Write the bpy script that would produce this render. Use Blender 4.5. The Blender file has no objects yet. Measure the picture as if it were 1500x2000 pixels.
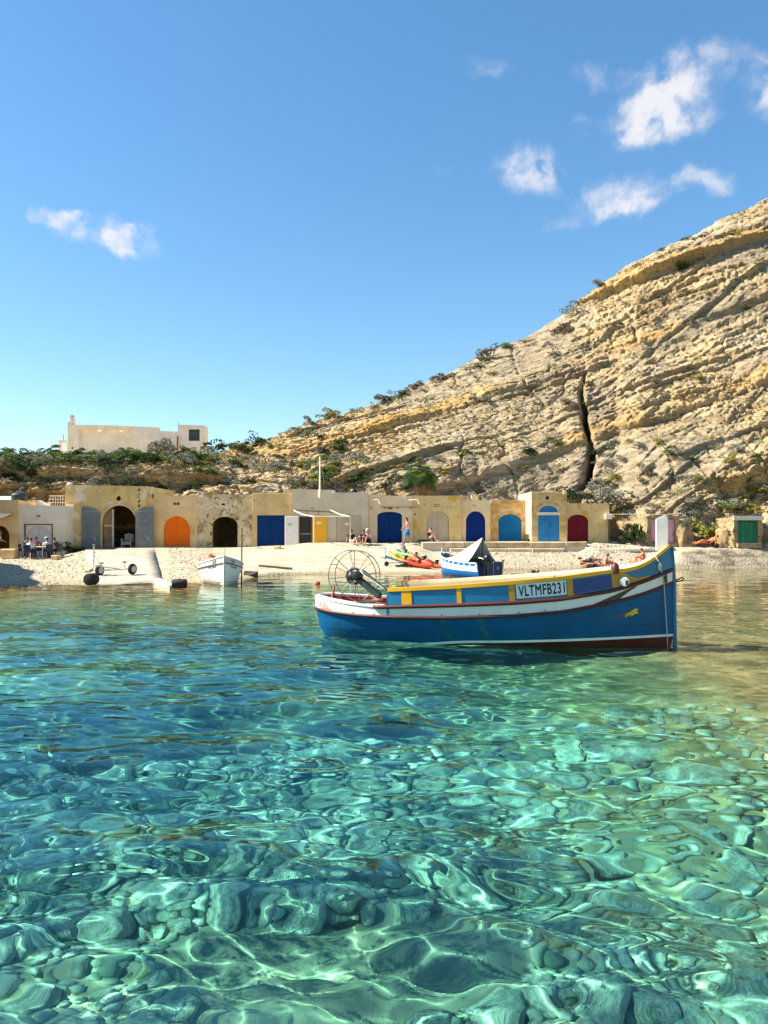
import bpy, bmesh, math, random
import numpy as np
from mathutils import Vector, Matrix

# ------------------------------------------------------------------ camera, sky, sun, exposure
sc = bpy.context.scene
COL = sc.collection
cam = bpy.data.objects.new('camera', bpy.data.cameras.new('camera'))
COL.objects.link(cam)
cam.location = (0, 0, 2.5)
cam.rotation_euler = (math.pi / 2, 0, 0)
cam.data.sensor_fit = 'VERTICAL'
cam.data.sensor_height = 36
cam.data.lens = 27
cam.data.shift_y = 30 / 2000
cam.data.clip_start = 0.05
cam.data.clip_end = 3000
sc.camera = cam

SUN_DIR = Vector((-0.75, 0.03, 0.66)).normalized()          # towards the sun: high, left and a little behind the houses
world = bpy.data.worlds.new('World')
sc.world = world
world.use_nodes = True
SKY_STRENGTH = 0.102
sun_data = bpy.data.lights.new('sun', 'SUN')
sun_data.energy = 5.0
sun_data.angle = math.radians(0.5)
sun_data.color = (1.0, 0.93, 0.80)
sun_data.cycles.is_caustics_light = True
sun = bpy.data.objects.new('sun', sun_data)
COL.objects.link(sun)
sun.rotation_euler = SUN_DIR.to_track_quat('Z', 'Y').to_euler()
vs = sc.view_settings
vs.view_transform = 'Standard'
vs.look = 'None'
vs.exposure = 1.40
vs.gamma = 1.0
vs.use_curve_mapping = False
sc.cycles.max_bounces = 10
sc.cycles.diffuse_bounces = 4
sc.cycles.glossy_bounces = 4
sc.cycles.transmission_bounces = 6
sc.cycles.transparent_max_bounces = 8
sc.cycles.sample_clamp_indirect = 6.0
sc.cycles.caustics_refractive = True
sc.cycles.caustics_reflective = False


def pix(px, py, Y):
    """a point of the photograph at the distance Y, in metres"""
    return ((px - 750) / 1500 * Y, Y, 2.5 - (py - 1030) / 1500 * Y)


def build_sky():
    nt = world.node_tree
    N, K = nt.nodes, nt.links
    bg = N['Background']
    sky = N.new('ShaderNodeTexSky')
    sky.sky_type = 'NISHITA'
    sky.sun_disc = False
    sky.sun_elevation = math.asin(SUN_DIR.z)
    sky.sun_rotation = math.atan2(SUN_DIR.x, SUN_DIR.y)
    sky.altitude = 0
    sky.air_density = 1.0
    sky.dust_density = 0.1
    sky.ozone_density = 1.3
    tint = N.new('ShaderNodeMixRGB')
    tint.blend_type = 'MULTIPLY'
    tint.inputs[0].default_value = 1
    tint.inputs[2].default_value = (0.90, 1.0, 1.02, 1)
    hs = N.new('ShaderNodeHueSaturation')
    hs.inputs['Saturation'].default_value = 1.34
    gm = N.new('ShaderNodeGamma')
    gm.inputs[1].default_value = 0.82
    K.new(sky.outputs[0], gm.inputs[0])
    K.new(gm.outputs[0], hs.inputs['Color'])
    K.new(hs.outputs[0], tint.inputs[1])
    tc = N.new('ShaderNodeTexCoord')
    # domain warp so that the clouds get ragged edges
    nz = N.new('ShaderNodeTexNoise')
    nz.inputs['Scale'].default_value = 13
    nz.inputs['Detail'].default_value = 9
    nz.inputs['Roughness'].default_value = 0.6
    K.new(tc.outputs['Generated'], nz.inputs['Vector'])
    sub = N.new('ShaderNodeVectorMath'); sub.operation = 'SUBTRACT'
    sub.inputs[1].default_value = (.5, .5, .5)
    K.new(nz.outputs['Color'], sub.inputs[0])
    scl = N.new('ShaderNodeVectorMath'); scl.operation = 'SCALE'
    scl.inputs['Scale'].default_value = 0.062
    K.new(sub.outputs[0], scl.inputs[0])
    add = N.new('ShaderNodeVectorMath'); add.operation = 'ADD'
    K.new(tc.outputs['Generated'], add.inputs[0])
    K.new(scl.outputs[0], add.inputs[1])
    # small fair-weather clouds: (px, py, half width, half height, density)
    clouds = [(1295, 240, 118, 62, .95), (1345, 140, 120, 62, .55), (1270, 175, 90, 40, .3), (1028, 335, 78, 62, .62), (1030, 330, 50, 36, .3),
              (1205, 385, 105, 50, .6), (1230, 395, 60, 30, .4), (1375, 352, 82, 36, .5), (1070, 440, 60, 26, .4), (1150, 150, 70, 34, .32),
              (945, 132, 46, 34, .34), (1500, 165, 55, 72, .7), (1135, 240, 36, 36, .3), (1455, 278, 26, 22, .28),
              (185, 445, 120, 38, .62), (225, 480, 90, 28, .5), (120, 425, 70, 24, .35), (268, 445, 34, 20, .45), (60, 412, 36, 18, .22),
              (870, 352, 60, 22, .2), (1020, 130, 60, 40, .16), (340, 270, 26, 18, .15), (195, 320, 26, 16, .12),
              (2300, 300, 400, 130, .5), (-900, 250, 300, 90, .4), (1900, -300, 220, 110, .5), (300, -800, 300, 200, .3)]
    acc = None
    for px, py, rx, ry, dens in clouds:
        d = Vector(((px - 750) / 1500, 1, -(py - 1030) / 1500))
        n = d.length
        d.normalize()
        rx, ry = rx * 1.22, ry * 1.05
        r = rx / 1500 / n
        asp = rx / ry
        s = N.new('ShaderNodeVectorMath'); s.operation = 'SUBTRACT'
        s.inputs[1].default_value = d
        K.new(add.outputs[0], s.inputs[0])
        m = N.new('ShaderNodeVectorMath'); m.operation = 'MULTIPLY'
        m.inputs[1].default_value = (1 / r, 1 / r, asp / r)
        K.new(s.outputs[0], m.inputs[0])
        ln = N.new('ShaderNodeVectorMath'); ln.operation = 'LENGTH'
        K.new(m.outputs[0], ln.inputs[0])
        mr = N.new('ShaderNodeMapRange'); mr.interpolation_type = 'SMOOTHSTEP'
        mr.inputs['From Min'].default_value = 1.15
        mr.inputs['From Max'].default_value = 0.15
        mr.inputs['To Min'].default_value = 0
        mr.inputs['To Max'].default_value = dens
        K.new(ln.outputs['Value'], mr.inputs['Value'])
        if acc is None:
            acc = mr.outputs[0]
        else:
            a = N.new('ShaderNodeMath'); a.operation = 'ADD'
            K.new(acc, a.inputs[0]); K.new(mr.outputs[0], a.inputs[1])
            acc = a.outputs[0]
    # break the mass up with finer noise
    n2 = N.new('ShaderNodeTexNoise')
    n2.inputs['Scale'].default_value = 30
    n2.inputs['Detail'].default_value = 6
    K.new(add.outputs[0], n2.inputs['Vector'])
    r2 = N.new('ShaderNodeMapRange')
    r2.inputs['From Min'].default_value = .32; r2.inputs['From Max'].default_value = .62
    r2.inputs['To Min'].default_value = .25; r2.inputs['To Max'].default_value = 1.2
    K.new(n2.outputs['Fac'], r2.inputs['Value'])
    mm = N.new('ShaderNodeMath'); mm.operation = 'MULTIPLY'; mm.use_clamp = True
    K.new(acc, mm.inputs[0]); K.new(r2.outputs[0], mm.inputs[1])
    mix = N.new('ShaderNodeMixRGB')
    mix.inputs[2].default_value = (3.7, 3.62, 3.7, 1)
    sh = N.new('ShaderNodeMapRange'); sh.interpolation_type = 'SMOOTHSTEP'
    sh.inputs['From Min'].default_value = .10; sh.inputs['From Max'].default_value = .95; sh.inputs['To Max'].default_value = .86
    K.new(mm.outputs[0], sh.inputs['Value'])
    K.new(sh.outputs[0], mix.inputs[0])
    K.new(tint.outputs[0], mix.inputs[1])
    K.new(mix.outputs[0], bg.inputs[0])
    bg.inputs[1].default_value = SKY_STRENGTH
    world.cycles.sampling_method = 'MANUAL'
    world.cycles.sample_map_resolution = 512


build_sky()

# ------------------------------------------------------------------ helpers
def tag(o, label=None, cat=None, group=None, kind=None):
    for k, v in (('label', label), ('category', cat), ('group', group), ('kind', kind)):
        if v:
            o[k] = v
    return o


def thing(name, label, cat, loc=(0, 0, 0), rz=0.0, group=None):
    o = bpy.data.objects.new(name, None)
    COL.objects.link(o)
    o.empty_display_size = 0.2
    o.location = loc
    o.rotation_euler = (0, 0, rz)
    return tag(o, label, cat, group)


def mesh_np(name, V, F, mats, smooth=True):
    """fast mesh from arrays, all faces with the same corner count"""
    me = bpy.data.meshes.new(name)
    V = np.asarray(V, np.float32); F = np.asarray(F, np.int32); n = F.shape[1]
    me.vertices.add(len(V)); me.vertices.foreach_set('co', V.ravel())
    me.loops.add(F.size); me.loops.foreach_set('vertex_index', F.ravel())
    me.polygons.add(len(F)); me.polygons.foreach_set('loop_start', np.arange(0, F.size, n, dtype=np.int32))
    me.update(calc_edges=True)
    if smooth:
        me.polygons.foreach_set('use_smooth', np.ones(len(F), bool))
    for m in (mats if isinstance(mats, (list, tuple)) else [mats]):
        me.materials.append(m)
    return me


def link(name, me, parent=None):
    o = bpy.data.objects.new(name, me)
    COL.objects.link(o)
    if parent:
        o.parent = parent
    return o


def grid_faces(r, c):
    i = np.arange(r * c).reshape(r, c)
    return np.stack([i[:-1, :-1], i[:-1, 1:], i[1:, 1:], i[1:, :-1]], -1).reshape(-1, 4)


class MB:
    """collects shapes; build() links them as ONE mesh object"""
    def __init__(s):
        s.V, s.F, s.M = [], [], []

    def add(s, V, F, mi=0):
        n = len(s.V)
        s.V += [tuple(v) for v in V]
        s.F += [tuple(i + n for i in f) for f in F]
        s.M += [mi] * len(F)
        return s

    def box(s, x0, x1, y0, y1, z0, z1, mi=0):
        V = [(x, y, z) for z in (z0, z1) for y in (y0, y1) for x in (x0, x1)]
        return s.add(V, [(0, 2, 3, 1), (4, 5, 7, 6), (0, 1, 5, 4), (2, 6, 7, 3), (0, 4, 6, 2), (1, 3, 7, 5)], mi)

    def bbox(s, x0, x1, y0, y1, z0, z1, b=.02, jit=0.0, rnd=random, mi=0):
        """box with its front edges chamfered, for stones"""
        j = lambda: (rnd.random() - .5) * 2 * jit
        V = [(x0 + j(), y1, z0 + j()), (x1 + j(), y1, z0 + j()), (x1 + j(), y1, z1 + j()), (x0 + j(), y1, z1 + j())]
        W = [(x, y0 + b + abs(j()), z) for x, y, z in V]
        C = [(x0 + b + j(), y0 + j(), z0 + b + j()), (x1 - b + j(), y0 + j(), z0 + b + j()), (x1 - b + j(), y0 + j(), z1 - b + j()), (x0 + b + j(), y0 + j(), z1 - b + j())]
        F = [(0, 1, 5, 4), (1, 2, 6, 5), (2, 3, 7, 6), (3, 0, 4, 7), (4, 5, 9, 8), (5, 6, 10, 9), (6, 7, 11, 10), (7, 4, 8, 11), (8, 9, 10, 11), (3, 2, 1, 0)]
        return s.add(V + W + C, F, mi)

    def beam(s, a, b, w, h=None, mi=0, up=(0, 0, 1)):
        a, b = Vector(a), Vector(b)
        h = h or w
        d = (b - a).normalized()
        u = Vector(up)
        if abs(d.dot(u)) > .95:
            u = Vector((1, 0, 0))
        r = d.cross(u).normalized(); u = r.cross(d).normalized()
        V = [p + r * sx * w / 2 + u * sz * h / 2 for p in (a, b) for sx, sz in ((-1, -1), (1, -1), (1, 1), (-1, 1))]
        return s.add(V, [(0, 1, 2, 3), (7, 6, 5, 4), (0, 4, 5, 1), (1, 5, 6, 2), (2, 6, 7, 3), (3, 7, 4, 0)], mi)

    def tube(s, path, r, n=8, mi=0, caps=True, closed=False):
        P = [Vector(p) for p in path]
        m = len(P)
        rs = r if isinstance(r, (list, tuple)) else [r] * m
        V, F = [], []
        prev = None
        for i, p in enumerate(P):
            if closed:
                d = P[(i + 1) % m] - P[i - 1]
            else:
                d = P[min(i + 1, m - 1)] - P[max(i - 1, 0)]
            d.normalize()
            if prev is None:
                a = Vector((0, 0, 1)) if abs(d.z) < .9 else Vector((1, 0, 0))
                u = d.cross(a).normalized()
            else:
                u = (prev - d * prev.dot(d)).normalized()
            prev = u
            w = d.cross(u)
            for k in range(n):
                t = 2 * math.pi * k / n
                V.append(p + (u * math.cos(t) + w * math.sin(t)) * rs[i])
        for i in range(m if closed else m - 1):
            j = (i + 1) % m
            for k in range(n):
                F.append((i * n + k, i * n + (k + 1) % n, j * n + (k + 1) % n, j * n + k))
        if caps and not closed:
            F.append(tuple(range(n - 1, -1, -1)))
            F.append(tuple((m - 1) * n + k for k in range(n)))
        return s.add(V, F, mi)

    def ring(s, c, axis, R, r, n=40, k=6, mi=0):
        c = Vector(c); ax = Vector(axis).normalized()
        a = Vector((0, 0, 1)) if abs(ax.z) < .9 else Vector((1, 0, 0))
        u = ax.cross(a).normalized(); w = ax.cross(u)
        return s.tube([c + (u * math.cos(t) + w * math.sin(t)) * R for t in np.linspace(0, 2 * math.pi, n, endpoint=False)], r, k, mi, closed=True)

    def lathe(s, c, axis, prof, n=20, mi=0):
        """prof: (distance along axis, radius)"""
        c = Vector(c); ax = Vector(axis).normalized()
        return s.tube([c + ax * d for d, _ in prof], [max(r, 1e-4) for _, r in prof], n, mi)

    def prism(s, poly, y0, y1, mi=0):
        """polygon in x,z extruded from y0 (front) to y1"""
        n = len(poly)
        V = [(x, y0, z) for x, z in poly] + [(x, y1, z) for x, z in poly]
        F = [tuple(range(n)), tuple(range(2 * n - 1, n - 1, -1))] + [(i, n + i, n + (i + 1) % n, (i + 1) % n) for i in range(n)]
        return s.add(V, F, mi)

    def holed(s, outer, holes, y0, y1, mi=0):
        """wall in x,z with holes, extruded from y0 to y1"""
        bm = bmesh.new()
        loops = []
        for lp in [outer] + list(holes):
            vs_ = [bm.verts.new((x, 0, z)) for x, z in lp]
            for i in range(len(vs_)):
                bm.edges.new((vs_[i], vs_[(i + 1) % len(vs_)]))
            loops.append(vs_)
        bmesh.ops.triangle_fill(bm, use_beauty=True, use_dissolve=False, edges=bm.edges[:])
        bm.verts.index_update()
        n = len(bm.verts)
        co = [(v.co.x, v.co.z) for v in bm.verts]
        T = []
        for f in bm.faces:
            i = [v.index for v in f.verts]
            if f.normal.y > 0:
                i.reverse()
            T.append(tuple(i))
        V = [(x, y0, z) for x, z in co] + [(x, y1, z) for x, z in co]
        F = T + [tuple(j + n for j in reversed(t)) for t in T]
        for lp in loops:
            ii = [v.index for v in lp]
            for a, b in zip(ii, ii[1:] + ii[:1]):
                F.append((a, b, b + n, a + n))
        bm.free()
        return s.add(V, F, mi)

    def ell(s, c, r, seg=12, rings=8, mi=0, rot=None):
        V, F = [], []
        for i in range(rings + 1):
            a = math.pi * i / rings
            for k in range(seg):
                b = 2 * math.pi * k / seg
                v = Vector((r[0] * math.sin(a) * math.cos(b), r[1] * math.sin(a) * math.sin(b), r[2] * math.cos(a)))
                if rot is not None:
                    v = rot @ v
                V.append(Vector(c) + v)
        for i in range(rings):
            for k in range(seg):
                F.append((i * seg + k, (i + 1) * seg + k, (i + 1) * seg + (k + 1) % seg, i * seg + (k + 1) % seg))
        return s.add(V, F, mi)

    def mesh(s, name, mats, smooth=False, off=(0, 0, 0), weld=True, fixn=True):
        me = bpy.data.meshes.new(name)
        me.from_pydata([(v[0] - off[0], v[1] - off[1], v[2] - off[2]) for v in s.V], [], s.F)
        mats = mats if isinstance(mats, (list, tuple)) else [mats]
        for m in mats:
            me.materials.append(m)
        if len(mats) > 1:
            me.polygons.foreach_set('material_index', s.M)
        if fixn:
            bm = bmesh.new(); bm.from_mesh(me)
            if weld:
                bmesh.ops.remove_doubles(bm, verts=bm.verts[:], dist=1e-5)
            bmesh.ops.recalc_face_normals(bm, faces=bm.faces[:])
            bm.to_mesh(me); bm.free()
        if smooth:
            me.polygons.foreach_set('use_smooth', [True] * len(me.polygons))
            if smooth != 'all':
                me.set_sharp_from_angle(angle=math.radians(40))
        me.update()
        return me

    def build(s, name, mats, parent=None, smooth=False, local=False):
        off = (0, 0, 0) if (parent is None or local) else world_loc(parent)
        return link(name, s.mesh(name, mats, smooth, off), parent)

    def thing(s, name, mats, label, cat, group=None, kind=None, smooth=False, base=None):
        """a thing that is one mesh; its origin goes to the middle of its foot"""
        if base is None:
            A = np.array([tuple(v) for v in s.V])
            base = ((A[:, 0].min() + A[:, 0].max()) / 2, (A[:, 1].min() + A[:, 1].max()) / 2, A[:, 2].min())
        o = link(name, s.mesh(name, mats, smooth, base))
        o.location = base
        return tag(o, label, cat, group, kind)


def world_loc(o):
    v = Vector((0, 0, 0))
    while o is not None:
        v += o.location
        o = o.parent
    return tuple(v)


# ------------------------------------------------------------------ noise
def _h(ix, iy, iz, seed):
    n = (ix.astype(np.uint32) * np.uint32(374761393) + iy.astype(np.uint32) * np.uint32(668265263)
         + iz.astype(np.uint32) * np.uint32(2147483647) + np.uint32(seed * 1013904223 & 0xffffffff))
    n = (n ^ (n >> np.uint32(13))) * np.uint32(1274126177)
    n = (n ^ (n >> np.uint32(16))) * np.uint32(2246822519)
    n = n ^ (n >> np.uint32(15))
    return n.astype(np.float32) / np.float32(4294967295.0)


def vnoise(P, seed=0):
    P = np.asarray(P, np.float32)
    f = np.floor(P); t = P - f
    t = t * t * t * (t * (t * 6 - 15) + 10)
    i = f.astype(np.int64)
    x, y, z = i[..., 0], i[..., 1], i[..., 2]
    r = 0
    for dx in (0, 1):
        wx = t[..., 0] if dx else 1 - t[..., 0]
        for dy in (0, 1):
            wy = t[..., 1] if dy else 1 - t[..., 1]
            for dz in (0, 1):
                wz = t[..., 2] if dz else 1 - t[..., 2]
                r = r + wx * wy * wz * _h(x + dx, y + dy, z + dz, seed)
    return r * 2 - 1


def fbm(P, oct=4, seed=0, gain=.5, lac=2.03):
    P = np.asarray(P, np.float32)
    a, s, r = 1.0, 0.0, 0
    for k in range(oct):
        r = r + a * vnoise(P, seed + k * 17); s += a
        a *= gain; P = P * lac + 3.7
    return r / s


def ridged(P, oct=4, seed=0):
    P = np.asarray(P, np.float32)
    a, s, r = 1.0, 0.0, 0
    for k in range(oct):
        r = r + a * (1 - np.abs(vnoise(P, seed + k * 13))); s += a
        a *= .5; P = P * 2.1 + 1.3
    return r / s * 2 - 1


def worley(P, seed=0):
    """distances to the two nearest feature points"""
    P = np.asarray(P, np.float32); f = np.floor(P).astype(np.int64); t = (P - f).astype(np.float32)
    a = np.full(P.shape[:-1], 9, np.float32); b = a.copy()
    for dx in (-1, 0, 1):
        for dy in (-1, 0, 1):
            for dz in (-1, 0, 1):
                i, j, k = f[..., 0] + dx, f[..., 1] + dy, f[..., 2] + dz
                d = (dx + _h(i, j, k, seed) - t[..., 0]) ** 2 + (dy + _h(i, j, k, seed + 1) - t[..., 1]) ** 2 + (dz + _h(i, j, k, seed + 2) - t[..., 2]) ** 2
                b = np.minimum(b, np.maximum(a, d)); a = np.minimum(a, d)
    return np.sqrt(a), np.sqrt(b)


# ------------------------------------------------------------------ materials
_mats = {}


def new_mat(name):
    m = bpy.data.materials.new(name); m.use_nodes = True
    return m, m.node_tree.nodes, m.node_tree.links, m.node_tree.nodes['Principled BSDF']


def rgb(c):
    return (c[0], c[1], c[2], 1)


def noise_node(N, K, scale, detail=4, rough=.55, coord='Object', stretch=None, rot=None, off=0.0):
    tc = N.new('ShaderNodeTexCoord')
    src = tc.outputs[coord]
    mp = N.new('ShaderNodeMapping')
    mp.inputs['Location'].default_value = (off, off * .7, off * 1.3)
    if stretch:
        mp.inputs['Scale'].default_value = stretch
    if rot:
        mp.inputs['Rotation'].default_value = rot
    K.new(src, mp.inputs[0])
    n = N.new('ShaderNodeTexNoise')
    n.inputs['Scale'].default_value = scale
    n.inputs['Detail'].default_value = detail
    n.inputs['Roughness'].default_value = rough
    K.new(mp.outputs[0], n.inputs['Vector'])
    return n


def mask(N, K, fac, lo, hi):
    r = N.new('ShaderNodeMapRange'); r.interpolation_type = 'SMOOTHSTEP'
    r.inputs['From Min'].default_value = lo; r.inputs['From Max'].default_value = hi
    K.new(fac, r.inputs['Value'])
    return r.outputs[0]


def mixc(N, K, fac, a, b, mode='MIX'):
    m = N.new('ShaderNodeMixRGB'); m.blend_type = mode
    if isinstance(fac, (int, float)):
        m.inputs[0].default_value = fac
    else:
        K.new(fac, m.inputs[0])
    for i, c in ((1, a), (2, b)):
        if isinstance(c, (tuple, list)):
            m.inputs[i].default_value = rgb(c)
        else:
            K.new(c, m.inputs[i])
    return m.outputs[0]


def mat(name, c, rough=.6, var=.12, scale=3., bump=.15, bscale=40., spec=.4, metal=0., layers=(), coord='Object', coat=0., bdist=.01):
    """base colour with slow variation, optional layers (colour, scale, lo, hi[, stretch]) and a fine relief"""
    if name in _mats:
        return _mats[name]
    m, N, K, b = new_mat(name)
    n = noise_node(N, K, scale, 5, coord=coord)
    d = tuple(max(0, x * (1 - var)) for x in c); u = tuple(min(1, x * (1 + var)) for x in c)
    col = mixc(N, K, mask(N, K, n.outputs['Fac'], .3, .7), d, u)
    for i, L in enumerate(layers):
        ln = noise_node(N, K, L[1], 6, .62, coord, L[4] if len(L) > 4 else None, off=i * 3.1 + 1)
        col = mixc(N, K, mask(N, K, ln.outputs['Fac'], L[2], L[3]), col, L[0])
    K.new(col, b.inputs['Base Color'])
    b.inputs['Roughness'].default_value = rough
    b.inputs['Specular IOR Level'].default_value = spec
    b.inputs['Metallic'].default_value = metal
    if coat:
        b.inputs['Coat Weight'].default_value = coat
    if bump:
        bn = noise_node(N, K, bscale, 5, .6, coord)
        bp = N.new('ShaderNodeBump'); bp.inputs['Strength'].default_value = bump; bp.inputs['Distance'].default_value = bdist
        K.new(bn.outputs['Fac'], bp.inputs['Height']); K.new(bp.outputs[0], b.inputs['Normal'])
    _mats[name] = m
    return m


def warm(c):
    return (min(.9, c[0] * 1.06), min(.86, c[1] * 1.0), c[2] * .90)


def plaster(name, base, layers, bump=.5):
    base = warm(base)
    layers = [(warm(L[0]),) + tuple(L[1:]) for L in layers]
    return mat(name, base, .92, .09, 1.1, bump, 14, .15, layers=layers, bdist=.03)

# ------------------------------------------------------------------ ground, shore and sea floor
def shore_y(q):
    return np.interp(q, [-900, 0, 160, 300, 400, 480, 560, 700, 860, 1000, 1200, 1300, 1400, 1600, 2200],
                     [31, 33, 33.5, 34, 35, 38, 40.5, 41.5, 42, 45.6, 47.6, 47.0, 47.6, 49, 46])


def back_z(q):
    return np.interp(q, [-500, 118, 160, 300, 480, 560, 600, 700, 815, 845, 1130, 1160, 1300, 1600],
                     [.6, .6, 1.05, 1.12, 1.1, 1.15, 1.32, 1.36, 1.45, .92, .92, 1.45, 1.18, 1.06])


def back_y(q):
    return np.interp(q, [-500, 118, 150, 820, 845, 1130, 1150, 1320, 1345, 1600],
                     [48.5, 48.5, 51.4, 51.4, 50.3, 50.3, 50.4, 50.6, 49.6, 50.4])


def bed_z(Y):
    return np.interp(Y, [-40, -6, 1, 4, 9, 15, 22, 28, 36], [-1.6, -1.2, -1.15, -1.35, -2.1, -2.8, -2.4, -1.5, -.5])


def ground_z(X, Y, rough=True):
    X = np.asarray(X, float); Y = np.asarray(Y, float)
    q = 750 + 1500 * X / np.maximum(Y, 14)
    ys, by, bz = shore_y(q), back_y(q), back_z(q)
    t = np.clip((Y - ys) / (by - ys), 0, 1)
    shelf = np.clip((q - 1305) / 30, 0, 1)
    slab = np.clip((Y - ys) / 1.6, 0, 1) ** .8
    land = bz * (t * (1 - shelf) + shelf * (slab * .75 + t * .25))
    # low rock lip along the middle of the shore
    lip = np.exp(-((q - 600) / 120.) ** 4) * np.clip((Y - ys) * 4, 0, 1) * .12
    bank = np.clip((X - 1.2) / 4.5, 0, 1) * np.clip((Y - 5.0) / 4, 0, 1)          # sandbank on the right, added for the gold of the cliff's reflection
    sea = np.maximum(bed_z(Y) * (1 - .84 * bank), -.09 * (ys - Y)) - .02
    z = np.where(Y > ys, land + lip + .02, sea)
    if rough:
        P = np.stack([X, Y, np.zeros_like(X)], -1)
        amp = np.where(Y > ys, .05 * (1 - t * .6) + .05 * shelf, .10)
        z = z + amp * fbm(P * .9, 4, 5) + .02 * fbm(P * 5, 2, 9)
    return z


def ground_material():
    m, N, K, b = new_mat('shore_ground')
    geo = N.new('ShaderNodeNewGeometry')
    sep = N.new('ShaderNodeSeparateXYZ'); K.new(geo.outputs['Position'], sep.inputs[0])
    at = N.new('ShaderNodeAttribute'); at.attribute_name = 'pebble'
    # pebbles
    vo = N.new('ShaderNodeTexVoronoi'); vo.inputs['Scale'].default_value = 7; K.new(geo.outputs['Position'], vo.inputs['Vector'])
    ramp = N.new('ShaderNodeValToRGB')
    e = ramp.color_ramp.elements
    e[0].color = (.20, .155, .105, 1); e[1].color = (.49, .405, .285, 1)
    e.new(.35).color = (.39, .315, .215, 1)
    sp = N.new('ShaderNodeSeparateColor'); K.new(vo.outputs['Color'], sp.inputs[0]); K.new(sp.outputs[0], ramp.inputs[0])
    n2 = noise_node(N, K, 1.3, 6)
    peb = mixc(N, K, mask(N, K, n2.outputs['Fac'], .42, .66), ramp.outputs[0], (.47, .38, .26))
    # pale limestone and concrete
    n1 = noise_node(N, K, .7, 8, .62, stretch=(1, 2.2, 1))
    rock = mixc(N, K, mask(N, K, n1.outputs['Fac'], .36, .6), (.38, .30, .20), (.50, .42, .31))
    n3 = noise_node(N, K, 2.4, 7, .7, stretch=(1, 2.6, 1), off=4)
    rock = mixc(N, K, mask(N, K, n3.outputs['Fac'], .56, .70), rock, (.28, .21, .125))
    dry = mixc(N, K, at.outputs['Fac'], rock, peb)
    sh = N.new('ShaderNodeAttribute'); sh.attribute_name = 'shelf'
    s4 = noise_node(N, K, .8, 7, .65, stretch=(1, 1, 3), off=14)
    dry = mixc(N, K, sh.outputs['Fac'], dry, mixc(N, K, mask(N, K, s4.outputs['Fac'], .4, .6), (.14, .115, .075), (.36, .30, .21)))
    # wet and weedy just above the water
    zn = N.new('ShaderNodeMath'); zn.operation = 'ADD'
    zs = N.new('ShaderNodeMath'); zs.operation = 'MULTIPLY'; zs.inputs[1].default_value = .25
    K.new(n3.outputs['Fac'], zs.inputs[0]); K.new(zs.outputs[0], zn.inputs[0]); K.new(sep.outputs['Z'], zn.inputs[1])
    wet = mixc(N, K, mask(N, K, zn.outputs[0], .30, .12), dry, (.30, .25, .15))
    # sea floor: sand, algae-covered stone, and weed standing in for dim deep water
    s1 = noise_node(N, K, .55, 5, .6, stretch=(1, .6, 1))
    sea = mixc(N, K, mask(N, K, s1.outputs['Fac'], .40, .62), (.36, .33, .20), (.68, .54, .29))
    weed = N.new('ShaderNodeAttribute'); weed.attribute_name = 'weed'
    s5 = noise_node(N, K, .35, 5, .6, off=8)
    sea = mixc(N, K, weed.outputs['Fac'], sea, mixc(N, K, mask(N, K, s5.outputs['Fac'], .42, .62), (.026, .046, .052), (.10, .115, .09)))
    s2 = noise_node(N, K, 3.5, 6, .65)
    sea = mixc(N, K, mask(N, K, s2.outputs['Fac'], .48, .70), sea, (.30, .33, .19))
    gd = N.new('ShaderNodeAttribute'); gd.attribute_name = 'gold'  # sand tone that also carries the cliff's golden reflection in its colour
    s6 = noise_node(N, K, 1.1, 6, .65, off=18)
    sea = mixc(N, K, gd.outputs['Fac'], sea, mixc(N, K, mask(N, K, s6.outputs['Fac'], .38, .62), (.20, .15, .055), (.46, .34, .14)))
    K.new(mixc(N, K, mask(N, K, sep.outputs['Z'], .03, -.12), wet, sea), b.inputs['Base Color'])
    b.inputs['Roughness'].default_value = .92; b.inputs['Specular IOR Level'].default_value = .15
    bn = noise_node(N, K, 5, 8, .65)
    hm = N.new('ShaderNodeMath'); hm.operation = 'ADD'
    vm = N.new('ShaderNodeMath'); vm.operation = 'MULTIPLY'; vm.inputs[1].default_value = -.9
    K.new(vo.outputs['Distance'], vm.inputs[0]); K.new(vm.outputs[0], hm.inputs[0]); K.new(bn.outputs['Fac'], hm.inputs[1])
    bp = N.new('ShaderNodeBump'); bp.inputs['Strength'].default_value = .6; bp.inputs['Distance'].default_value = .06
    K.new(hm.outputs[0], bp.inputs['Height']); K.new(bp.outputs[0], b.inputs['Normal'])
    return m


def pebble_zone(q, Y):
    z = np.interp(q, [-900, 150, 172, 172.1, 318, 330, 402, 425, 840, 880, 1235, 1290, 1600], [1, 1, 1, 1, 1, 1, 1, 0, 0, 1, 1, 0, 0])
    return z


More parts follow.
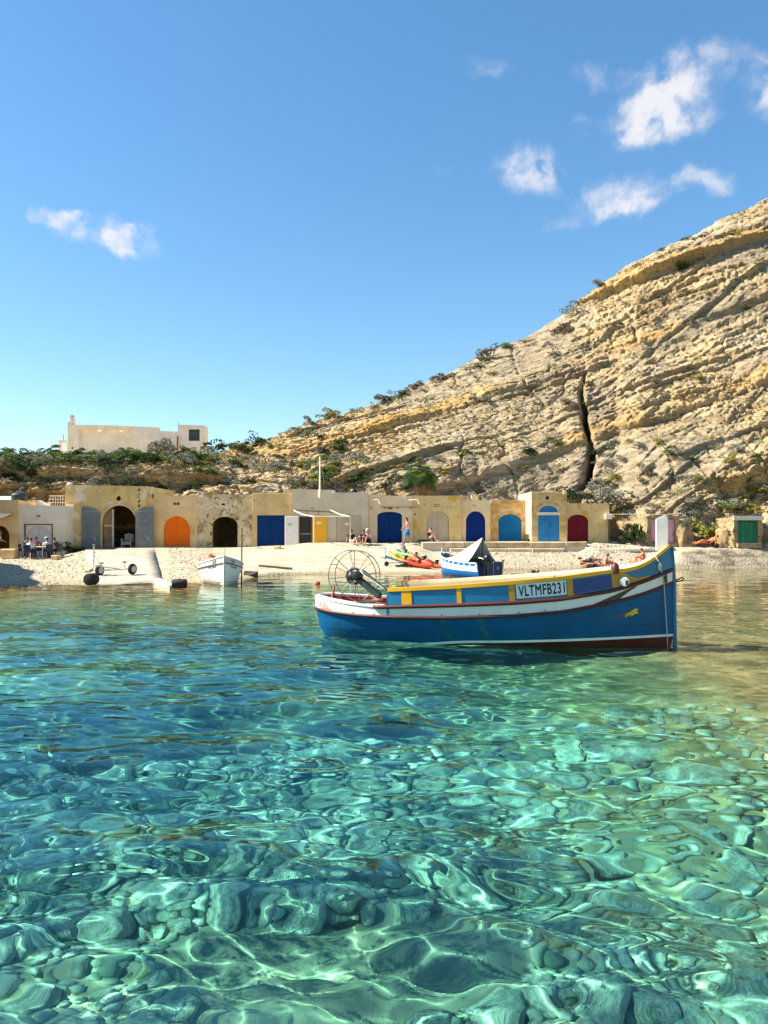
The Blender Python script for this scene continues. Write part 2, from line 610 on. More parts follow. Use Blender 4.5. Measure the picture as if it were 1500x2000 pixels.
def build_ground():
    Ys = [-14.]
    while Ys[-1] < 62:
        y = Ys[-1]
        Ys.append(y + (.16 if 30 < y < 53 else .3))
    Ys = np.array(Ys); C = 420
    u = np.linspace(-1, 1, C)
    Y = np.repeat(Ys[:, None], C, 1)
    X = u[None] * (26 + .75 * np.maximum(Y, 0))
    Z = ground_z(X, Y)
    me = mesh_np('ground', np.stack([X, Y, Z], -1).reshape(-1, 3), grid_faces(len(Ys), C), ground_material())
    a = me.attributes.new('pebble', 'FLOAT', 'POINT')
    q = 750 + 1500 * X / np.maximum(Y, 14)
    n = fbm(np.stack([X * .5, Y * .5, X * 0], -1), 3, 31)
    a.data.foreach_set('value', np.clip(pebble_zone(q, Y) + .35 * n, 0, 1).astype(np.float32).ravel())
    a3 = me.attributes.new('weed', 'FLOAT', 'POINT')  # weed-dark middle: dimming of deep water put into the floor colour
    a3.data.foreach_set('value', (np.interp(Y, [5, 10, 20, 27], [0, 1, 1, 0]) * np.interp(X, [0, 3], [1, .0]) * np.clip(.8 + n, 0, 1)).astype(np.float32).ravel())
    a4 = me.attributes.new('gold', 'FLOAT', 'POINT')
    a4.data.foreach_set('value', (.9 * np.clip(np.clip((X - .6) / 3, 0, 1) * np.clip((Y - 5.5) / 3, 0, 1) + np.clip((Y - 24) / 5, 0, 1), 0, 1)).astype(np.float32).ravel())
    a2 = me.attributes.new('shelf', 'FLOAT', 'POINT')
    a2.data.foreach_set('value', (np.clip((q - 1300) / 30, 0, 1) * np.clip((1.22 - Z) / .25, 0, 1)).astype(np.float32).ravel())
    o = link('ground', me)
    o.cycles.is_caustics_receiver = True
    return tag(o, 'pale shore and stony sea floor around the inlet', None, None, 'structure')


def rock_mesh(name, seed, m, sub=2, flat=.65, rough=.28):
    bm = bmesh.new()
    bmesh.ops.create_icosphere(bm, subdivisions=sub, radius=1)
    P = np.array([v.co[:] for v in bm.verts])
    d = 1 + rough * fbm(P * 1.1 + seed * 7.3, 2, seed) + rough * .5 * fbm(P * 2.9 + seed, 2, seed + 5)
    for v, k in zip(bm.verts, d):
        v.co = v.co * float(k)
        v.co.z *= flat
    me = bpy.data.meshes.new(name); bm.to_mesh(me); bm.free()
    me.materials.append(m)
    me.polygons.foreach_set('use_smooth', [True] * len(me.polygons))
    return me


def build_boulders(ground):
    rnd = random.Random(11)
    m = mat('boulder_stone', (.56, .53, .36), .9, .3, 2.5, .6, 12, .1, layers=[((.32, .38, .22), 2.6, .48, .62), ((.74, .69, .50), 4.5, .56, .70), ((.12, .14, .08), 9, .60, .70)], bdist=.03)
    M = [rock_mesh('boulder', i, m, 3, .42 + .18 * (i % 3) / 2, .42) for i in range(9)]
    pts = []
    tries = 0
    cell = {}
    while len(pts) < 2300 and tries < 120000:
        tries += 1
        Y = 2.1 + 9.5 * rnd.random() ** .8
        X = (rnd.random() * 2 - 1) * (.60 * Y + 2.2)
        r = .06 + .19 * rnd.random() ** 2.2
        if Y > 8:
            r *= 1.25
        k = (int(X // .7), int(Y // .7))
        if any((X - a) ** 2 + (Y - b_) ** 2 < (.80 * (r + c)) ** 2 for i in (-1, 0, 1) for j in (-1, 0, 1) for a, b_, c in cell.get((k[0] + i, k[1] + j), ())):
            continue
        if (X > .8 and Y > 6.0 and rnd.random() < .88) or fbm(np.array([[X * .35, Y * .35, 2.]]), 2, 77)[0] < -.30:
            continue
        cell.setdefault(k, []).append((X, Y, r))
        pts.append((X, Y, r))
    show = sorted(pts, key=lambda p: -(p[2] / (p[1] + 1.2)) if abs(p[0]) < .5 * p[1] + .7 else 0)
    gz = ground_z([p[0] for p in show], [p[1] for p in show])
    stuff = MB()
    for i, ((X, Y, r), z) in enumerate(zip(show, gz)):
        me = M[i % 9]
        rot = Matrix.Rotation(rnd.random() * 6.28, 4, 'Z') @ Matrix.Rotation(rnd.gauss(0, .25), 4, 'X')
        if i < 300:
            o = link('boulder', me, ground)
            o.location = (X, Y, z + r * .14)
            o.rotation_euler = rot.to_euler()
            o.scale = (r * (1 + .4 * rnd.random()), r, r * (.8 + .4 * rnd.random()))
            o.cycles.is_caustics_receiver = True
        else:
            S = Matrix.Translation((X, Y, z + r * .14)) @ rot @ Matrix.Diagonal((r * 1.2, r, r, 1))
            if 'low' not in _mats:
                _mats['low'] = [rock_mesh('boulder', 20 + k, m, 1, .6, .35) for k in range(4)]
            lm = _mats['low'][i % 4]
            stuff.add([S @ v.co for v in lm.vertices], [tuple(p.vertices) for p in lm.polygons])
    me = stuff.mesh('boulders', m, 'all', fixn=False)
    o = link('boulders', me, ground)
    o['kind'] = 'stuff'
    o.cycles.is_caustics_receiver = True


def build_pebbles():
    rng = np.random.default_rng(5)
    m = mat('beach_pebble', (.44, .365, .265), .9, .22, 1.5, .3, 30, .15, layers=[((.26, .20, .14), 3.1, .54, .62), ((.62, .54, .41), 4.1, .58, .66)])
    bm = bmesh.new(); bmesh.ops.create_icosphere(bm, subdivisions=1, radius=1)
    bv = np.array([v.co[:] for v in bm.verts]); bf = np.array([[v.index for v in f.verts] for f in bm.faces]); bm.free()
    n = 11000
    q = rng.uniform(-60, 1310, n)
    t = rng.random(n) ** .75
    ys, by = shore_y(q), back_y(q)
    Y = ys - .8 + t * (by - ys + .6)
    X = (q - 750) / 1500 * Y
    keep = (pebble_zone(q, Y) > .5) & ~((q > 165) & (q < 330))
    X, Y = X[keep], Y[keep]
    n = len(X)
    Z = ground_z(X, Y)
    r = .016 + .04 * rng.random(n) ** 3
    big = rng.random(n) < .006
    r[big] *= 2.3
    S = r[:, None] * np.stack([1 + .5 * rng.random(n), 1 + .3 * rng.random(n), .5 + .4 * rng.random(n)], -1)
    a = rng.random(n) * 6.28
    V = bv[None] * (1 + .25 * rng.normal(size=(n, len(bv), 1)).clip(-1, 1)) * S[:, None]
    c, s = np.cos(a)[:, None], np.sin(a)[:, None]
    V = np.stack([V[..., 0] * c - V[..., 1] * s, V[..., 0] * s + V[..., 1] * c, V[..., 2]], -1)
    V += np.stack([X, Y, Z + r * .25], -1)[:, None]
    F = (bf[None] + (np.arange(n) * len(bv))[:, None, None]).reshape(-1, 3)
    o = link('pebbles', mesh_np('pebbles', V.reshape(-1, 3), F, m, False))
    tag(o, 'pale pebbles lying loose over the beach', 'pebbles', None, 'stuff')


def build_water():
    Ys = [-3.]
    while Ys[-1] < 51.5:
        Ys.append(Ys[-1] + .021 + .0017 * max(Ys[-1], 0))
    Ys = np.array(Ys); C = 560
    u = np.linspace(-1, 1, C)
    Y = np.repeat(Ys[:, None], C, 1)
    X = u[None] * (4.2 + .62 * np.maximum(Y, 0))
    rng = np.random.default_rng(8)
    Z = np.zeros_like(X)
    P = np.stack([X, Y, X * 0], -1)
    gust = .62 + .75 * np.clip(fbm(P * .11 + 4, 2, 3) + .35, 0, 1) 
    wx = X + .25 * fbm(P * .6, 2, 71); wy = Y + .25 * fbm(P * .6 + 9, 2, 72)
    far = np.interp(Y, [0, 6, 12, 20, 34, 50], [1.0, 1.0, .64, .30, .11, .07])
    for k in range(64):
        lam = .27 * (3.0 / .27) ** rng.random()
        th = rng.normal(0, .5) + .22
        kk = 2 * math.pi / lam
        a = .0031 * lam ** .92 * (1 + .5 * rng.random())
        ph = rng.random() * 6.28
        w = np.sin(kk * (math.sin(th) * wx + math.cos(th) * wy) + ph)
        Z += a * w * (gust if lam < 1.2 else 1) * far
    near = np.interp(Y, [0, 7, 13], [1, 1, 0])
    for k in range(14):
        lam = .13 + .14 * rng.random(); th = rng.normal(0, .9) + .2; kk = 2 * math.pi / lam
        Z += .0008 * lam * near * np.sin(kk * (math.sin(th) * wx + math.cos(th) * wy) + rng.random() * 6.28)
    m = bpy.data.materials.new('sea_water'); m.use_nodes = True
    N, K = m.node_tree.nodes, m.node_tree.links
    N.clear()
    out = N.new('ShaderNodeOutputMaterial')
    g = N.new('ShaderNodeBsdfGlass')
    dep = N.new('ShaderNodeAttribute'); dep.attribute_name = 'depth'
    K.new(mixc(N, K, dep.outputs['Fac'], WATER_CLEAR, WATER_TINT), g.inputs['Color'])
    g.inputs['Roughness'].default_value = 0
    g.inputs['IOR'].default_value = 1.333
    K.new(g.outputs[0], out.inputs[0])
    me = mesh_np('water', np.stack([X, Y, Z], -1).reshape(-1, 3), grid_faces(len(Ys), C), m)
    at = me.attributes.new('depth', 'FLOAT', 'POINT')                # metres of water below, as absorption
    at.data.foreach_set('value', (1 - np.exp(-np.clip(-ground_z(X, Y, False) - .25, 0, 3) * 1.25)).astype(np.float32).ravel())
    o = link('water', me)
    o.cycles.is_caustics_caster = True
    tag(o, 'clear turquoise sea water rippling over stones', None, None, 'structure')


# ------------------------------------------------------------------ the rocky hill and cliff
HILL_Q = [-420, 0, 200, 330, 400, 440, 500, 600, 690, 780, 860, 950, 1030, 1100, 1205, 1250, 1330, 1420, 1500, 1700, 2000]
HILL_P = [  # rows: (Y, py) of foot, two points up the slope, crest
    [(58, 1070), (59.2, 965), (60.0, 908), (63, 884)],
    [(58, 1070), (59.2, 965), (60.0, 908), (63, 888)],
    [(58, 1070), (59.4, 965), (60.6, 912), (64, 890)],
    [(58, 1070), (59.8, 962), (62, 915), (66, 891)],
    [(58, 1072), (60.5, 960), (65, 912), (72, 890)],
    [(57.5, 1075), (61, 958), (66, 912), (74, 884)],
    [(57, 1078), (61, 955), (67, 905), (76, 869)],
    [(57, 1078), (61, 945), (67, 885), (75, 832)],
    [(57, 1078), (61, 935), (67, 865), (75, 803)],
    [(57, 1078), (60.5, 925), (67, 845), (75, 768)],
    [(57, 1078), (60.5, 920), (67, 825), (76, 737)],
    [(57, 1078), (60.5, 915), (67.5, 795), (77, 688)],
    [(57, 1078), (60.5, 910), (68, 780), (78, 657)],
    [(57, 1078), (60.5, 905), (68.5, 755), (79, 612)],
    [(55, 1080), (59.5, 905), (69, 715), (80, 548)],
    [(52.6, 1080), (55.5, 930), (68, 710), (80, 518)],
    [(51.2, 1078), (54.3, 940), (68, 690), (81, 473)],
    [(50.9, 1078), (54.0, 940), (68, 665), (82, 424)],
    [(50.9, 1078), (54.0, 940), (68.5, 648), (83, 391)],
    [(51.0, 1075), (53.5, 940), (69, 590), (84, 330)],
    [(50.0, 1055), (57, 905), (70, 520), (84, 260)]]


def hill_base(q, t):
    """smooth slope under the rock relief, t: 0 foot .. 1 crest .. 1.4 behind"""
    A = np.array(HILL_P, float)                       # cols, 4, 2
    Yc = A[..., 0]; Zc = 2.5 - (A[..., 1] - 1030) / 1500 * Yc
    Yq = np.stack([np.interp(q, HILL_Q, Yc[:, k]) for k in range(4)], -1)
    Zq = np.stack([np.interp(q, HILL_Q, Zc[:, k]) for k in range(4)], -1)
    Yq = np.concatenate([Yq, Yq[:, 3:] + 14, Yq[:, 3:] + 60], 1)
    Zq = np.concatenate([Zq, Zq[:, 3:] - .3, Zq[:, 3:] - 6], 1)
    kn = np.array([0, .3, .68, 1, 1.15, 1.4])
    Y = np.empty((len(t), len(q))); Z = np.empty_like(Y)
    for j in range(len(q)):
        Y[:, j] = np.interp(t, kn, Yq[j]); Z[:, j] = np.interp(t, kn, Zq[j])
    return Y, Z


def build_hill():
    q = np.concatenate([np.linspace(-420, -20, 70)[:-1], np.linspace(-20, 1530, 860), np.linspace(1530, 2000, 70)[1:]])
    t = np.concatenate([np.linspace(0, 1, 400), np.linspace(1, 1.4, 26)[1:]])
    Y, Z = hill_base(q, t)
    # soften the control lines
    for _ in range(10):
        Zs = Z.copy(); Zs[:, 1:-1] = (Z[:, :-2] + 2 * Z[:, 1:-1] + Z[:, 2:]) / 4; Z = Zs
        Yy = Y.copy(); Yy[:, 1:-1] = (Y[:, :-2] + 2 * Y[:, 1:-1] + Y[:, 2:]) / 4; Y = Yy
    X = (q[None] - 750) / 1500 * Y
    T = np.repeat(t[:, None], len(q), 1); Q = np.repeat(q[None], len(t), 0)
    P = np.stack([X, Y, Z], -1)
    right = np.clip((Q - 420) / 150, 0, 1)            # 0: low cliff on the left, 1: the hill
    dip = .05 + .29 * right
    D0 = np.stack([X + .34 * Z, Y, Z - .34 * X], -1)
    bed = Z - dip * X - .06 * Y + .8 * fbm(P * .05, 2, 41) + .16 * fbm(P * .45, 3, 42)
    out = np.zeros_like(X)

    def ledges(coord, table):
        r = 0
        for per, amp, sd in table:
            v = coord / per
            k = np.floor(v); f = v - k
            ki = k.astype(np.int64)
            wgt = _h(ki, ki * 0 + sd, ki * 0, sd)
            patch = np.clip(.62 + 1.25 * fbm(P * np.array([.5, .5, 1.3]) / (per * 1.7 + .8) + sd * 5, 3, 50 + sd), .05, 1.4)
            prof = np.where(f < .07, f / .07, 1 - (f - .07) / .93)
            r = r + amp * prof * (.15 + 1.1 * wgt ** 1.5) * patch
        return r
    slab = np.clip(fbm(D0 * np.array([.05, .05, .11]) + 2.2, 3, 47) * 3.2 - .12, 0, 1) * right
    rough = 1.35 - .95 * slab
    foot = 1 - .85 * np.clip((Q - 1180) / 60, 0, 1) * np.clip((.34 - T) / .08, 0, 1)
    out += foot * ledges(bed, ((7.0, 2.3, 1), (3.1, 1.0, 2))) + rough * ledges(bed, ((1.3, .42, 3), (.55, .20, 4), (.26, .09, 5)))
    fb = bed / 7.0 - np.floor(bed / 7.0)
    ochre = foot * np.clip(1 - np.abs(fb - .10) / .14, 0, 1) * np.clip(.5 + 1.6 * fbm(P * .12 + 7, 3, 48), 0, 1)
    v1, v2 = worley(np.stack([X + .35 * Z, Y, Z * .10], -1) * .33 + .12 * fbm(P * .5, 2, 49)[..., None], 95)
    out -= .55 * np.clip(1 - (v2 - v1) * 12, 0, 1) * np.clip(-.15 + 2.2 * fbm(P * .13 + 3, 3, 44), 0, 1)
    steep = .80 * Z - .60 * X + .7 * fbm(P * .12, 3, 45)
    out += np.clip((Q - 1050) / 150, 0, 1) * ledges(steep, ((3.6, .8, 6), (1.5, .35, 7), (.6, .14, 8)))
    D = np.stack([X * .8 + Z * .55, Y, Z * .8 - X * .55], -1)
    out += .30 * ridged(D * np.array([.16, .16, .45]), 4, 60)
    out += .45 * fbm(P * .20, 4, 61) + rough * (.16 * fbm(P * 1.1, 3, 62) + .09 * ridged(P * 1.9, 3, 63))
    g1, g2 = worley(P * np.array([.9, .9, 1.8]) + .3 * fbm(P * 1.8, 2, 69)[..., None], 90)
    out -= .20 * rough * np.clip(1 - (g2 - g1) * 6, 0, 1)
    rub = np.clip((Q - 1150) / 120, 0, 1) * np.clip((.45 - T) / .3, 0, 1)
    out += rub * .35 * ridged(P * .9, 3, 64)
    # the gully: a dark vertical cleft
    py = 1030 - (Z - 2.5) / Y * 1500
    cx = 1146 + 8 * np.sin(py * .03) + np.interp(py, [700, 800, 880, 1000], [-12, 2, 4, -8])
    depth = np.interp(py, [690, 770, 830, 960, 1010], [0, 1.3, 3.0, 3.6, 2.0])
    cx = cx + 9 * fbm(P * np.array([.1, .1, .5]), 3, 66)
    depth = depth * np.clip(.75 + 1.6 * fbm(np.stack([Z * .45, Z * 0, Z * 0], -1), 2, 67), .12, 1.3)
    out -= depth * np.exp(-((Q - cx) / np.interp(py, [700, 960], [3.2, 6])) ** 2)
    out += np.interp(py, [700, 830, 960], [0, .25, .3]) * np.exp(-((Q - cx + 26) / 18) ** 2)
    # caves and recesses under the ledges of the low cliff on the left
    left = 1 - right
    out += left * (.8 * ridged(P * np.array([.25, .25, .5]), 3, 70) - 1.3 * np.exp(-((Z - 5.9 - .5 * fbm(P * .3, 2, 71)) / .42) ** 2))
    fade = np.clip(T / .03, 0, 1) * np.clip((1.12 - T) / .10, .25, 1)
    crest = np.exp(-((T - 1) / .05) ** 2)
    out = (out - .55) * fade
    nx, ny, nz = -.30 * right, -.86, .30
    X = X + nx * out; Y = Y + ny * out * (1 - .6 * crest); Z = Z + nz * out * (1 - .3 * crest)
    V = np.stack([X, Y, Z], -1)
    o = link('rocky_hill', mesh_np('rocky_hill', V.reshape(-1, 3), grid_faces(len(t), len(q)), hill_material(), True))
    tag(o, 'limestone hill with slanting ledges and a dark cleft rising behind the boathouses', None, None, 'structure')
    for nm, ar in (('slab', slab), ('ochre', ochre)):
        o.data.attributes.new(nm, 'FLOAT', 'POINT').data.foreach_set('value', ar.astype(np.float32).ravel())
    return V, Q, T


def hill_material():
    if 'limestone' in _mats:
        return _mats['limestone']
    m, N, K, b = new_mat('limestone')
    dip = (0, math.radians(18.5), 0)
    n1 = noise_node(N, K, .14, 8, .62, 'Object', (1, 1, 5.0), dip)
    n2 = noise_node(N, K, .45, 8, .68, 'Object', (1, 1, 5.0), dip, 5)
    n3 = noise_node(N, K, 2.0, 8, .72, 'Object', (1, 1, 2.6), dip, 9)
    n4 = noise_node(N, K, .10, 5, .6, 'Object', (1, 1, 1.6), dip, 21)
    n5 = noise_node(N, K, .07, 4, .6, 'Object', (1, 1, 1), dip, 33)
    col = mixc(N, K, mask(N, K, n1.outputs['Fac'], .34, .60), (.36, .25, .13), (.60, .44, .245))
    col = mixc(N, K, mask(N, K, n2.outputs['Fac'], .55, .66), col, (.57, .35, .12))
    col = mixc(N, K, mask(N, K, n2.outputs['Fac'], .46, .36), col, (.25, .19, .11))
    col = mixc(N, K, mask(N, K, n4.outputs['Fac'], .54, .70), col, (.66, .52, .34))
    col = mixc(N, K, mask(N, K, n5.outputs['Fac'], .55, .68), col, (.30, .245, .17))
    a1 = N.new('ShaderNodeAttribute'); a1.attribute_name = 'slab'
    a2 = N.new('ShaderNodeAttribute'); a2.attribute_name = 'ochre'
    col = mixc(N, K, a1.outputs['Fac'], col, mixc(N, K, mask(N, K, n2.outputs['Fac'], .42, .62), (.30, .24, .155), (.48, .375, .245)))
    col = mixc(N, K, a2.outputs['Fac'], col, (.60, .36, .12))
    spots = mixc(N, K, mask(N, K, n3.outputs['Fac'], .54, .66), col, (.14, .105, .06))
    K.new(spots, b.inputs['Base Color'])
    b.inputs['Roughness'].default_value = .95; b.inputs['Specular IOR Level'].default_value = .1
    bn = noise_node(N, K, 2.4, 9, .72, 'Object', (1, 1, 2.2), dip, 3)
    bp = N.new('ShaderNodeBump'); bp.inputs['Strength'].default_value = .9; bp.inputs['Distance'].default_value = .4
    K.new(bn.outputs['Fac'], bp.inputs['Height']); K.new(bp.outputs[0], b.inputs['Normal'])
    _mats['limestone'] = m
    return m


WATER_TINT = (.40, .89, .93)
WATER_CLEAR = (.96, .97, .95)


def build_outcrop():
    """rock headland just out of sight on the left; it shades the near end of the beach"""
    n, r = 90, 50
    th = np.linspace(0, 2 * math.pi, n); h = np.linspace(0, 1, r)
    TH, Hh = np.meshgrid(th, h)
    s = np.sqrt(np.clip(1 - Hh ** 5, 0, 1))
    yy = 39.0 + 11.5 * s * np.sin(TH)
    P = np.stack([-.56 * yy - 10.2 + 6.0 * s * np.cos(TH), yy, -1 + 11.6 * Hh], -1)
    P[..., :2] += (.9 * fbm(P * .35, 4, 33) + .3 * ridged(P * 1.1, 3, 34))[..., None] * np.stack([np.cos(TH), np.sin(TH)], -1)
    me = mesh_np('rock_headland', P.reshape(-1, 3), grid_faces(r, n), hill_material())
    tag(link('rock_headland', me), 'rock headland beside the beach', None, None, 'structure')


GROUND = build_ground()
build_boulders(GROUND)
build_pebbles()
build_water()
HILL_V, HILL_QQ, HILL_T = build_hill()
build_outcrop()

# ------------------------------------------------------------------ boathouses
rnd = random.Random(4)


def arch(x0, x1, zb, zs, zt, n=14):
    """outline of an arched opening, from its foot on the left to its foot on the right"""
    c, a, r = (x0 + x1) / 2, (x1 - x0) / 2, zt - zs
    if r <= 1e-3:
        return [(x0, zb), (x0, zt), (x1, zt), (x1, zb)]
    return [(x0, zb)] + [(c - a * math.cos(math.pi * i / n), zs + r * math.sin(math.pi * i / n)) for i in range(n + 1)] + [(x1, zb)]


def zpx(py, Y):
    return 2.5 - (py - 1030) / 1500 * Y


def xpx(px, Y):
    return (px - 750) / 1500 * Y


def circle(cx, cz, r, n=16):
    return [(cx + r * math.cos(2 * math.pi * i / n), cz + r * math.sin(2 * math.pi * i / n)) for i in range(n)]


def boathouse(label, px0, px1, ytop, ybase, Y, depth, wmat, openings=(), holes=(), steps=None, thick=.32, roofmat=None, name='boathouse', group='boathouses along the shore'):
    """openings: (px0, px1, py spring, py top[, py base]); holes: (px, py, radius px). Front wall with real openings, sides, back, roof"""
    x0, x1 = xpx(px0, Y), xpx(px1, Y)
    zt, zb = zpx(ytop, Y), zpx(ybase, Y)
    t = thing(name, label, 'boathouse', ((x0 + x1) / 2, Y, zb), 0, group)
    gz = zb - .5
    pts = [(x0, gz)]
    ops = []
    for op in sorted(openings):
        ob = zpx(op[4], Y) if len(op) > 4 else zb
        o = (xpx(op[0], Y), xpx(op[1], Y), ob, zpx(op[2], Y), zpx(op[3], Y))
        ops.append(o)
    holes_ = [circle(xpx(h[0], Y), zpx(h[1], Y), h[2] / 1500 * Y) for h in holes]
    for o in ops:
        holes_.append(arch(*o))
    pts += [(x1, gz)]
    if steps:
        top = [(xpx(p, Y), zpx(y, Y)) for p, y in steps]
    else:
        n = max(2, int((x1 - x0) / .5))
        top = [(x0 + (x1 - x0) * i / n, zt + rnd.uniform(-.012, .012)) for i in range(n + 1)]
    pts += top[::-1]
    MB().holed(pts, holes_, Y, Y + thick).build('wall', wmat, t)
    zr = min(z for _, z in top) - .12
    ztm = max(zr + .08, zt - .04)
    MB().box(x0 + .002, x0 + .28, Y + thick + .003, Y + depth, gz, ztm).build('side_wall', wmat, t)
    MB().box(x1 - .28, x1 - .002, Y + thick + .003, Y + depth, gz, ztm).build('side_wall', wmat, t)
    MB().box(x0 + .283, x1 - .283, Y + depth - .25, Y + depth - .003, gz, zr).build('back_wall', wmat, t)
    MB().box(x0 + .283, x1 - .283, Y + thick + .003, Y + depth - .253, zr - .15, zr).build('roof', roofmat or ROOF, t)
    return t, ops


def arch_half(o, side, gap=.006, inset=.012):
    """one leaf of a door filling an arched opening"""
    x0, x1, zb, zs, zt = o
    full = arch(x0 + inset, x1 - inset, zb + .015, zs, zt - inset, 20)
    c = (x0 + x1) / 2
    if side == 0:
        return full
    if side < 0:
        p = [(x, z) for x, z in full if x <= c - gap]
        return p + [(c - gap, zt - inset - .002), (c - gap, zb + .015)] if zt - zs > 1e-3 else [(x0 + inset, zb + .015), (x0 + inset, zt - inset), (c - gap, zt - inset), (c - gap, zb + .015)]
    p = [(x, z) for x, z in full if x >= c + gap]
    return [(c + gap, zb + .015), (c + gap, zt - inset - .002)] + p if zt - zs > 1e-3 else [(c + gap, zb + .015), (c + gap, zt - inset), (x1 - inset, zt - inset), (x1 - inset, zb + .015)]


def door(t, o, m, recess=.10, leaves=2, Y=None, planks=0, hinge=True, handle=True, label=None):
    Y = Y if Y is not None else t.location.y
    y = Y + recess
    res = []
    for s in ((-1, 1) if leaves == 2 else (0,)):
        d = MB().prism(arch_half(o, s), y, y + .05).build('door_leaf', m, t)
        if label:
            d['label'] = label
        x0, x1, zb, zs, zt = o
        c = (x0 + x1) / 2
        if hinge:
            b = MB()
            xs = (x0 + .03, c - .08) if s <= 0 else (c + .08, x1 - .03)
            for z in (zb + .28, zb + .3 + (zs - zb) * .62):
                b.box(xs[0], xs[1], y - .018, y - .002, z, z + .07)
            b.build('rail', m, d) if False else link('rail', b.mesh('rail', m, off=world_loc(t)), d)
        if handle and s >= 0:
            hx = c + .10
            link('handle', MB().box(hx, hx + .05, y - .05, y - .003, zb + .95, zb + 1.1).mesh('handle', IRON, off=world_loc(t)), d)
        res.append(d)
    return res


def panel(t, name, m, x0, x1, y0, y1, z0, z1, lab=None):
    o = MB().box(x0, x1, y0, y1, z0, z1).build(name, m, t)
    if lab:
        o['label'] = lab
    return o


def flat_text(txt, size, m, parent, loc, off, name='lettering', bold=.0, sx=1.0):
    cu = bpy.data.curves.new('lettering', 'FONT')
    cu.body = txt; cu.size = size; cu.align_x = 'CENTER'; cu.align_y = 'CENTER'; cu.extrude = .004; cu.offset = bold; cu.resolution_u = 3
    tmp = bpy.data.objects.new('lettering', cu)
    COL.objects.link(tmp)
    dg = bpy.context.evaluated_depsgraph_get()
    me = bpy.data.meshes.new_from_object(tmp.evaluated_get(dg))
    bpy.data.objects.remove(tmp)
    me.materials.clear(); me.materials.append(m)
    for v in me.vertices:
        x, y, z = v.co
        v.co = (loc[0] - off[0] + x * sx, loc[1] - off[1] - z, loc[2] - off[2] + y)
    me.update()
    return link(name, me, parent)


def blocks(t, Y, x0, x1, z0, z1, ops, rowh, lens, mats, proud=.018, name='stone_block', vous=.26, top=None):
    """courses of separate stones on the front of a wall, cut back round the arches, plus the arch stones"""
    z = z0; r = 0
    off = world_loc(t)
    while z < z1 - .08:
        h = min(rowh * rnd.uniform(.9, 1.12), z1 - z)
        zm = z + h / 2
        iv = [(x0, x1)]
        for (a, b, zb, zs, zt) in ops:
            c, hw, rr = (a + b) / 2, (b - a) / 2, max(zt - zs, .01)
            zz = max(z, zb)
            if z + h < zb or z > zt + vous:
                continue
            if zm < zs:
                w = hw + .02
            else:
                k = max(0, 1 - ((max(zs, z) - zs) / (rr + vous)) ** 2)
                w = (hw + vous) * math.sqrt(k)
            iv = [s for u, v in iv for s in ((u, min(v, c - w)), (max(u, c + w), v)) if s[1] - s[0] > .08]
        for u, v in iv:
            x = u - (rnd.random() * .3 if r % 2 else 0)
            while x < v - .02:
                L = rnd.uniform(*lens)
                e = x + L
                if v - e < lens[0] * .5:
                    e = v
                a, b = max(x, u) + .009, min(e, v) - .009
                if b - a > .05:
                    p = proud * rnd.uniform(.5, 1.4)
                    m_ = MB().bbox(a, b, Y - p, Y - .0015, z + .008, z + h - .008, .012, .006, rnd).mesh(name, rnd.choice(mats), off=off)
                    link(name, m_, t)
                x = e
        z += h; r += 1
    for (a, b, zb, zs, zt) in ops:
        c, hw, rr = (a + b) / 2, (b - a) / 2, zt - zs
        if rr < .1:
            continue
        n = 9
        for i in range(n):
            t0, t1 = math.pi * (i + .06) / n, math.pi * (i + .94) / n
            q = []
            for tt in np.linspace(t0, t1, 4):
                q.append((c - (hw + .005) * math.cos(tt), zs + (rr + .005) * math.sin(tt)))
            for tt in np.linspace(t1, t0, 4):
                q.append((c - (hw + vous - .02) * math.cos(tt), zs + (rr + vous - .02) * math.sin(tt)))
            q = [(x, min(zz, z1 - .005)) for x, zz in q]
            link('arch_stone', MB().prism(q, Y - proud * rnd.uniform(.8, 1.5), Y - .0015).mesh('arch_stone', rnd.choice(mats), off=off), t)


IRON = mat('rusty_iron', (.07, .05, .04), .7, .3, 20, .2, 60, .4)
ROOF = mat('roof_render', (.66, .60, .50), .9, .1, 1.5, .3, 10, .1)
WHITEPAINT = mat('white_paint', (.84, .78, .68), .6, .06, 3, .12, 30)
DARK = mat('dark_void', (.015, .013, .012), .9, .2, 3, 0)
GREYPAINT = mat('grey_door_paint', (.16, .175, .175), .55, .10, 2.5, .15, 30, layers=[((.25, .26, .25), 5, .62, .75)])
LAMPGLASS = mat('lamp_glass', (.75, .76, .78), .25, .05, 3, 0)
BEIGE_DOOR = mat('beige_door_paint', (.50, .385, .255), .6, .06, 2, .1, 20)


def floodlight(t, px, py, Y):
    x, _, z = pix(px, py, Y)
    f = MB()
    f.box(x - .02, x + .02, Y - .16, Y - .002, z - .02, z + .02)
    o = f.build('floodlight_arm', IRON, t)
    link('floodlight', MB().box(x - .13, x + .13, Y - .30, Y - .163, z - .10, z + .10).mesh('floodlight', LAMPGLASS, off=world_loc(t)), o)


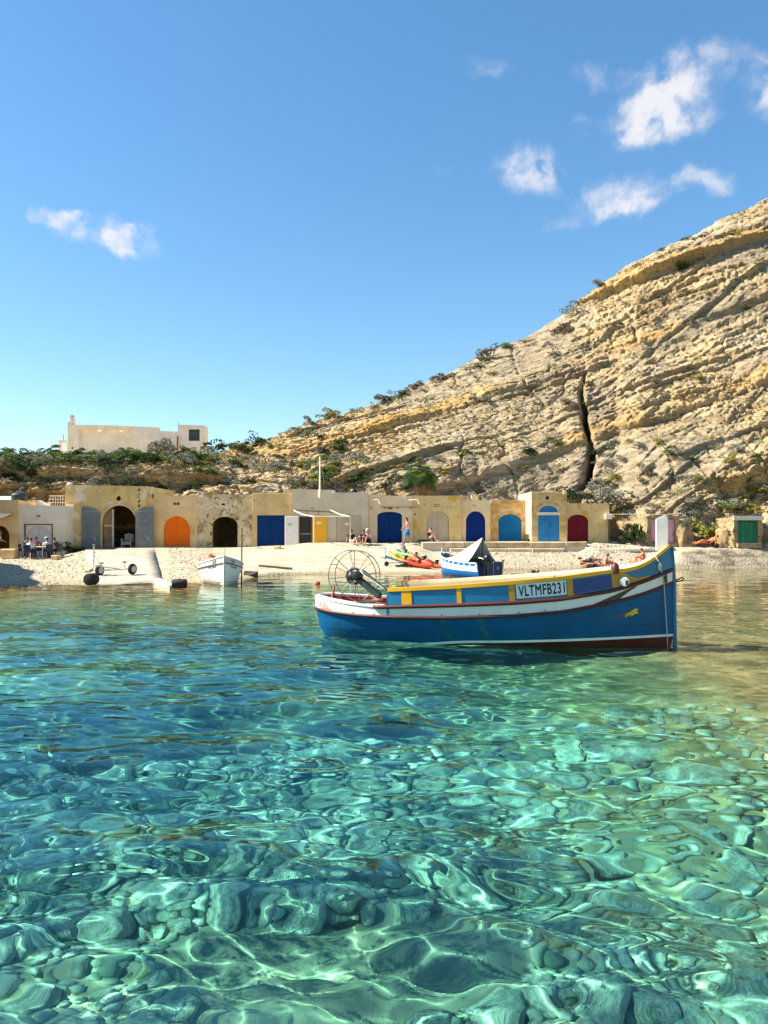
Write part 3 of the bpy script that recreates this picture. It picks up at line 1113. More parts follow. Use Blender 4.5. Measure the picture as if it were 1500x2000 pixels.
def build_boathouses():
    R = {}
    # far left: ochre house with a dark arch under a canopy
    m = plaster('plaster_ochre_far', (.72, .52, .27), [((.80, .64, .40), .7, .5, .62), ((.60, .38, .12), 1.6, .55, .7)], .25)
    Y = 50.0
    t, ops = boathouse('ochre house with a dark archway under a thin canopy, at the photo edge', -70, 35, 976, 1089, Y, 5, m, [(-18, 18.5, 1048, 1027)], steps=[(-70, 976), (35, 976)])
    # shade canopy with a post
    c = MB()
    xa, xb = xpx(-60, Y), xpx(28.5, Y)
    c.add([(xa, Y - 1.6, zpx(1014, Y)), (xb, Y - 1.6, zpx(1014, Y)), (xb - .1, Y - .01, zpx(1004, Y)), (xa, Y - .01, zpx(1004, Y)),
           (xa, Y - 1.6, zpx(1012.6, Y)), (xb, Y - 1.6, zpx(1012.6, Y)), (xb - .1, Y - .01, zpx(1002.6, Y)), (xa, Y - .01, zpx(1002.6, Y))],
          [(0, 1, 2, 3), (7, 6, 5, 4), (0, 4, 5, 1), (1, 5, 6, 2), (2, 6, 7, 3), (3, 7, 4, 0)])
    cn = c.build('canopy', mat('canopy_cloth', (.09, .075, .06), .8, .2, 4), t)
    link('canopy_post', MB().tube([(xpx(7, Y), Y - 1.55, zpx(1014, Y)), (xpx(7, Y), Y - 1.55, zpx(1090, Y))], .03, 8).mesh('canopy_post', IRON, off=world_loc(t)), cn)

    # cream house with the framed double door
    m = plaster('plaster_cream_left', (.80, .72, .60), [((.86, .79, .68), .6, .5, .65)], .2)
    t, ops = boathouse('cream house with pale arched double door in a black frame, behind the diners', 35.3, 127, 987, 1089, Y + .25, 5, m,
                       [(49.5, 101.5, 1025.2, 1025.1)], [(43, 992, 1.2)], steps=[(35.3, 986), (127, 988)])
    Yw = Y + .25
    pale = mat('pale_pink_paint', (.72, .62, .57), .6, .05, 2, .1, 20)
    x0, x1, zb, zs, zt = ops[0]
    # spandrel board around the arch, then the leaves
    a = (x0 + .10, x1 - .08, zb, zpx(1050, Yw), zpx(1027, Yw))
    spd = [(x0, zb), (x0, zt), (x1, zt), (x1, zb)] + arch(*a)[::-1]
    MB().prism(spd, Yw + .05, Yw + .10).build('door_surround', m, t)
    door(t, a, pale, .12, 2, Yw, hinge=False, handle=False)
    fr = MB(); w = .055
    fr.box(x0 - w, x0, Yw - .03, Yw + .06, zb, zt + w).box(x1, x1 + w, Yw - .03, Yw + .06, zb, zt + w).box(x0 + .001, x1 - .001, Yw - .03, Yw + .045, zt, zt + w)
    fr.build('door_frame', IRON, t)
    x, _, z = pix(75.5, 1008, Yw)
    panel(t, 'plaque', mat('plaque_grey', (.32, .28, .24), .7, .2, 6), x - .11, x + .11, Yw - .03, Yw - .001, z - .07, z + .07)
    # sloping parapet on the roof
    MB().prism([(xpx(53, Yw), zpx(987, Yw)), (xpx(53, Yw), zpx(976, Yw)), (xpx(59, Yw), zpx(976, Yw)), (xpx(79, Yw), zpx(986.5, Yw))], Yw + 1.2, Yw + 1.6).build('parapet', m, t)

    # the tall ochre boathouse with the grey shutters
    m = plaster('plaster_ochre_old', (.62, .46, .22), [((.70, .52, .20), .55, .50, .60), ((.74, .62, .44), 1.0, .555, .60), ((.42, .28, .10), 2.6, .58, .68), ((.22, .16, .09), 6.0, .66, .74)], .8)
    Y = 51.6
    t, ops = boathouse('tall worn ochre boathouse with grey shutters thrown open beside a dark archway', 127.3, 285, 948, 1074, Y, 7, m,
                       [(198, 266, 1022, 987, 1070)], [(231, 973.5, 5)], steps=[(127.3, 947), (160, 947.5), (200, 948), (250, 949), (285, 950)])
    R['tall'] = t
    x0, x1, zb, zs, zt = ops[0]
    MB().box(x0 - .2, x1 + .3, Y - .25, Y + 6.5, zb - .2, zb).build('threshold', mat('threshold_stone', (.38, .25, .17), .9, .2, 4, .4, 12), t)
    # raised arch moulding
    mo = MB()
    pts = arch(x0 - .10, x1 + .10, zs - .05, zs, zt + .10, 18)[1:-1]
    mo.tube([(x, Y - .01, z) for x, z in pts], .055, 6)
    mo.build('arch_moulding', mat('moulding_stone', (.55, .42, .26), .9, .15, 4, .4, 20), t)

    def shutter(xl, xr, flip):
        zb_ = zpx(1070.5, Y); zh, zl = zpx(989.5, Y), zpx(1004, Y)
        n = 8
        top = [(xl + (xr - xl) * i / n, zl + (zh - zl) * math.sqrt(max(0, 1 - (i / n if not flip else 1 - i / n) ** 2))) for i in range(n + 1)]
        o = MB().prism([(xl, zb_)] + top + [(xr, zb_)], Y - .12, Y - .07).build('shutter', GREYPAINT, t)
        o['label'] = 'grey wooden shutter with arched top, folded back against the wall'
        a, b = (xl + .36, xr - .1) if not flip else (xl + .1, xr - .36)
        for k in range(5):
            z = zb_ + .35 + k * .49
            link('shutter_board', MB().bbox(a, b, Y - .142, Y - .1205, z - .19, z + .19, .02).mesh('shutter_board', GREYPAINT, off=world_loc(t)), o)
        link('shutter_stile', MB().box(*((xl + .02, xl + .30) if not flip else (xr - .30, xr - .02)), Y - .135, Y - .1205, zb_ + .02, zl - .02 if not flip else zl - .02).mesh('shutter_stile', GREYPAINT, off=world_loc(t)), o)
        link('bolt', MB().tube([((xl + xr) / 2 + .28, Y - .15, zb_ + .5), ((xl + xr) / 2 + .28, Y - .15, zb_ + .72)], .015, 6).mesh('bolt', WHITEPAINT, off=world_loc(t)), o)
    shutter(xpx(160.5, Y), xpx(196.5, Y), False)
    shutter(xpx(265.5, Y), xpx(300, Y), True)
    # inner wooden leaf with a white post
    wood = mat('bare_wood', (.24, .15, .085), .8, .3, 2, .3, 20, layers=[((.34, .23, .14), 3, .5, .7, (6, 6, .5))])
    a = [(x0 + .05, zb + .02)] + [(x, z - .03) for x, z in arch(x0 + .02, x1 - .02, zb, zs, zt - .02, 24)[1:] if x < xpx(216, Y)] + [(xpx(216, Y), zb + .02)]
    leaf = MB().prism(a, Y + .36, Y + .40).build('inner_leaf', wood, t)
    link('leaf_rail', MB().box(x0 + .05, xpx(215, Y), Y + .33, Y + .359, zpx(1028, Y), zpx(1025.6, Y)).mesh('leaf_rail', mat('pale_wood', (.62, .50, .36), .7, .1), off=world_loc(t)), leaf)
    MB().box(xpx(216.2, Y), xpx(218.5, Y), Y + .30, Y + .42, zb + .005, zpx(994, Y)).build('door_post', mat('pale_post', (.66, .56, .45), .7, .1), t)
    # rendered patches and old marks on the right-hand edge
    for (a_, b_, c_, d_) in ((146, 168, 963, 980), (128.5, 146, 984, 998)):
        MB().prism([(xpx(a_, Y), zpx(d_, Y)), (xpx(a_ + 1, Y), zpx(c_, Y)), (xpx(b_ - 2, Y), zpx(c_ + 1, Y)), (xpx(b_, Y), zpx(d_ - 1, Y))], Y - .02, Y - .001).build('render_patch', mat('patch_render', (.72, .60, .42), .9, .1, 4, .4, 20), t)
    for k, y_ in enumerate((957, 969, 979, 988)):
        wr = MB()
        x, _, z = pix(272, y_, Y)
        if k == 1:
            wr.box(x - .10, x + .10, Y - .02, Y - .002, z + .08, z + .12).box(x - .10, x - .06, Y - .02, Y - .002, z - .12, z + .08).box(x - .06, x + .10, Y - .02, Y - .002, z - .12, z - .08)
        else:
            wr.prism([(x - .05, z - .12), (x - .09, z + .02), (x + .01, z + .14), (x + .07, z - .02)], Y - .02, Y - .002)
        wr.build('old_mark', mat('mark_dark', (.10, .07, .05), .9, .2), t)
    MB().ell((xpx(133, Y), Y + .25, zpx(947, Y) + .06), (.22, .18, .12), 10, 6).build('parapet_stone', mat('pale_stone', (.70, .62, .50), .9, .1, 4, .4), t)

    # orange door
    m = plaster('plaster_orange_house', (.70, .50, .26), [((.74, .58, .34), .6, .5, .62), ((.58, .36, .13), 1.6, .56, .66), ((.30, .20, .09), 5.5, .62, .72)], .6)
    Y = 52.0
    t, ops = boathouse('ochre boathouse with a bright orange arched door', 285.2, 385, 967, 1074, Y, 5.2, m, [(319.5, 371, 1035, 1008, 1068)])
    door(t, ops[0], mat('orange_paint', (.84, .15, .004), .6, .06, 2, .1, 20, .15), .12, 2, handle=False, hinge=False)
    x0, x1, zb, zs, zt = ops[0]
    panel(t, 'door_step', mat('pale_stone', (.70, .62, .50)), x0 - .1, x1 + .1, Y - .18, Y + .1, zb - .12, zb - .003)
    for dx in (-.11, .11):
        x, _, z = pix(344.5, 984, Y)
        panel(t, 'vent', mat('vent_red', (.09, .03, .02), .8), x + dx - .085, x + dx + .085, Y - .02, Y - .001, z - .08, z + .08)
    x, _, z = pix(299, 970, Y)
    MB().box(x - .03, x + .03, Y - .12, Y - .002, z - .1, z + .16).build('spout', IRON, t)

    # weathered house with the dark open arch
    m = plaster('plaster_weathered', (.60, .48, .30), [((.68, .57, .40), .8, .47, .60), ((.36, .28, .15), 1.5, .53, .62), ((.17, .125, .075), 4.2, .555, .64), ((.72, .63, .48), 1.2, .60, .66)], .9)
    Y = 52.0
    t, ops = boathouse('weathered grey-ochre boathouse with an open black archway', 385.3, 492, 966, 1076, Y, 7, m, [(414, 464, 1026, 1009, 1073)], steps=[(385.3, 967), (420, 965.5), (460, 966), (492, 965)])
    R['arch'] = t
    x, _, z = pix(436.5, 985, Y)
    panel(t, 'plaque', mat('plaque_pale', (.64, .57, .46), .8, .1), x - .25, x + .25, Y - .05, Y - .001, z - .22, z + .22)
    panel(t, 'plaque_mark', DARK, x - .12, x + .12, Y - .06, Y - .0505, z - .07, z + .06)
    floodlight(t, 395, 969, Y)

    # blue wide door in bare stone
    m = plaster('plaster_tan_stone', (.62, .45, .22), [((.66, .50, .28), .8, .5, .6), ((.50, .33, .13), 2.0, .56, .66), ((.28, .19, .09), 5, .63, .74)], .7)
    Y = 51.9
    t, ops = boathouse('tan stone boathouse with a wide dark blue rectangular door', 492.2, 570, 962, 1076, Y, 5.2, m, [(502, 556.5, 1006.5, 1006.4, 1071)])
    navy = mat('navy_paint', (.001, .030, .135), .65, .10, 2, .1, 20, .12)
    door(t, ops[0], navy, .06, 2, handle=True, hinge=False)
    x, _, z = pix(524, 971, Y)
    panel(t, 'slot', DARK, x - .05, x + .05, Y - .012, Y - .001, z - .16, z + .14)
    off = world_loc(t)
    for row, (ya, yb) in enumerate(((964, 988.5), (989.5, 1004))):
        px = 493.5
        while px < 569:
            e = min(569, px + rnd.uniform(24, 36))
            if 569 - e < 9:
                e = 569
            link('stone_block', MB().bbox(xpx(px, Y), xpx(e - .5, Y), Y - .02, Y - .001, zpx(yb, Y), zpx(ya, Y), .012, .006, rnd).mesh('stone_block', m, off=off), t)
            px = e

    # cream kiosk with white, dark and yellow doors, awning frame and flagpole
    m = plaster('plaster_greige', (.58, .50, .39), [((.63, .55, .43), .5, .5, .65)], .15)
    Y = 51.7
    t, ops = boathouse('cream flat-fronted boathouse with white, dark and yellow doors under an awning frame', 570.2, 645, 955, 1073, Y, 5.2, m,
                       [(584, 609.5, 1008.5, 1008.4, 1065)], steps=[(570.2, 955), (645, 957)])
    R['kiosk'] = t
    z0, z1 = zpx(1066, Y), zpx(1008, Y)
    wd = MB().box(xpx(556.8, Y), xpx(583.3, Y), Y - .20, Y - .15, z0, z1).build('door_leaf', WHITEPAINT, t)
    wd['label'] = 'white door leaf standing open'
    for k in range(4):
        z = z0 + .25 + k * .5
        link('door_board', MB().bbox(xpx(557.6, Y), xpx(582.6, Y), Y - .216, Y - .2005, z - .23, z + .24, .01).mesh('door_board', WHITEPAINT, off=world_loc(t)), wd)
    flat_text('DIVE', .16, IRON, wd, (xpx(567, Y), Y - .222, zpx(1023.3, Y)), world_loc(t)) if False else None
    for k, yy in enumerate((1023, 1025.5)):
        link('door_sign', MB().box(xpx(562.5 + k, Y), xpx(570.5, Y), Y - .224, Y - .2165, zpx(yy + .9, Y), zpx(yy, Y)).mesh('door_sign', IRON, off=world_loc(t)), wd)
    fr = MB()
    fr.box(xpx(584, Y), xpx(586, Y), Y + .02, Y + .2, z0, z1).box(xpx(607.5, Y), xpx(609.4, Y), Y + .02, Y + .2, z0, z1).box(xpx(586.05, Y), xpx(607.4, Y), Y + .02, Y + .2, zpx(1010.5, Y), z1)
    fr.build('door_frame', mat('brown_frame', (.16, .07, .035), .6, .2), t)
    MB().box(xpx(586.1, Y), xpx(607.3, Y), Y + .12, Y + .16, z0, zpx(1011, Y)).build('door_leaf', mat('dark_door', (.018, .02, .02), .5, .2), t)
    MB().box(xpx(587, Y), xpx(606.5, Y), Y + .09, Y + .118, zpx(1043.4, Y), zpx(1042.2, Y)).build('push_bar', mat('steel', (.35, .36, .37), .4, .1, metal=.8), t)
    yd = MB().box(xpx(610.5, Y), xpx(638, Y), Y - .09, Y - .04, zpx(1066, Y), zpx(1008.5, Y)).build('door_leaf', mat('yellow_paint_door', (.86, .42, .004), .45, .05, 2, .08, 20), t)
    yd['label'] = 'bright yellow door leaf'
    link('door_sign', MB().box(xpx(618.5, Y), xpx(627.5, Y), Y - .104, Y - .0905, zpx(1023.3, Y), zpx(1019, Y)).mesh('door_sign', WHITEPAINT, off=world_loc(t)), yd)
    # awning frame of white tubes and wires
    aw = MB()
    za, zf = zpx(996.5, Y), zpx(1007.5, Y)
    yo = Y - 2.0
    xl, xr = xpx(570.5, Y), xpx(646, Y)
    fl, fr_ = xpx(613, yo), xpx(684, yo)
    zf = zpx(1009, yo)
    A = MB().tube([(xl, Y - .03, za), (xr + .5, Y - .03, zpx(1001, Y))], .022, 6).build('awning_rail', IRON, t)
    for nm, pts, r_, m_ in (('awning_arm', [(xl + .1, Y - .05, za), ((xl + fl) / 2, (Y + yo) / 2, (za + zf) / 2 - .08), (fl, yo, zf)], .035, WHITEPAINT),
                            ('awning_arm', [(xr, Y - .05, za), ((xr + fr_) / 2, (Y + yo) / 2, (za + zf) / 2 - .08), (fr_, yo, zf)], .035, WHITEPAINT),
                            ('awning_bar', [(fl, yo, zf + .02), (fr_, yo, zf + .02)], .022, WHITEPAINT),
                            ('awning_post', [(fl, yo, zf), (fl, yo, 1.05)], .024, WHITEPAINT), ('awning_post', [(fr_, yo, zf), (fr_, yo, 1.05)], .024, WHITEPAINT)):
        link(nm, MB().tube(pts, r_, 6).mesh(nm, m_, off=world_loc(t)), A)
    for px in (600, 622):
        link('awning_bracket', MB().tube([(xpx(px, Y), Y - .03, za - .05), (xpx(px, Y), Y - .03, za - .3)], .015, 5).mesh('awning_bracket', IRON, off=world_loc(t)), A)
    pole = MB()
    x, _, z = pix(625, 958, Y)
    pole.tube([(x, Y - .06, zpx(972, Y)), (x, Y - .06, zpx(955, Y))], .075, 10).tube([(x, Y - .06, zpx(954.9, Y)), (x, Y - .06, zpx(892, Y))], [.06, .04], 10)
    pl = pole.build('flagpole', WHITEPAINT, t, True)
    link('halyard', MB().tube([(x + .05, Y - .06, zpx(894, Y)), (x + .28, Y - .03, zpx(945, Y))], .006, 4).mesh('halyard', WHITEPAINT, off=world_loc(t)), pl)

    # its neighbour with the beige double door
    m2 = m
    t, ops = boathouse('cream flat-fronted boathouse with a plain beige double door', 645.2, 719, 962, 1072, Y, 5.2, m2, [(656.5, 705.5, 1006.8, 1006.7, 1064)])
    door(t, ops[0], BEIGE_DOOR, .03, 2, hinge=False, handle=False)
    panel(t, 'door_sign', WHITEPAINT, xpx(674, Y), xpx(682, Y), Y + .01, Y + .028, zpx(1025.5, Y), zpx(1021.5, Y))
    flat_text('51', .16, IRON, t, (xpx(681.5, Y), Y - .006, zpx(1004.5, Y)), world_loc(t))
    floodlight(t, 651, 961, Y)
    flat_text('52', .16, IRON, R['kiosk'], (xpx(610, Y), Y - .006, zpx(992, Y)), world_loc(R['kiosk']))
    x, _, z = pix(691, 958, Y + 1)
    # dark dish behind the parapet
    MB().ell((x, Y + 1.2, zpx(961, Y + 1.2)), (.26, .2, .24), 12, 8).build('roof_dome', mat('black_plastic', (.012, .012, .016), .4, .2), t)

    # pinkish house with the segmental blue door
    m = plaster('plaster_pink_cream', (.70, .55, .38), [((.75, .61, .44), .5, .5, .65)], .15)
    Y = 51.9
    t, ops = boathouse('peach-cream boathouse with a broad navy door and red-brown brackets', 719.3, 806, 968, 1072, Y, 3.4, m, [(737, 785, 1007, 999.5, 1060)],
                       steps=[(719.3, 966), (750, 966.2), (753, 968), (806, 968.5)])
    door(t, ops[0], navy, .16, 2, hinge=False, handle=False)
    x0, x1, zb, zs, zt = ops[0]
    panel(t, 'door_step', mat('grey_step', (.22, .20, .18), .9, .2), x0 - .05, x1 + .2, Y - .22, Y + .3, zb - .14, zb - .003)
    br = MB()
    redb = mat('redbrown', (.22, .06, .035), .7, .2)
    rail = MB().box(xpx(743, Y), xpx(820, Y), Y - .07, Y - .045, zpx(991, Y), zpx(990.2, Y)).build('rail', redb, t)
    for px in (725, 750.5, 776, 801):
        link('bracket', MB().box(xpx(px, Y), xpx(px + 1.3, Y), Y - .09, Y - .002, zpx(994, Y), zpx(989.6, Y)).mesh('bracket', redb, off=world_loc(t)), rail)
    link('name_board', MB().box(xpx(757.5, Y), xpx(766, Y), Y - .06, Y - .03, zpx(994.5, Y), zpx(991.2, Y)).mesh('name_board', redb, off=world_loc(t)), rail)
    for px in (723, 799):
        a, b, c = (xpx(px, Y), Y - .02, zpx(977, Y)), (xpx(px + 15, Y), Y - .4, zpx(976, Y)), (xpx(px + 19, Y), Y - .6, zpx(985, Y))
        MB().tube([a, b, c], .02, 5).build('lamp_arm', WHITEPAINT, t)
    floodlight(t, 789, 971, Y)

    # worn yellow house with the beige arch
    m = plaster('plaster_yellow_worn', (.66, .48, .23), [((.70, .54, .30), .6, .45, .6), ((.62, .38, .06), .9, .56, .62), ((.30, .20, .07), 3.5, .62, .68)], .5)
    Y = 52.0
    t, ops = boathouse('worn yellow boathouse with a beige arched door and small tile plaque', 806.2, 901, 968, 1071, Y, 3.4, m, [(833.5, 877, 1016, 999, 1062)])
    door(t, ops[0], BEIGE_DOOR, .10, 2, hinge=False, handle=False)
    x, _, z = pix(853, 987.5, Y)
    panel(t, 'tile_frame', mat('tile_brown', (.28, .17, .05), .7, .2), x - .18, x + .18, Y - .03, Y - .001, z - .1, z + .1)
    panel(t, 'tile', mat('tile_face', (.58, .40, .12), .6, .1), x - .14, x + .14, Y - .036, Y - .0305, z - .065, z + .065)
    MB().tube([(xpx(811, Y), Y - .02, zpx(1004.5, Y)), (xpx(811, Y), Y - .001, zpx(1004.5, Y))], .06, 10).build('junction_box', IRON, t)

    # cream house, dark blue arch
    m = plaster('plaster_cream_blue', (.70, .54, .34), [((.74, .61, .42), .6, .5, .62), ((.42, .30, .15), 2.6, .60, .68), ((.22, .16, .09), 6, .66, .74)], .5)
    Y = 52.3
    t, ops = boathouse('narrow cream boathouse with a dark royal blue arched door', 901.2, 958, 976, 1070, Y, 5.2, m, [(910, 948, 1019, 998.5, 1059)],
                       steps=[(901.2, 967), (904.5, 967), (905, 976.5), (914, 976.5), (958, 976.5)])
    door(t, ops[0], mat('royal_paint', (.001, .020, .14), .65, .08, 2, .1, 20, .12), .14, 1, hinge=False, handle=False)
    for px in (903.5, 922.5):
        MB().box(xpx(px, Y), xpx(px + 13, Y), Y + .4, Y + .9, zpx(976, Y), zpx(967.5, Y)).build('parapet_stone', m, t)

    # bare block house with the mid-blue arch, set back a little
    tans = [mat('block_tan_%d' % i, c, .93, .16, 3, .7, 16, .1, layers=[((.30, .19, .07), 4, .60, .72)], bdist=.02) for i, c in enumerate([(.56, .36, .13), (.60, .40, .16), (.50, .31, .11), (.62, .45, .22)])]
    mortar = mat('mortar', (.66, .50, .28), .95, .12, 4, .5, 20, .1)
    Y = 53.6
    t, ops = boathouse('bare stone-block boathouse with a mid-blue arched door', 958.2, 1040, 977, 1072, Y, 5, mortar, [(973.5, 1018.5, 1019, 1004.5, 1058.5)], steps=[(958.2, 976.5), (1040, 976.5)])
    x0, x1 = xpx(958.2, Y), xpx(1040, Y)
    blocks(t, Y, x0 + .01, x1 - .01, zpx(1060, Y), zpx(976.5, Y), ops, .33, (.45, .85), tans)
    door(t, ops[0], mat('mid_blue_paint', (.004, .13, .35), .6, .10, 1.5, .1, 20, .15), .03, 2, hinge=True, handle=False)

    # tower-like block house with the lunette
    Y = 51.5
    t, ops = boathouse('tallest stone-block boathouse with a light blue door below a blue lunette', 1037.5, 1107, 959.5, 1072, Y, 5, mortar,
                       [(1051, 1092.5, 1006.2, 1006.1, 1056.5), (1053, 1089.5, 1000, 987.5, 1000.4)], [(1069, 972.5, 3.2)], steps=[(1037.5, 959.5), (1107, 961)])
    big = (xpx(1051, Y), xpx(1092.5, Y), zpx(1056.5, Y), zpx(1000.4, Y), zpx(985.5, Y))
    hole = (xpx(1064, Y), xpx(1074, Y), zpx(977, Y), zpx(972.5, Y), zpx(967.8, Y))
    blocks(t, Y, xpx(1037.5, Y) + .01, xpx(1107, Y) - .01, zpx(1058, Y), zpx(961, Y), [big], .34, (.42, .8), tans)
    lb = mat('light_blue_paint', (.025, .18, .40), .6, .10, 1.5, .12, 20, .15)
    door(t, ops[0] if ops[0][4] < ops[1][4] else ops[1], lb, .04, 2, hinge=True)
    lun = ops[1] if ops[0][4] < ops[1][4] else ops[0]
    MB().prism(arch(*lun), Y + .04, Y + .08).build('lunette', lb, t)
    MB().box(xpx(1050, Y), xpx(1093.5, Y), Y - .05, Y + .02, zpx(1005.8, Y), zpx(1000.6, Y)).build('lintel', mat('pale_lintel', (.74, .64, .50), .9, .08, 3, .3), t)
    MB().tube([(xpx(1069, Y), Y - .033, zpx(972.5, Y)), (xpx(1069, Y), Y - .027, zpx(972.5, Y))], .12, 14).build('vent_hole', DARK, t)
    MB().box(xpx(1100, Y), xpx(1105.5, Y), Y - .12, Y - .03, zpx(965, Y), zpx(958.5, Y)).build('parapet_stone', mat('pale_stone', (.70, .62, .50)), t)

    # ochre house with the maroon arch
    m = plaster('plaster_maroon_house', (.66, .48, .24), [((.70, .54, .32), .6, .5, .6), ((.56, .36, .08), 1.1, .54, .64), ((.32, .21, .09), 4, .60, .70)], .7)
    Y = 51.9
    t, ops = boathouse('low ochre boathouse with a maroon arched door at the row end', 1107.3, 1190, 983, 1071, Y, 5, m, [(1108.5, 1149, 1019, 1005, 1058.5)])
    door(t, ops[0], mat('maroon_paint', (.14, .008, .014), .65, .12, 1.5, .1, 20, .12), .06, 2, hinge=True, handle=False)
    MB().box(xpx(1181, Y), xpx(1193, Y), Y - .28, Y - .003, zpx(1014, Y), zpx(1003.5, Y)).build('meter_box', WHITEPAINT, t)
    MB().tube([(xpx(1188, Y), Y - .04, zpx(1060, Y)), (xpx(1188, Y), Y - .04, zpx(1014, Y))], .025, 6).build('pipe', IRON, t)

    # doors cut into the rock on the right
    for nm, lab, a, b_, ya, yb, Yd, col, pl in (('rock_store', 'pink door of a store cut into the rock behind the bow', 1272, 1318.5, 1013, 1061, 50.7, (.74, .34, .40), 3),
                                                ('rock_store', 'small green plank door under a concrete lintel in the rock', 1441, 1481, 1017, 1060, 49.9, (.006, .17, .075), 5)):
        x0, x1, z0, z1 = xpx(a, Yd), xpx(b_, Yd), zpx(yb, Yd), zpx(ya, Yd)
        t = thing(nm, lab, 'door', ((x0 + x1) / 2, Yd, z0), 0)
        stone = hill_material()
        n = 7
        jl = [(x0 - .28 + rnd.uniform(-.08, .08), z0 - .4 + (z1 - z0 + .58) * i / n) for i in range(n + 1)]
        jr = [(x1 + .28 + rnd.uniform(-.08, .08), z0 - .4 + (z1 - z0 + .58) * i / n) for i in range(n + 1)]
        MB().holed(jl + jr[::-1], [[(x0, z0), (x0, z1), (x1, z1), (x1, z0)]], Yd, Yd + 3.0).build('wall', stone, t)
        pm = mat('door_paint_%d' % int(a), col, .6, .12, 3, .2, 20, layers=[(tuple(min(1, c * 1.3 + .05) for c in col), 3, .55, .75, (5, 5, .6))])
        w = (x1 - x0) / pl
        for i in range(pl):
            MB().bbox(x0 + i * w + .006, x0 + (i + 1) * w - .006, Yd + .16 - .01 * (i % 2), Yd + .22, z0 + .02, z1 - .04, .012, .004, rnd).build('door_plank', pm, t)
        if pl == 5:
            MB().box(x0 - .32, x1 + .3, Yd - .14, Yd - .003, z1 + .04, z1 + .32).build('lintel', mat('concrete', (.70, .64, .56), .9, .08, 3, .3, 20), t)
        if pl == 5:
            MB().box(x0 + .02, x1 - .5, Yd + .12, Yd + .145, zpx(1037, Yd), zpx(1035, Yd)).build('door_batten', pm, t)
            MB().box(x0 - .1, x1 + .1, Yd - .25, Yd - .003, z0 - .35, z0 - .02).build('door_step', stone, t)
    for i, (px, py, Y, r, sx, sz, lab) in enumerate(((1421, 1056, 50.7, .85, .7, 1.5, 'pale rock bulging beside the left jamb of the green door'), (1508, 1058, 50.4, 1.05, .75, 1.5, 'pale rock mass right of the green door'),
                                                     (1336, 1060, 51.2, .9, .8, 1.7, 'upright pale rock right of the pink door'), (1255, 1062, 51.4, .7, 1.1, .9, 'low ochre rock left of the pink door')  )):
        x, y, z = pix(px, py, Y)
        o = link('rock', rock_mesh('rock', 60 + i, hill_material(), 4, 1.0, .5))
        o.location = (x, y, z); o.scale = (r * sx, r * .9, r * sz); o.rotation_euler = (0, 0, i * 1.3)
        tag(o, lab, 'rock')
    return R


BH = build_boathouses()


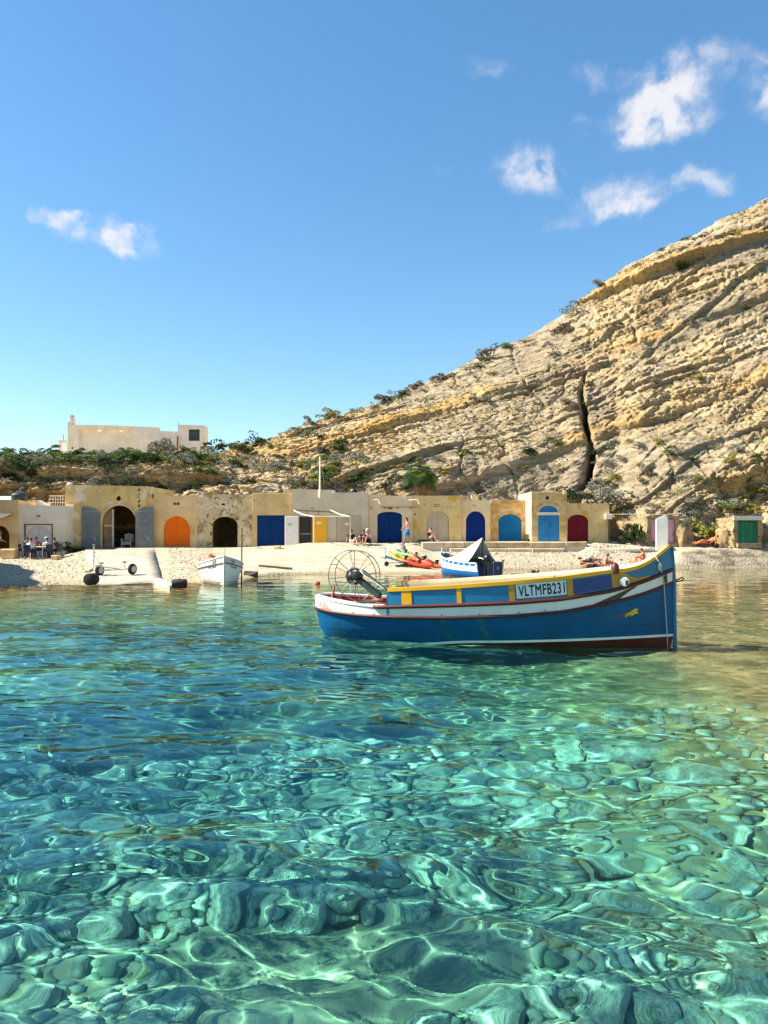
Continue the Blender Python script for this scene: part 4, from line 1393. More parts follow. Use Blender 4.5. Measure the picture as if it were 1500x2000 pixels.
# ------------------------------------------------------------------ terrace, low walls, slipways
def build_terrace():
    stone = [mat('terrace_stone_%d' % i, c, .93, .2, 2, .8, 10, .1, layers=[((.32, .22, .11), 3, .60, .72)], bdist=.03) for i, c in enumerate([(.58, .45, .27), (.64, .50, .32), (.50, .38, .22)])]
    top = mat('terrace_top', (.66, .57, .44), .95, .12, 1.5, .5, 12, .1)
    Y = 50.25
    x0, x1 = xpx(824, Y), xpx(1146, Y)
    t = thing('terrace_wall', 'long low terrace of big stone blocks below the blue and maroon doors', 'wall', ((x0 + x1) / 2, Y, .85))
    MB().box(x0, x1, Y + .02, 53.9, .4, 1.535).build('terrace_core', top, t)
    off = world_loc(t)
    for row, (z0, z1, dy) in enumerate(((.62, 1.16, -.16), (1.165, 1.56, 0))):
        x = x0 + (.7 if row == 0 else 0)
        while x < x1 - .3:
            L = rnd.uniform(1.0, 2.6)
            e = min(x1, x + L)
            if rnd.random() > .06:
                link('stone_block', MB().bbox(x + .012, e - .012, Y + dy - rnd.uniform(.03, .10), Y + .018, z0 + rnd.uniform(0, .03), z1 - rnd.uniform(.0, .04), .045, .02, rnd).mesh('stone_block', rnd.choice(stone), off=off), t)
            x = e
    # low kerb of blocks before the orange door
    Y = 50.6
    x0, x1 = xpx(297, Y), xpx(411, Y)
    t = thing('block_kerb', 'low kerb of ochre stone blocks before the orange door', 'wall', ((x0 + x1) / 2, Y, .8))
    off = world_loc(t)
    ochre = mat('kerb_ochre', (.62, .42, .16), .93, .2, 2, .6, 14, .1, layers=[((.36, .24, .10), 3, .58, .7)])
    x = x0
    while x < x1 - .1:
        e = min(x1, x + rnd.uniform(.55, .75))
        link('stone_block', MB().bbox(x + .01, e - .01, Y - rnd.uniform(0, .04), Y + .45, zpx(1083, Y) - .1, zpx(1073.5, Y) - rnd.uniform(0, .03), .03, .012, rnd).mesh('stone_block', ochre, off=off), t)
        x = e
    # slipways
    conc = mat('slip_concrete', (.44, .375, .29), .9, .10, .8, .5, 6, .15, layers=[((.34, .28, .20), .9, .48, .64), ((.22, .175, .12), 2.4, .58, .72)], bdist=.02)

    def slab(name, label, corners, th=.14, n=14):
        """corners: near left, near right, far right, far left as (x, y, z)"""
        a, b, c, d = [Vector(p) for p in corners]
        V, F = [], []
        rr = random.Random(3)
        for k in (0, 1):
            for i in range(n + 1):
                v = i / n
                for j in range(7):
                    u = j / 6
                    p = (a * (1 - u) + b * u) * (1 - v) + (d * (1 - u) + c * u) * v
                    if i == 0:
                        p = p + Vector((0, rr.uniform(-.25, .25), 0))
                    V.append((p.x + rr.uniform(-.02, .02), p.y, p.z - k * th))
        R_ = (n + 1) * 7
        for i in range(n):
            for j in range(6):
                q = (i * 7 + j, i * 7 + j + 1, i * 7 + j + 8, i * 7 + j + 7)
                F.append(q); F.append(tuple(x + R_ for x in reversed(q)))
        rim = [j for j in range(7)] + [i * 7 + 6 for i in range(1, n + 1)] + [n * 7 + j for j in range(5, -1, -1)] + [i * 7 for i in range(n - 1, 0, -1)]
        for p, q in zip(rim, rim[1:] + rim[:1]):
            F.append((p, q, q + R_, p + R_))
        o = MB().add(V, F).thing(name, conc, label, None, None, 'structure', 'all')
        return o
    slab('slipway', 'smooth white concrete slipway from the grey shutters down to the water',
         [(xpx(183, 33.6), 33.6, .04), (xpx(318, 33.6), 33.6, .06), (xpx(301, 51.5), 51.5, 1.14), (xpx(166, 51.5), 51.5, 1.12)], .1)
    slab('slipway', 'pale concrete ramp below the peach boathouse',
         [(xpx(715, 46.2), 46.2, .72), (xpx(795, 46.2), 46.2, .74), (xpx(790, 51.6), 51.6, 1.47), (xpx(700, 51.6), 51.6, 1.44)])
    slab('slipway', 'sunlit white ramp at the terrace end beside the bathers',
         [(xpx(1142, 49.6), 49.6, 1.12), (xpx(1320, 49.6), 49.6, 1.10), (xpx(1300, 52.4), 52.4, 1.52), (xpx(1150, 52.4), 52.4, 1.56)], .5)
    # concrete edge beside the slipway, running into the water
    e = MB()
    e.add([(xpx(300, 33.9), 33.9, .25), (xpx(331, 31.0), 31.0, .16), (xpx(344, 31.0), 31.0, .16), (xpx(314, 33.9), 33.9, .25),
           (xpx(300, 33.9), 33.9, -.5), (xpx(331, 31.0), 31.0, -.9), (xpx(344, 31.0), 31.0, -.9), (xpx(314, 33.9), 33.9, -.5)],
          [(0, 1, 2, 3), (7, 6, 5, 4), (0, 4, 5, 1), (1, 5, 6, 2), (2, 6, 7, 3), (3, 7, 4, 0)])
    e.thing('concrete_kerb', mat('wet_concrete', (.55, .47, .34), .8, .15, 2, .4, 12, .2), 'short concrete kerb running from the slipway into the water', 'kerb')
    # stray blocks and stones
    blk = mat('loose_block', (.66, .48, .24), .93, .15, 2, .5, 14, .1)
    for i, (px, py, Yb, w, h, lab) in enumerate(((18, 1090, 47.2, .86, .62, 'large pale stone block under the canopy post'),
                                                 (108, 1091, 46.6, .36, .26, 'ochre stone lying nearest the diners'), (117, 1083, 47.4, .30, .22, 'small ochre stone beside the dark bush'),
                                                 (173, 1118, 38.2, .26, .15, 'orange-brown stone on the pebbles near the trolley'),
                                                 (541, 1071, 49.8, .42, .24, 'pale boulder before the wide dark blue door'))):
        x, y, z = pix(px, py, Yb)
        z = float(ground_z(x, Yb)) - .02
        o = MB().bbox(x - w / 2, x + w / 2, Yb - .25, Yb + .3, z, z + h, .05, .03, rnd).thing('stone_block', blk, lab, 'stone')


build_terrace()


# ------------------------------------------------------------------ house on the cliff
def build_cliff_house():
    Y = 84.0
    zb = zpx(893, Y) - .6
    wall = plaster('plaster_house', (.84, .75, .66), [((.86, .78, .70), .35, .5, .65)], .1)
    t = thing('cliff_house', 'long flat-roofed peach house standing on top of the cliff', 'house', (xpx(265, Y), Y, zb))
    X = lambda p: xpx(p, Y)
    Zp = lambda p: zpx(p, Y)
    top = [(132, 824), (139, 824), (139.5, 829.5), (200, 830), (250, 832), (311, 835), (312, 841.5), (347, 843), (347.6, 829.5), (401, 831)]
    out = [(X(132), zb), (X(401), zb)] + [(X(p), Zp(q)) for p, q in top[::-1]]
    win = [(X(368.5), Zp(838.5), X(390), Zp(861)), (X(325), Zp(864.5), X(333.5), Zp(876.5)), (X(354.5), Zp(874), X(360), Zp(881.5)), (X(140), Zp(873), X(143), Zp(877))]
    rec = (X(154), Zp(837.5), X(255), Zp(884.5))
    r4 = lambda w: [(w[0], w[3]), (w[0], w[1]), (w[2], w[1]), (w[2], w[3])]
    MB().holed(out, [r4(w) for w in win] + [r4(rec)], Y, Y + .35).build('wall', wall, t)
    MB().holed([(rec[0] - .1, rec[3] - .1), (rec[2] + .1, rec[3] - .1), (rec[2] + .1, rec[1] + .1), (rec[0] - .1, rec[1] + .1)],
               [r4((X(187), Zp(838.6), X(196), Zp(841.8))), r4((X(230), Zp(839.4), X(237.5), Zp(842.8)))], Y + .353, Y + .6).build('recessed_wall', plaster('plaster_house_recess', (.84, .75, .63), [((.86, .78, .67), .35, .5, .65)], .1), t)
    MB().box(X(132) + .01, X(311), Y + .605, Y + 3, zb, Zp(842)).build('body', wall, t)
    MB().box(X(347.6), X(401) - .01, Y + .353, Y + 1.4, zb, Zp(832)).build('end_block', wall, t)
    MB().box(X(311) + .005, X(347.6) - .005, Y + .353, Y + 1.4, zb, Zp(846)).build('link_block', wall, t)
    brown = mat('window_brown', (.05, .03, .022), .5, .2)
    glass = mat('window_glass', (.03, .05, .06), .1, .1, 2, 0, spec=.6)
    for k, w in enumerate(win):
        f = MB().box(w[0] + .02, w[2] - .02, Y + .22, Y + .30, w[3] + .02, w[1] - .02).build('window', glass if k < 2 else brown, t)
        fr = MB()
        e = .07
        fr.box(w[0], w[0] + e, Y + .12, Y + .2, w[3], w[1]).box(w[2] - e, w[2], Y + .12, Y + .2, w[3], w[1]).box(w[0] + e, w[2] - e, Y + .12, Y + .2, w[1] - e, w[1]).box(w[0] + e, w[2] - e, Y + .12, Y + .2, w[3], w[3] + e)
        if k == 0:
            h = w[1] - w[3]
            fr.box(w[0] + e, w[2] - e, Y + .13, Y + .2, w[3] + e, w[3] + h * .28)
            for i in (1, 2, 3):
                x = w[0] + (w[2] - w[0]) * i / 4
                fr.box(x - .03, x + .03, Y + .13, Y + .2, w[3] + h * .285, w[1] - e)
        if k == 1:
            fr.box((w[0] + w[2]) / 2 - .05, (w[0] + w[2]) / 2 + .05, Y + .13, Y + .2, w[3] + e, w[1] - e)
        link('window_frame', fr.mesh('window_frame', brown if k != 1 else WHITEPAINT, off=world_loc(t)), f)
    MB().box(X(346), X(348), Y - .12, Y - .004, Zp(884), Zp(852)).build('downpipe', mat('pipe_red', (.32, .07, .05), .6, .2), t)
    # bell-cote on the roof corner
    pk = mat('bellcote_pink', (.76, .56, .50), .8, .08, 3, .3)
    b = MB()
    b.box(X(134), X(137.4), Y + .4, Y + 1.0, Zp(824) - .3, Zp(811.5)).box(X(137.45), X(140.5), Y + .4, Y + 1.0, Zp(829) - .2, Zp(813)).prism([(X(134.5), Zp(811.6)), (X(136.8), Zp(808.5)), (X(139), Zp(811.6))], Y + .4, Y + 1.0)
    b.build('bell_cote', pk, t)
    # porch at the far side
    p = MB()
    p.box(X(114), X(118), Y + .2, Y + .6, zb, Zp(863)).box(X(113), X(132) - .003, Y + .1, Y + 2.6, Zp(863) + .001, Zp(859.5)).box(X(114), X(118), Y + 2.1, Y + 2.5, zb, Zp(863))
    p.build('porch', wall, t)
    MB().box(X(117), X(118.6), Y + .8, Y + .9, Zp(859.4), Zp(847)).build('vent_pipe', mat('blue_grey_pipe', (.22, .26, .32), .5, .1), t)
    MB().tube([(X(346.5), Y + .5, Zp(843)), (X(346.5), Y + .5, Zp(824.5))], .04, 6).build('aerial', IRON, t)


build_cliff_house()

# ------------------------------------------------------------------ the painted fishing boat
BA = Vector((-1.605, 18.1, 0)); BB = Vector((6.107, 16.3, 0))
B_AX = (BB - BA).normalized(); B_LEN = (BB - BA).length
B_LAT = Vector((-B_AX.y, B_AX.x, 0))
B_RZ = math.atan2(B_AX.y, B_AX.x)


def to_boat(px, py, Y):
    p = Vector(pix(px, py, Y)) - BA
    return Vector((p.dot(B_AX), p.dot(B_LAT), p.z))


def interp_smooth(xs, ys, x, k=3):
    y = np.interp(x, xs, ys)
    for _ in range(k):
        z = y.copy(); z[1:-1] = (y[:-2] + 2 * y[1:-1] + y[2:]) / 4; y = z
    return y


class Hull:
    """a lofted hull: named levels, each with x, half-breadth and height along n stations"""
    def __init__(s, n):
        s.n = n; s.u = np.linspace(0, 1, n); s.L = {}

    def level(s, name, x, b, z):
        s.L[name] = np.stack([x, b, z], -1)

    def pt(s, a, b, u, v, side, off=0.0):
        A = np.array([np.interp(u, s.u, s.L[a][:, k]) for k in range(3)])
        B = np.array([np.interp(u, s.u, s.L[b][:, k]) for k in range(3)])
        p = A * (1 - v) + B * v
        return Vector((p[0], side * (p[1] + off), p[2]))

    def band(s, a, b, side, i0=0, i1=None, m=1, off=0.0):
        i1 = s.n if i1 is None else i1
        V = []
        for k in range(m + 1):
            P = s.L[a][i0:i1] * (1 - k / m) + s.L[b][i0:i1] * (k / m)
            V += [(p[0], side * max(p[1] + off, .004), p[2]) for p in P]
        c = i1 - i0
        F = [(k * c + i, k * c + i + 1, (k + 1) * c + i + 1, (k + 1) * c + i) for k in range(m) for i in range(c - 1)]
        return V, F

    def patch(s, a, b, u0, u1, v0, v1, side, off, th=.02, n=10):
        V = []
        for o in (off, off - th):
            for v in (v0, v1):
                for i in range(n + 1):
                    V.append(s.pt(a, b, u0 + (u1 - u0) * i / n, v, side, o))
        c = n + 1
        F = []
        for i in range(n):
            F += [(i, i + 1, c + i + 1, c + i), (2 * c + i, 3 * c + i, 3 * c + i + 1, 2 * c + i + 1), (i, 2 * c + i, 2 * c + i + 1, i + 1), (c + i, c + i + 1, 3 * c + i + 1, 3 * c + i)]
        F += [(0, c, 3 * c, 2 * c), (n, 2 * c + n, 3 * c + n, c + n)]
        return V, F


def build_luzzu():
    n = 72
    H = Hull(n); u = H.u; L = B_LEN
    fs = np.where(u < .42, (1 - np.clip(1 - u / .42, 0, 1) ** 2.5) ** .60, (1 - np.clip((u - .42) / .58, 0, 1) ** 2.2) ** .92)
    fw = np.where(u < .45, (1 - np.clip(1 - u / .45, 0, 1) ** 2.0) ** .85, (1 - np.clip((u - .45) / .55, 0, 1) ** 1.9) ** 1.0)
    bs, bw = 1.17 * fs + .03, .92 * fw + .02

    def z_of(curve, x, b):
        P = BA.to_2d()[:] if False else None
        X = BA.x + B_AX.x * x - B_LAT.x * b; Y = BA.y + B_AX.y * x - B_LAT.y * b
        px = 750 + 1500 * X / Y
        py = interp_smooth([c[0] for c in curve], [c[1] for c in curve], px)
        return 2.5 - (py - 1030) / 1500 * Y

    R1c = [(600, 1186), (617, 1187), (640, 1194), (700, 1202), (760, 1205.5), (870, 1207), (1000, 1203), (1100, 1195), (1200, 1176), (1260, 1159), (1312, 1138)]
    R2c = [(600, 1163), (617, 1164), (640, 1171), (680, 1179), (735, 1185), (870, 1182), (1000, 1177), (1100, 1169), (1200, 1152), (1260, 1134), (1311, 1112)]
    Gc = [(600, 1153), (757, 1151), (870, 1146), (1000, 1137), (1100, 1128), (1195, 1114.5), (1225, 1113), (1260, 1103), (1290, 1081), (1306, 1066), (1320, 1056)]
    Bc = [(600, 1264), (800, 1257), (900, 1251), (1000, 1250.5), (1100, 1248), (1200, 1244), (1313, 1238)]
    x_at = lambda a, b_: a + (b_ - a) * u
    xk, xw, xs, xg = x_at(1.1, 7.75), x_at(.42, 7.95), x_at(0, 7.93), x_at(0, 7.88)
    H.level('keel', xk, u * 0 + .04, u * 0 - .55)
    H.level('wl', xw, bw, u * 0 - .08)
    zb = z_of(Bc, xw, bw)
    k = .18 + .0 * u
    H.level('boot0', xw, bw + (bs - bw) * .12, zb - .05)
    H.level('boot1', xw + (xs - xw) * .1, bw + (bs - bw) * .16, zb)
    z1 = z_of(R1c, xs, bs)
    zm = zb + (z1 - zb) * .5
    H.level('mid', xw + (xs - xw) * .72, bw + (bs - bw) * .72, zm)
    H.level('r1', xs, bs, z1)
    z2 = z_of(R2c, xs, bs + .015)
    H.level('r2', xs, bs + .015, z2)
    bg = bs + .03 - .02 * u
    zg = z_of(Gc, xg, bg)
    H.level('g', xg, bg, np.maximum(zg, z2 + .02))
    # near side position of a photo column, at the upper strake
    X = BA.x + B_AX.x * xs - B_LAT.x * bs; Y = BA.y + B_AX.y * xs - B_LAT.y * bs
    pxs = 750 + 1500 * X / Y
    U = lambda px: float(np.interp(px, pxs, u))
    t = thing('fishing_boat', 'blue, white and yellow painted wooden fishing boat with number VLTMFB231 afloat', 'boat', BA, B_RZ)

    blue = mat('boat_blue', (.001, .085, .215), .48, .12, 1.4, .10, 9, .25, layers=[((.003, .115, .23), 1.2, .52, .72), ((.35, .50, .60), 7, .70, .76, (1, 1, 2.5)), ((.006, .075, .13), 2.2, .56, .72, (1, 1, .15))], bdist=.01)
    teal = mat('boat_teal', (.006, .14, .25), .4, .1, 2, .08, 12, .5)
    maroon = mat('boat_maroon', (.085, .014, .012), .5, .2, 2, .1, 12, .4)
    cream = mat('boat_cream', (.70, .62, .44), .55, .08, 2, .1, 14, layers=[((.55, .46, .29), 2, .58, .72)])
    white = mat('boat_white', (.76, .74, .68), .5, .05, 2, .1, 14, layers=[((.56, .50, .38), 2.2, .60, .75, (1, 1, .5))])
    yellow = mat('boat_yellow', (.80, .38, .010), .45, .06, 2, .08, 14, layers=[((.62, .27, .02), 2.4, .60, .72)])
    ochre = mat('boat_ochre', (.52, .24, .020), .5, .1, 2, .1, 14)
    pblue = mat('panel_blue', (.010, .17, .33), .4, .08, 2.2, .08, 14)
    salmon = mat('boat_salmon', (.62, .18, .12), .55, .12, 3, .15, 14)
    redin = mat('boat_red_inside', (.34, .035, .02), .6, .2, 2, .1)

    # plank seams in the blue sides
    N, K = blue.node_tree.nodes, blue.node_tree.links
    tc = N.new('ShaderNodeTexCoord'); wv = N.new('ShaderNodeTexWave'); wv.bands_direction = 'Z'
    wv.inputs['Scale'].default_value = 2.2; wv.inputs['Distortion'].default_value = .25
    K.new(tc.outputs['Object'], wv.inputs['Vector'])
    b0 = [x for x in N if x.type == 'BUMP'][0]
    b1 = N.new('ShaderNodeBump'); b1.inputs['Strength'].default_value = .5; b1.inputs['Distance'].default_value = .012
    K.new(mask(N, K, wv.outputs['Fac'], .0, .06), b1.inputs['Height']); K.new(b0.outputs[0], b1.inputs['Normal'])
    K.new(b1.outputs[0], N['Principled BSDF'].inputs['Normal'])

    def bands(name, a, b, m_, i0=0, i1=None, m=1, parent=t):
        B = MB()
        for sd in (-1, 1):
            B.add(*H.band(a, b, sd, i0, i1, m))
        return B.build(name, m_, parent, 'all', True)
    bt = bands('bottom', 'keel', 'boot0', maroon, m=3)
    # keel strip closes the bottom
    bands('boot_stripe', 'boot0', 'boot1', white)
    hb = MB()
    for sd in (-1, 1):
        hb.add(*H.band('boot1', 'mid', sd, m=2)).add(*H.band('mid', 'r1', sd, m=3))
    hull = hb.build('hull', blue, t, 'all', True)
    bands('white_strake', 'r1', 'r2', white, m=2)
    us = U(757)
    i0 = int(np.searchsorted(u, us))
    bul = bands('bulwark', 'r2', 'g', teal, i0, None, 3)
    # inside planking and deck
    B = MB()
    for sd in (-1, 1):
        V, F = H.band('r2', 'g', sd, i0, None, 2, -.055)
        B.add(V, [tuple(reversed(f)) for f in F])
        V, F = H.band('r1', 'r2', sd, i0, None, 2, -.055)
        B.add(V, [tuple(reversed(f)) for f in F])
    B.build('inner_planking', cream, t, 'all', True)
    B = MB()
    for sd in (-1, 1):
        V, F = H.band('r1', 'r2', sd, 0, i0 + 1, 2, -.10)
        B.add(V, [tuple(reversed(f)) for f in F])
    B.build('well_lining', redin, t, 'all', True)
    dk = MB()
    V = []
    for i in range(n):
        x, b, z = H.L['r1'][i]
        zz = z - .03 if i >= i0 else z - .06
        V += [(x, -max(b - .06, .003), zz), (x, max(b - .06, .003), zz)]
    dk.add(V[2 * i0:], [(2 * i, 2 * i + 2, 2 * i + 3, 2 * i + 1) for i in range(n - i0 - 1)])
    dk.build('deck', cream, t, False, True)
    dk = MB().add(V[:2 * i0 + 2], [(2 * i, 2 * i + 2, 2 * i + 3, 2 * i + 1) for i in range(i0)])
    dk.build('well_floor', redin, t, False, True)
    # bulkhead where the bulwark starts
    x, b, z = H.L['r2'][i0]
    g = H.L['g'][i0]
    for sd in (-1, 1):
        MB().box(g[0] - .02, g[0] + .02, sd * (g[1] - .08) if sd > 0 else -(g[1]), sd * g[1] if sd > 0 else -(g[1] - .10), H.L['r1'][i0][2], g[2] - .06).build('bulwark_post', teal, t, False, True)

    def strake(name, lv, m_, r, i0=0, side=-1, dz=0.0):
        P = [(p[0], side * (p[1] + r * .4), p[2] + dz) for p in H.L[lv][i0:]]
        return MB().tube(P, r, 8).build(name, m_, t, 'all', True)
    for sd in (-1, 1):
        strake('rubbing_strake', 'r1', maroon, .034, 0, sd)
        strake('rubbing_strake', 'r2', maroon, .042, max(0, i0 - 3), sd, -.01)

        # gunwale cap: flat board bent round the top of the bulwark
        def cap(name, lv, m_, a, b_, w0, w1, h, lift=0.0):
            P = H.L[lv][a:b_]
            V, F = [], []
            for p in P:
                hb_ = max(p[1], .02)
                for dy, dz in ((w1, 0), (-w0, 0), (-w0, h), (w1, h)):
                    V.append((p[0], sd * max(hb_ + dy, .003), p[2] + dz + lift - h))
            for i in range(len(P) - 1):
                for k in range(4):
                    F.append((i * 4 + k, i * 4 + (k + 1) % 4, i * 4 + 4 + (k + 1) % 4, i * 4 + 4 + k))
            F += [(0, 1, 2, 3), tuple(len(V) - 1 - k for k in range(4))]
            return MB().add(V, F).build(name, m_, t, False, True)
        cap('gunwale', 'g', yellow if sd < 0 else cream, i0, None, .09, .03, .075, .025)
        cap('stern_cap', 'r2', white, 0, i0, .16, .02, .05, .035)
        # yellow frames between the panels
        for a_, b_ in ((785.5, 805), (893.5, 902.5), (995.5, 1007), (1109.5, 1121)):
            V, F = H.patch('r2', 'g', U(a_), U(b_), .03, .90, sd, .018, .022, 3)
            MB().add(V, F).build('panel_frame', yellow if a_ < 900 else ochre, bul, False, True)
        for a_, b_ in ((805.5, 893), (903, 995), (1121.5, 1195.5), (758.5, 785)):
            V, F = H.patch('r2', 'g', U(a_), U(b_), .08 if a_ < 1100 else .14, .80, sd, .006, .012, 8)
            MB().add(V, F).build('panel', pblue if a_ < 1100 else mat('panel_royal', (.006, .045, .19), .4, .1, 2, .05, 10), bul, False, True)
        V, F = H.patch('r2', 'g', U(1010), U(1108), .17, .86, sd, .010, .02, 8)
        pl = MB().add(V, F).build('number_plate', mat('plate_white', (.66, .69, .72), .4, .05), t, False, True)
        pl['label'] = 'white number plate reading VLTMFB231'
        cu = bpy.data.curves.new('lettering', 'FONT')
        cu.body = 'VLTMFB231'; cu.size = 1; cu.bevel_depth = .022; cu.bevel_resolution = 0; cu.resolution_u = 3; cu.space_character = 1.1
        tmp = bpy.data.objects.new('lettering', cu); COL.objects.link(tmp)
        me = bpy.data.meshes.new_from_object(tmp.evaluated_get(bpy.context.evaluated_depsgraph_get()))
        bpy.data.objects.remove(tmp)
        co = np.array([v.co[:] for v in me.vertices]); lo, hi = co.min(0), co.max(0)
        for v in me.vertices:
            a_ = (v.co.x - lo[0]) / (hi[0] - lo[0]); b_ = (v.co.y - lo[1]) / (hi[1] - lo[1])
            if sd > 0:
                a_ = 1 - a_
            v.co = H.pt('r2', 'g', U(1014) + (U(1105) - U(1014)) * a_, .25 + .54 * b_, sd, .0135 + .05 * v.co.z)
        me.materials.clear(); me.materials.append(mat('letter_black', (.008, .008, .010), .5, .1))
        me.update()
        link('lettering', me, pl)

    def surf_poly(pts, a, b, m_, name, parent, off=.008, levels=None):
        """flat painted shape laid on the near side of the hull; pts are photo positions"""
        V = []
        for px, py in pts:
            uu = U(px)
            lo, hi = H.pt(a, b, uu, 0, -1), H.pt(a, b, uu, 1, -1)
            def screen(p):
                w = BA + B_AX * p.x + B_LAT * p.y
                return 1030 - (p.z - 2.5) / w.y * 1500
            y0, y1 = screen(lo), screen(hi)
            v = (py - y0) / (y1 - y0)
            V.append(H.pt(a, b, uu, min(1, max(0, v)), -1, off))
        return MB().add(V, [tuple(range(len(V)))]).build(name, m_, parent, False, True)
    surf_poly([(1197, 1119), (1222, 1117), (1232, 1125), (1245, 1129), (1268, 1124), (1273, 1131), (1240, 1142), (1197, 1152)], 'r2', 'g', ochre, 'painted_scroll', bul, .012)
    moss = mat('boat_moss', (.075, .065, .03), .7, .3, 6, .2, 20)
    surf_poly([(1146, 1187), (1180, 1171), (1230, 1149), (1303, 1122), (1304, 1137), (1260, 1157), (1200, 1174)], 'r1', 'r2', moss, 'dark_strake_panel', t, .010)
    surf_poly([(615, 1165), (627, 1167), (634, 1178), (643, 1189), (656, 1197), (640, 1194), (616, 1187)], 'r1', 'r2', salmon, 'stern_paint', t, .010)
    y2 = mat('emblem_yellow', (.66, .46, .02), .5, .1); rd = mat('emblem_red', (.45, .03, .02), .5, .1); gr = mat('emblem_green', (.05, .15, .03), .5, .1)
    em = surf_poly([(1221, 1199), (1226, 1197), (1240, 1188), (1246, 1189), (1243, 1194), (1246, 1198), (1238, 1199), (1231, 1205), (1226, 1208), (1219, 1205)], 'mid', 'r1', y2, 'emblem', hull, .010)
    surf_poly([(1222, 1203), (1230, 1201), (1235, 1204), (1230, 1209), (1224, 1208)], 'mid', 'r1', gr, 'emblem_leaf', em, .013)
    for k in range(6):
        px = 1199 + k * 3.6
        surf_poly([(px, 1206.5 - k * 1.1), (px + 2.6, 1205.5 - k * 1.1), (px + 3, 1201.5 - k * .9), (px + .6, 1202.8 - k * .9)], 'mid', 'r1', rd, 'emblem_dash', em, .010)
    # white vent box on the bow
    p = to_boat(1216, 1133, 16.4); yy = H.pt('r2', 'g', U(1216), .4, -1).y
    MB().lathe((p.x, yy + .01, p.z), (0, -1, 0), [(0, .10), (.07, .10), (.085, .085)], 14).build('vent_box', white, t, True, True)
    MB().box(p.x + .02, p.x + .075, yy - .095, yy - .08, p.z - .07, p.z + .03).build('vent_slot', mat('slot_teal', (.005, .05, .04)), t, False, True)
    # stem: timber at the bow, white above
    st = MB()
    P = [(7.97, 0, -.5), (7.985, 0, .0), (7.975, 0, .5), (7.965, 0, z1[-1]), (7.95, 0, z2[-1]), (7.91, 0, zg[-1] - .05)]
    st.tube(P, .045, 8)
    st.build('stem', teal, t, 'all', True)
    zt = zg[-1]
    pp = [to_boat(1281, 1064, 16.4), to_boat(1303.5, 1062, 16.35), to_boat(1303, 1011, 16.35), to_boat(1298, 1006, 16.35), to_boat(1281, 1014, 16.4)]
    MB().add([(q.x, -.07, q.z - (.12 if i < 2 else 0)) for i, q in enumerate(pp)] + [(q.x, .07, q.z - (.12 if i < 2 else 0)) for i, q in enumerate(pp)],
             [(0, 1, 2, 3, 4), (9, 8, 7, 6, 5)] + [(i, 5 + i, 5 + (i + 1) % 5, (i + 1) % 5) for i in range(5)]).build('stem_post', mat('post_grey_white', (.58, .57, .54), .7, .1, 3, .2, 14, layers=[((.40, .37, .32), 3, .58, .7)]), t, False, True)
    # fore deck, breast hook
    fd = MB()
    V = []
    for i in range(int(n * .86), n):
        x, b_, z = H.L['g'][i]
        V += [(x, -max(b_ - .05, .003), z - .06), (x, max(b_ - .05, .003), z - .06)]
    fd.add(V, [(2 * i, 2 * i + 2, 2 * i + 3, 2 * i + 1) for i in range(len(V) // 2 - 1)])
    fd.build('fore_deck', cream, t, False, True)
    # maroon bitt, thole pins, cleat, rope
    q = to_boat(1200, 1112, 16.2); by = H.pt('r2', 'g', U(1200), 1, -1).y
    MB().lathe((q.x, by + .05, q.z - .08), (0, 0, 1), [(0, .085), (.12, .09), (.19, .07), (.235, .02)], 10).build('bitt', maroon, t, True, True)
    for px, h, yo in ((788, .16, .05), (1088, .05, .06)):
        q = H.pt('r2', 'g', U(px), 1, -1)
        MB().tube([(q.x, q.y + yo, q.z), (q.x - .03, q.y + yo, q.z + h)], .014, 6).build('thole_pin', IRON, t, False, True)
    for px in (760, 850):
        q = H.pt('r2', 'g', U(px), 1, 1)
        MB().tube([(q.x, q.y - .06, q.z), (q.x, q.y - .06, q.z + .16)], .02, 6).build('thole_pin', IRON, t, False, True)
    q = H.pt('r1', 'r2', 1, .15, -1)
    ring = MB()
    ring.tube([(7.95, 0, q.z), (8.06, 0, q.z + .03), (8.13, 0, q.z + .07), (8.16, 0, q.z + .045), (8.12, 0, q.z + .0), (8.0, 0, q.z - .03)], .016, 6)
    ring.build('mooring_eye', maroon, t, True, True)
    rope = mat('rope', (.52, .46, .34), .9, .1, 20, .3, 60)
    a_ = H.pt('r2', 'g', U(1283), 1, -1); b_ = H.pt('r2', 'g', U(1291), .5, -1, .04); c_ = H.pt('r1', 'r2', U(1296), .3, -1, .06); d_ = H.pt('boot1', 'r1', U(1300), .1, -1, .05)
    MB().tube([a_ + Vector((0, .08, .03)), a_ + Vector((.02, -.05, .02)), b_, c_, d_, d_ + Vector((.02, 0, -.35))], .011, 6).build('rope', rope, t, 'all', True)
    MB().ell(b_ + Vector((-.01, 0, -.05)), (.045, .04, .10), 8, 6).build('rope_knot', rope, t, True, True)
    for px in (690, 731, 863, 937, 1013, 1065):
        q = H.pt('r1', 'r2', U(px), .22, -1, .012)
        MB().lathe(q, (0, -1, 0), [(0, .014), (.012, .014)], 8).build('scupper', DARK, t, False, True)
    for px, w in ((863, 5), (937, 6.5)):
        V, F = H.patch('boot1', 'mid', U(px - w), U(px + w), .0, 1.0, -1, .0015, .001, 3)
        V2, F2 = H.patch('mid', 'r1', U(px - w * .8), U(px + w * .8), .0, .95, -1, .0015, .001, 3)
        MB().add(V[:8], [f for f in F if max(f) < 8]).add(V2[:8], [f for f in F2 if max(f) < 8]).build('weed_stain', mat('weed_stain', (.008, .11, .17), .5, .3, 5, .1), hull, False, True)
    V, F = [], []
    surf_txt(H, U, t, salmon)

    # ---------------- net hauler over the stern
    hz = H.L['r2'][4][2]
    c0 = to_boat(692, 1125, 17.75)
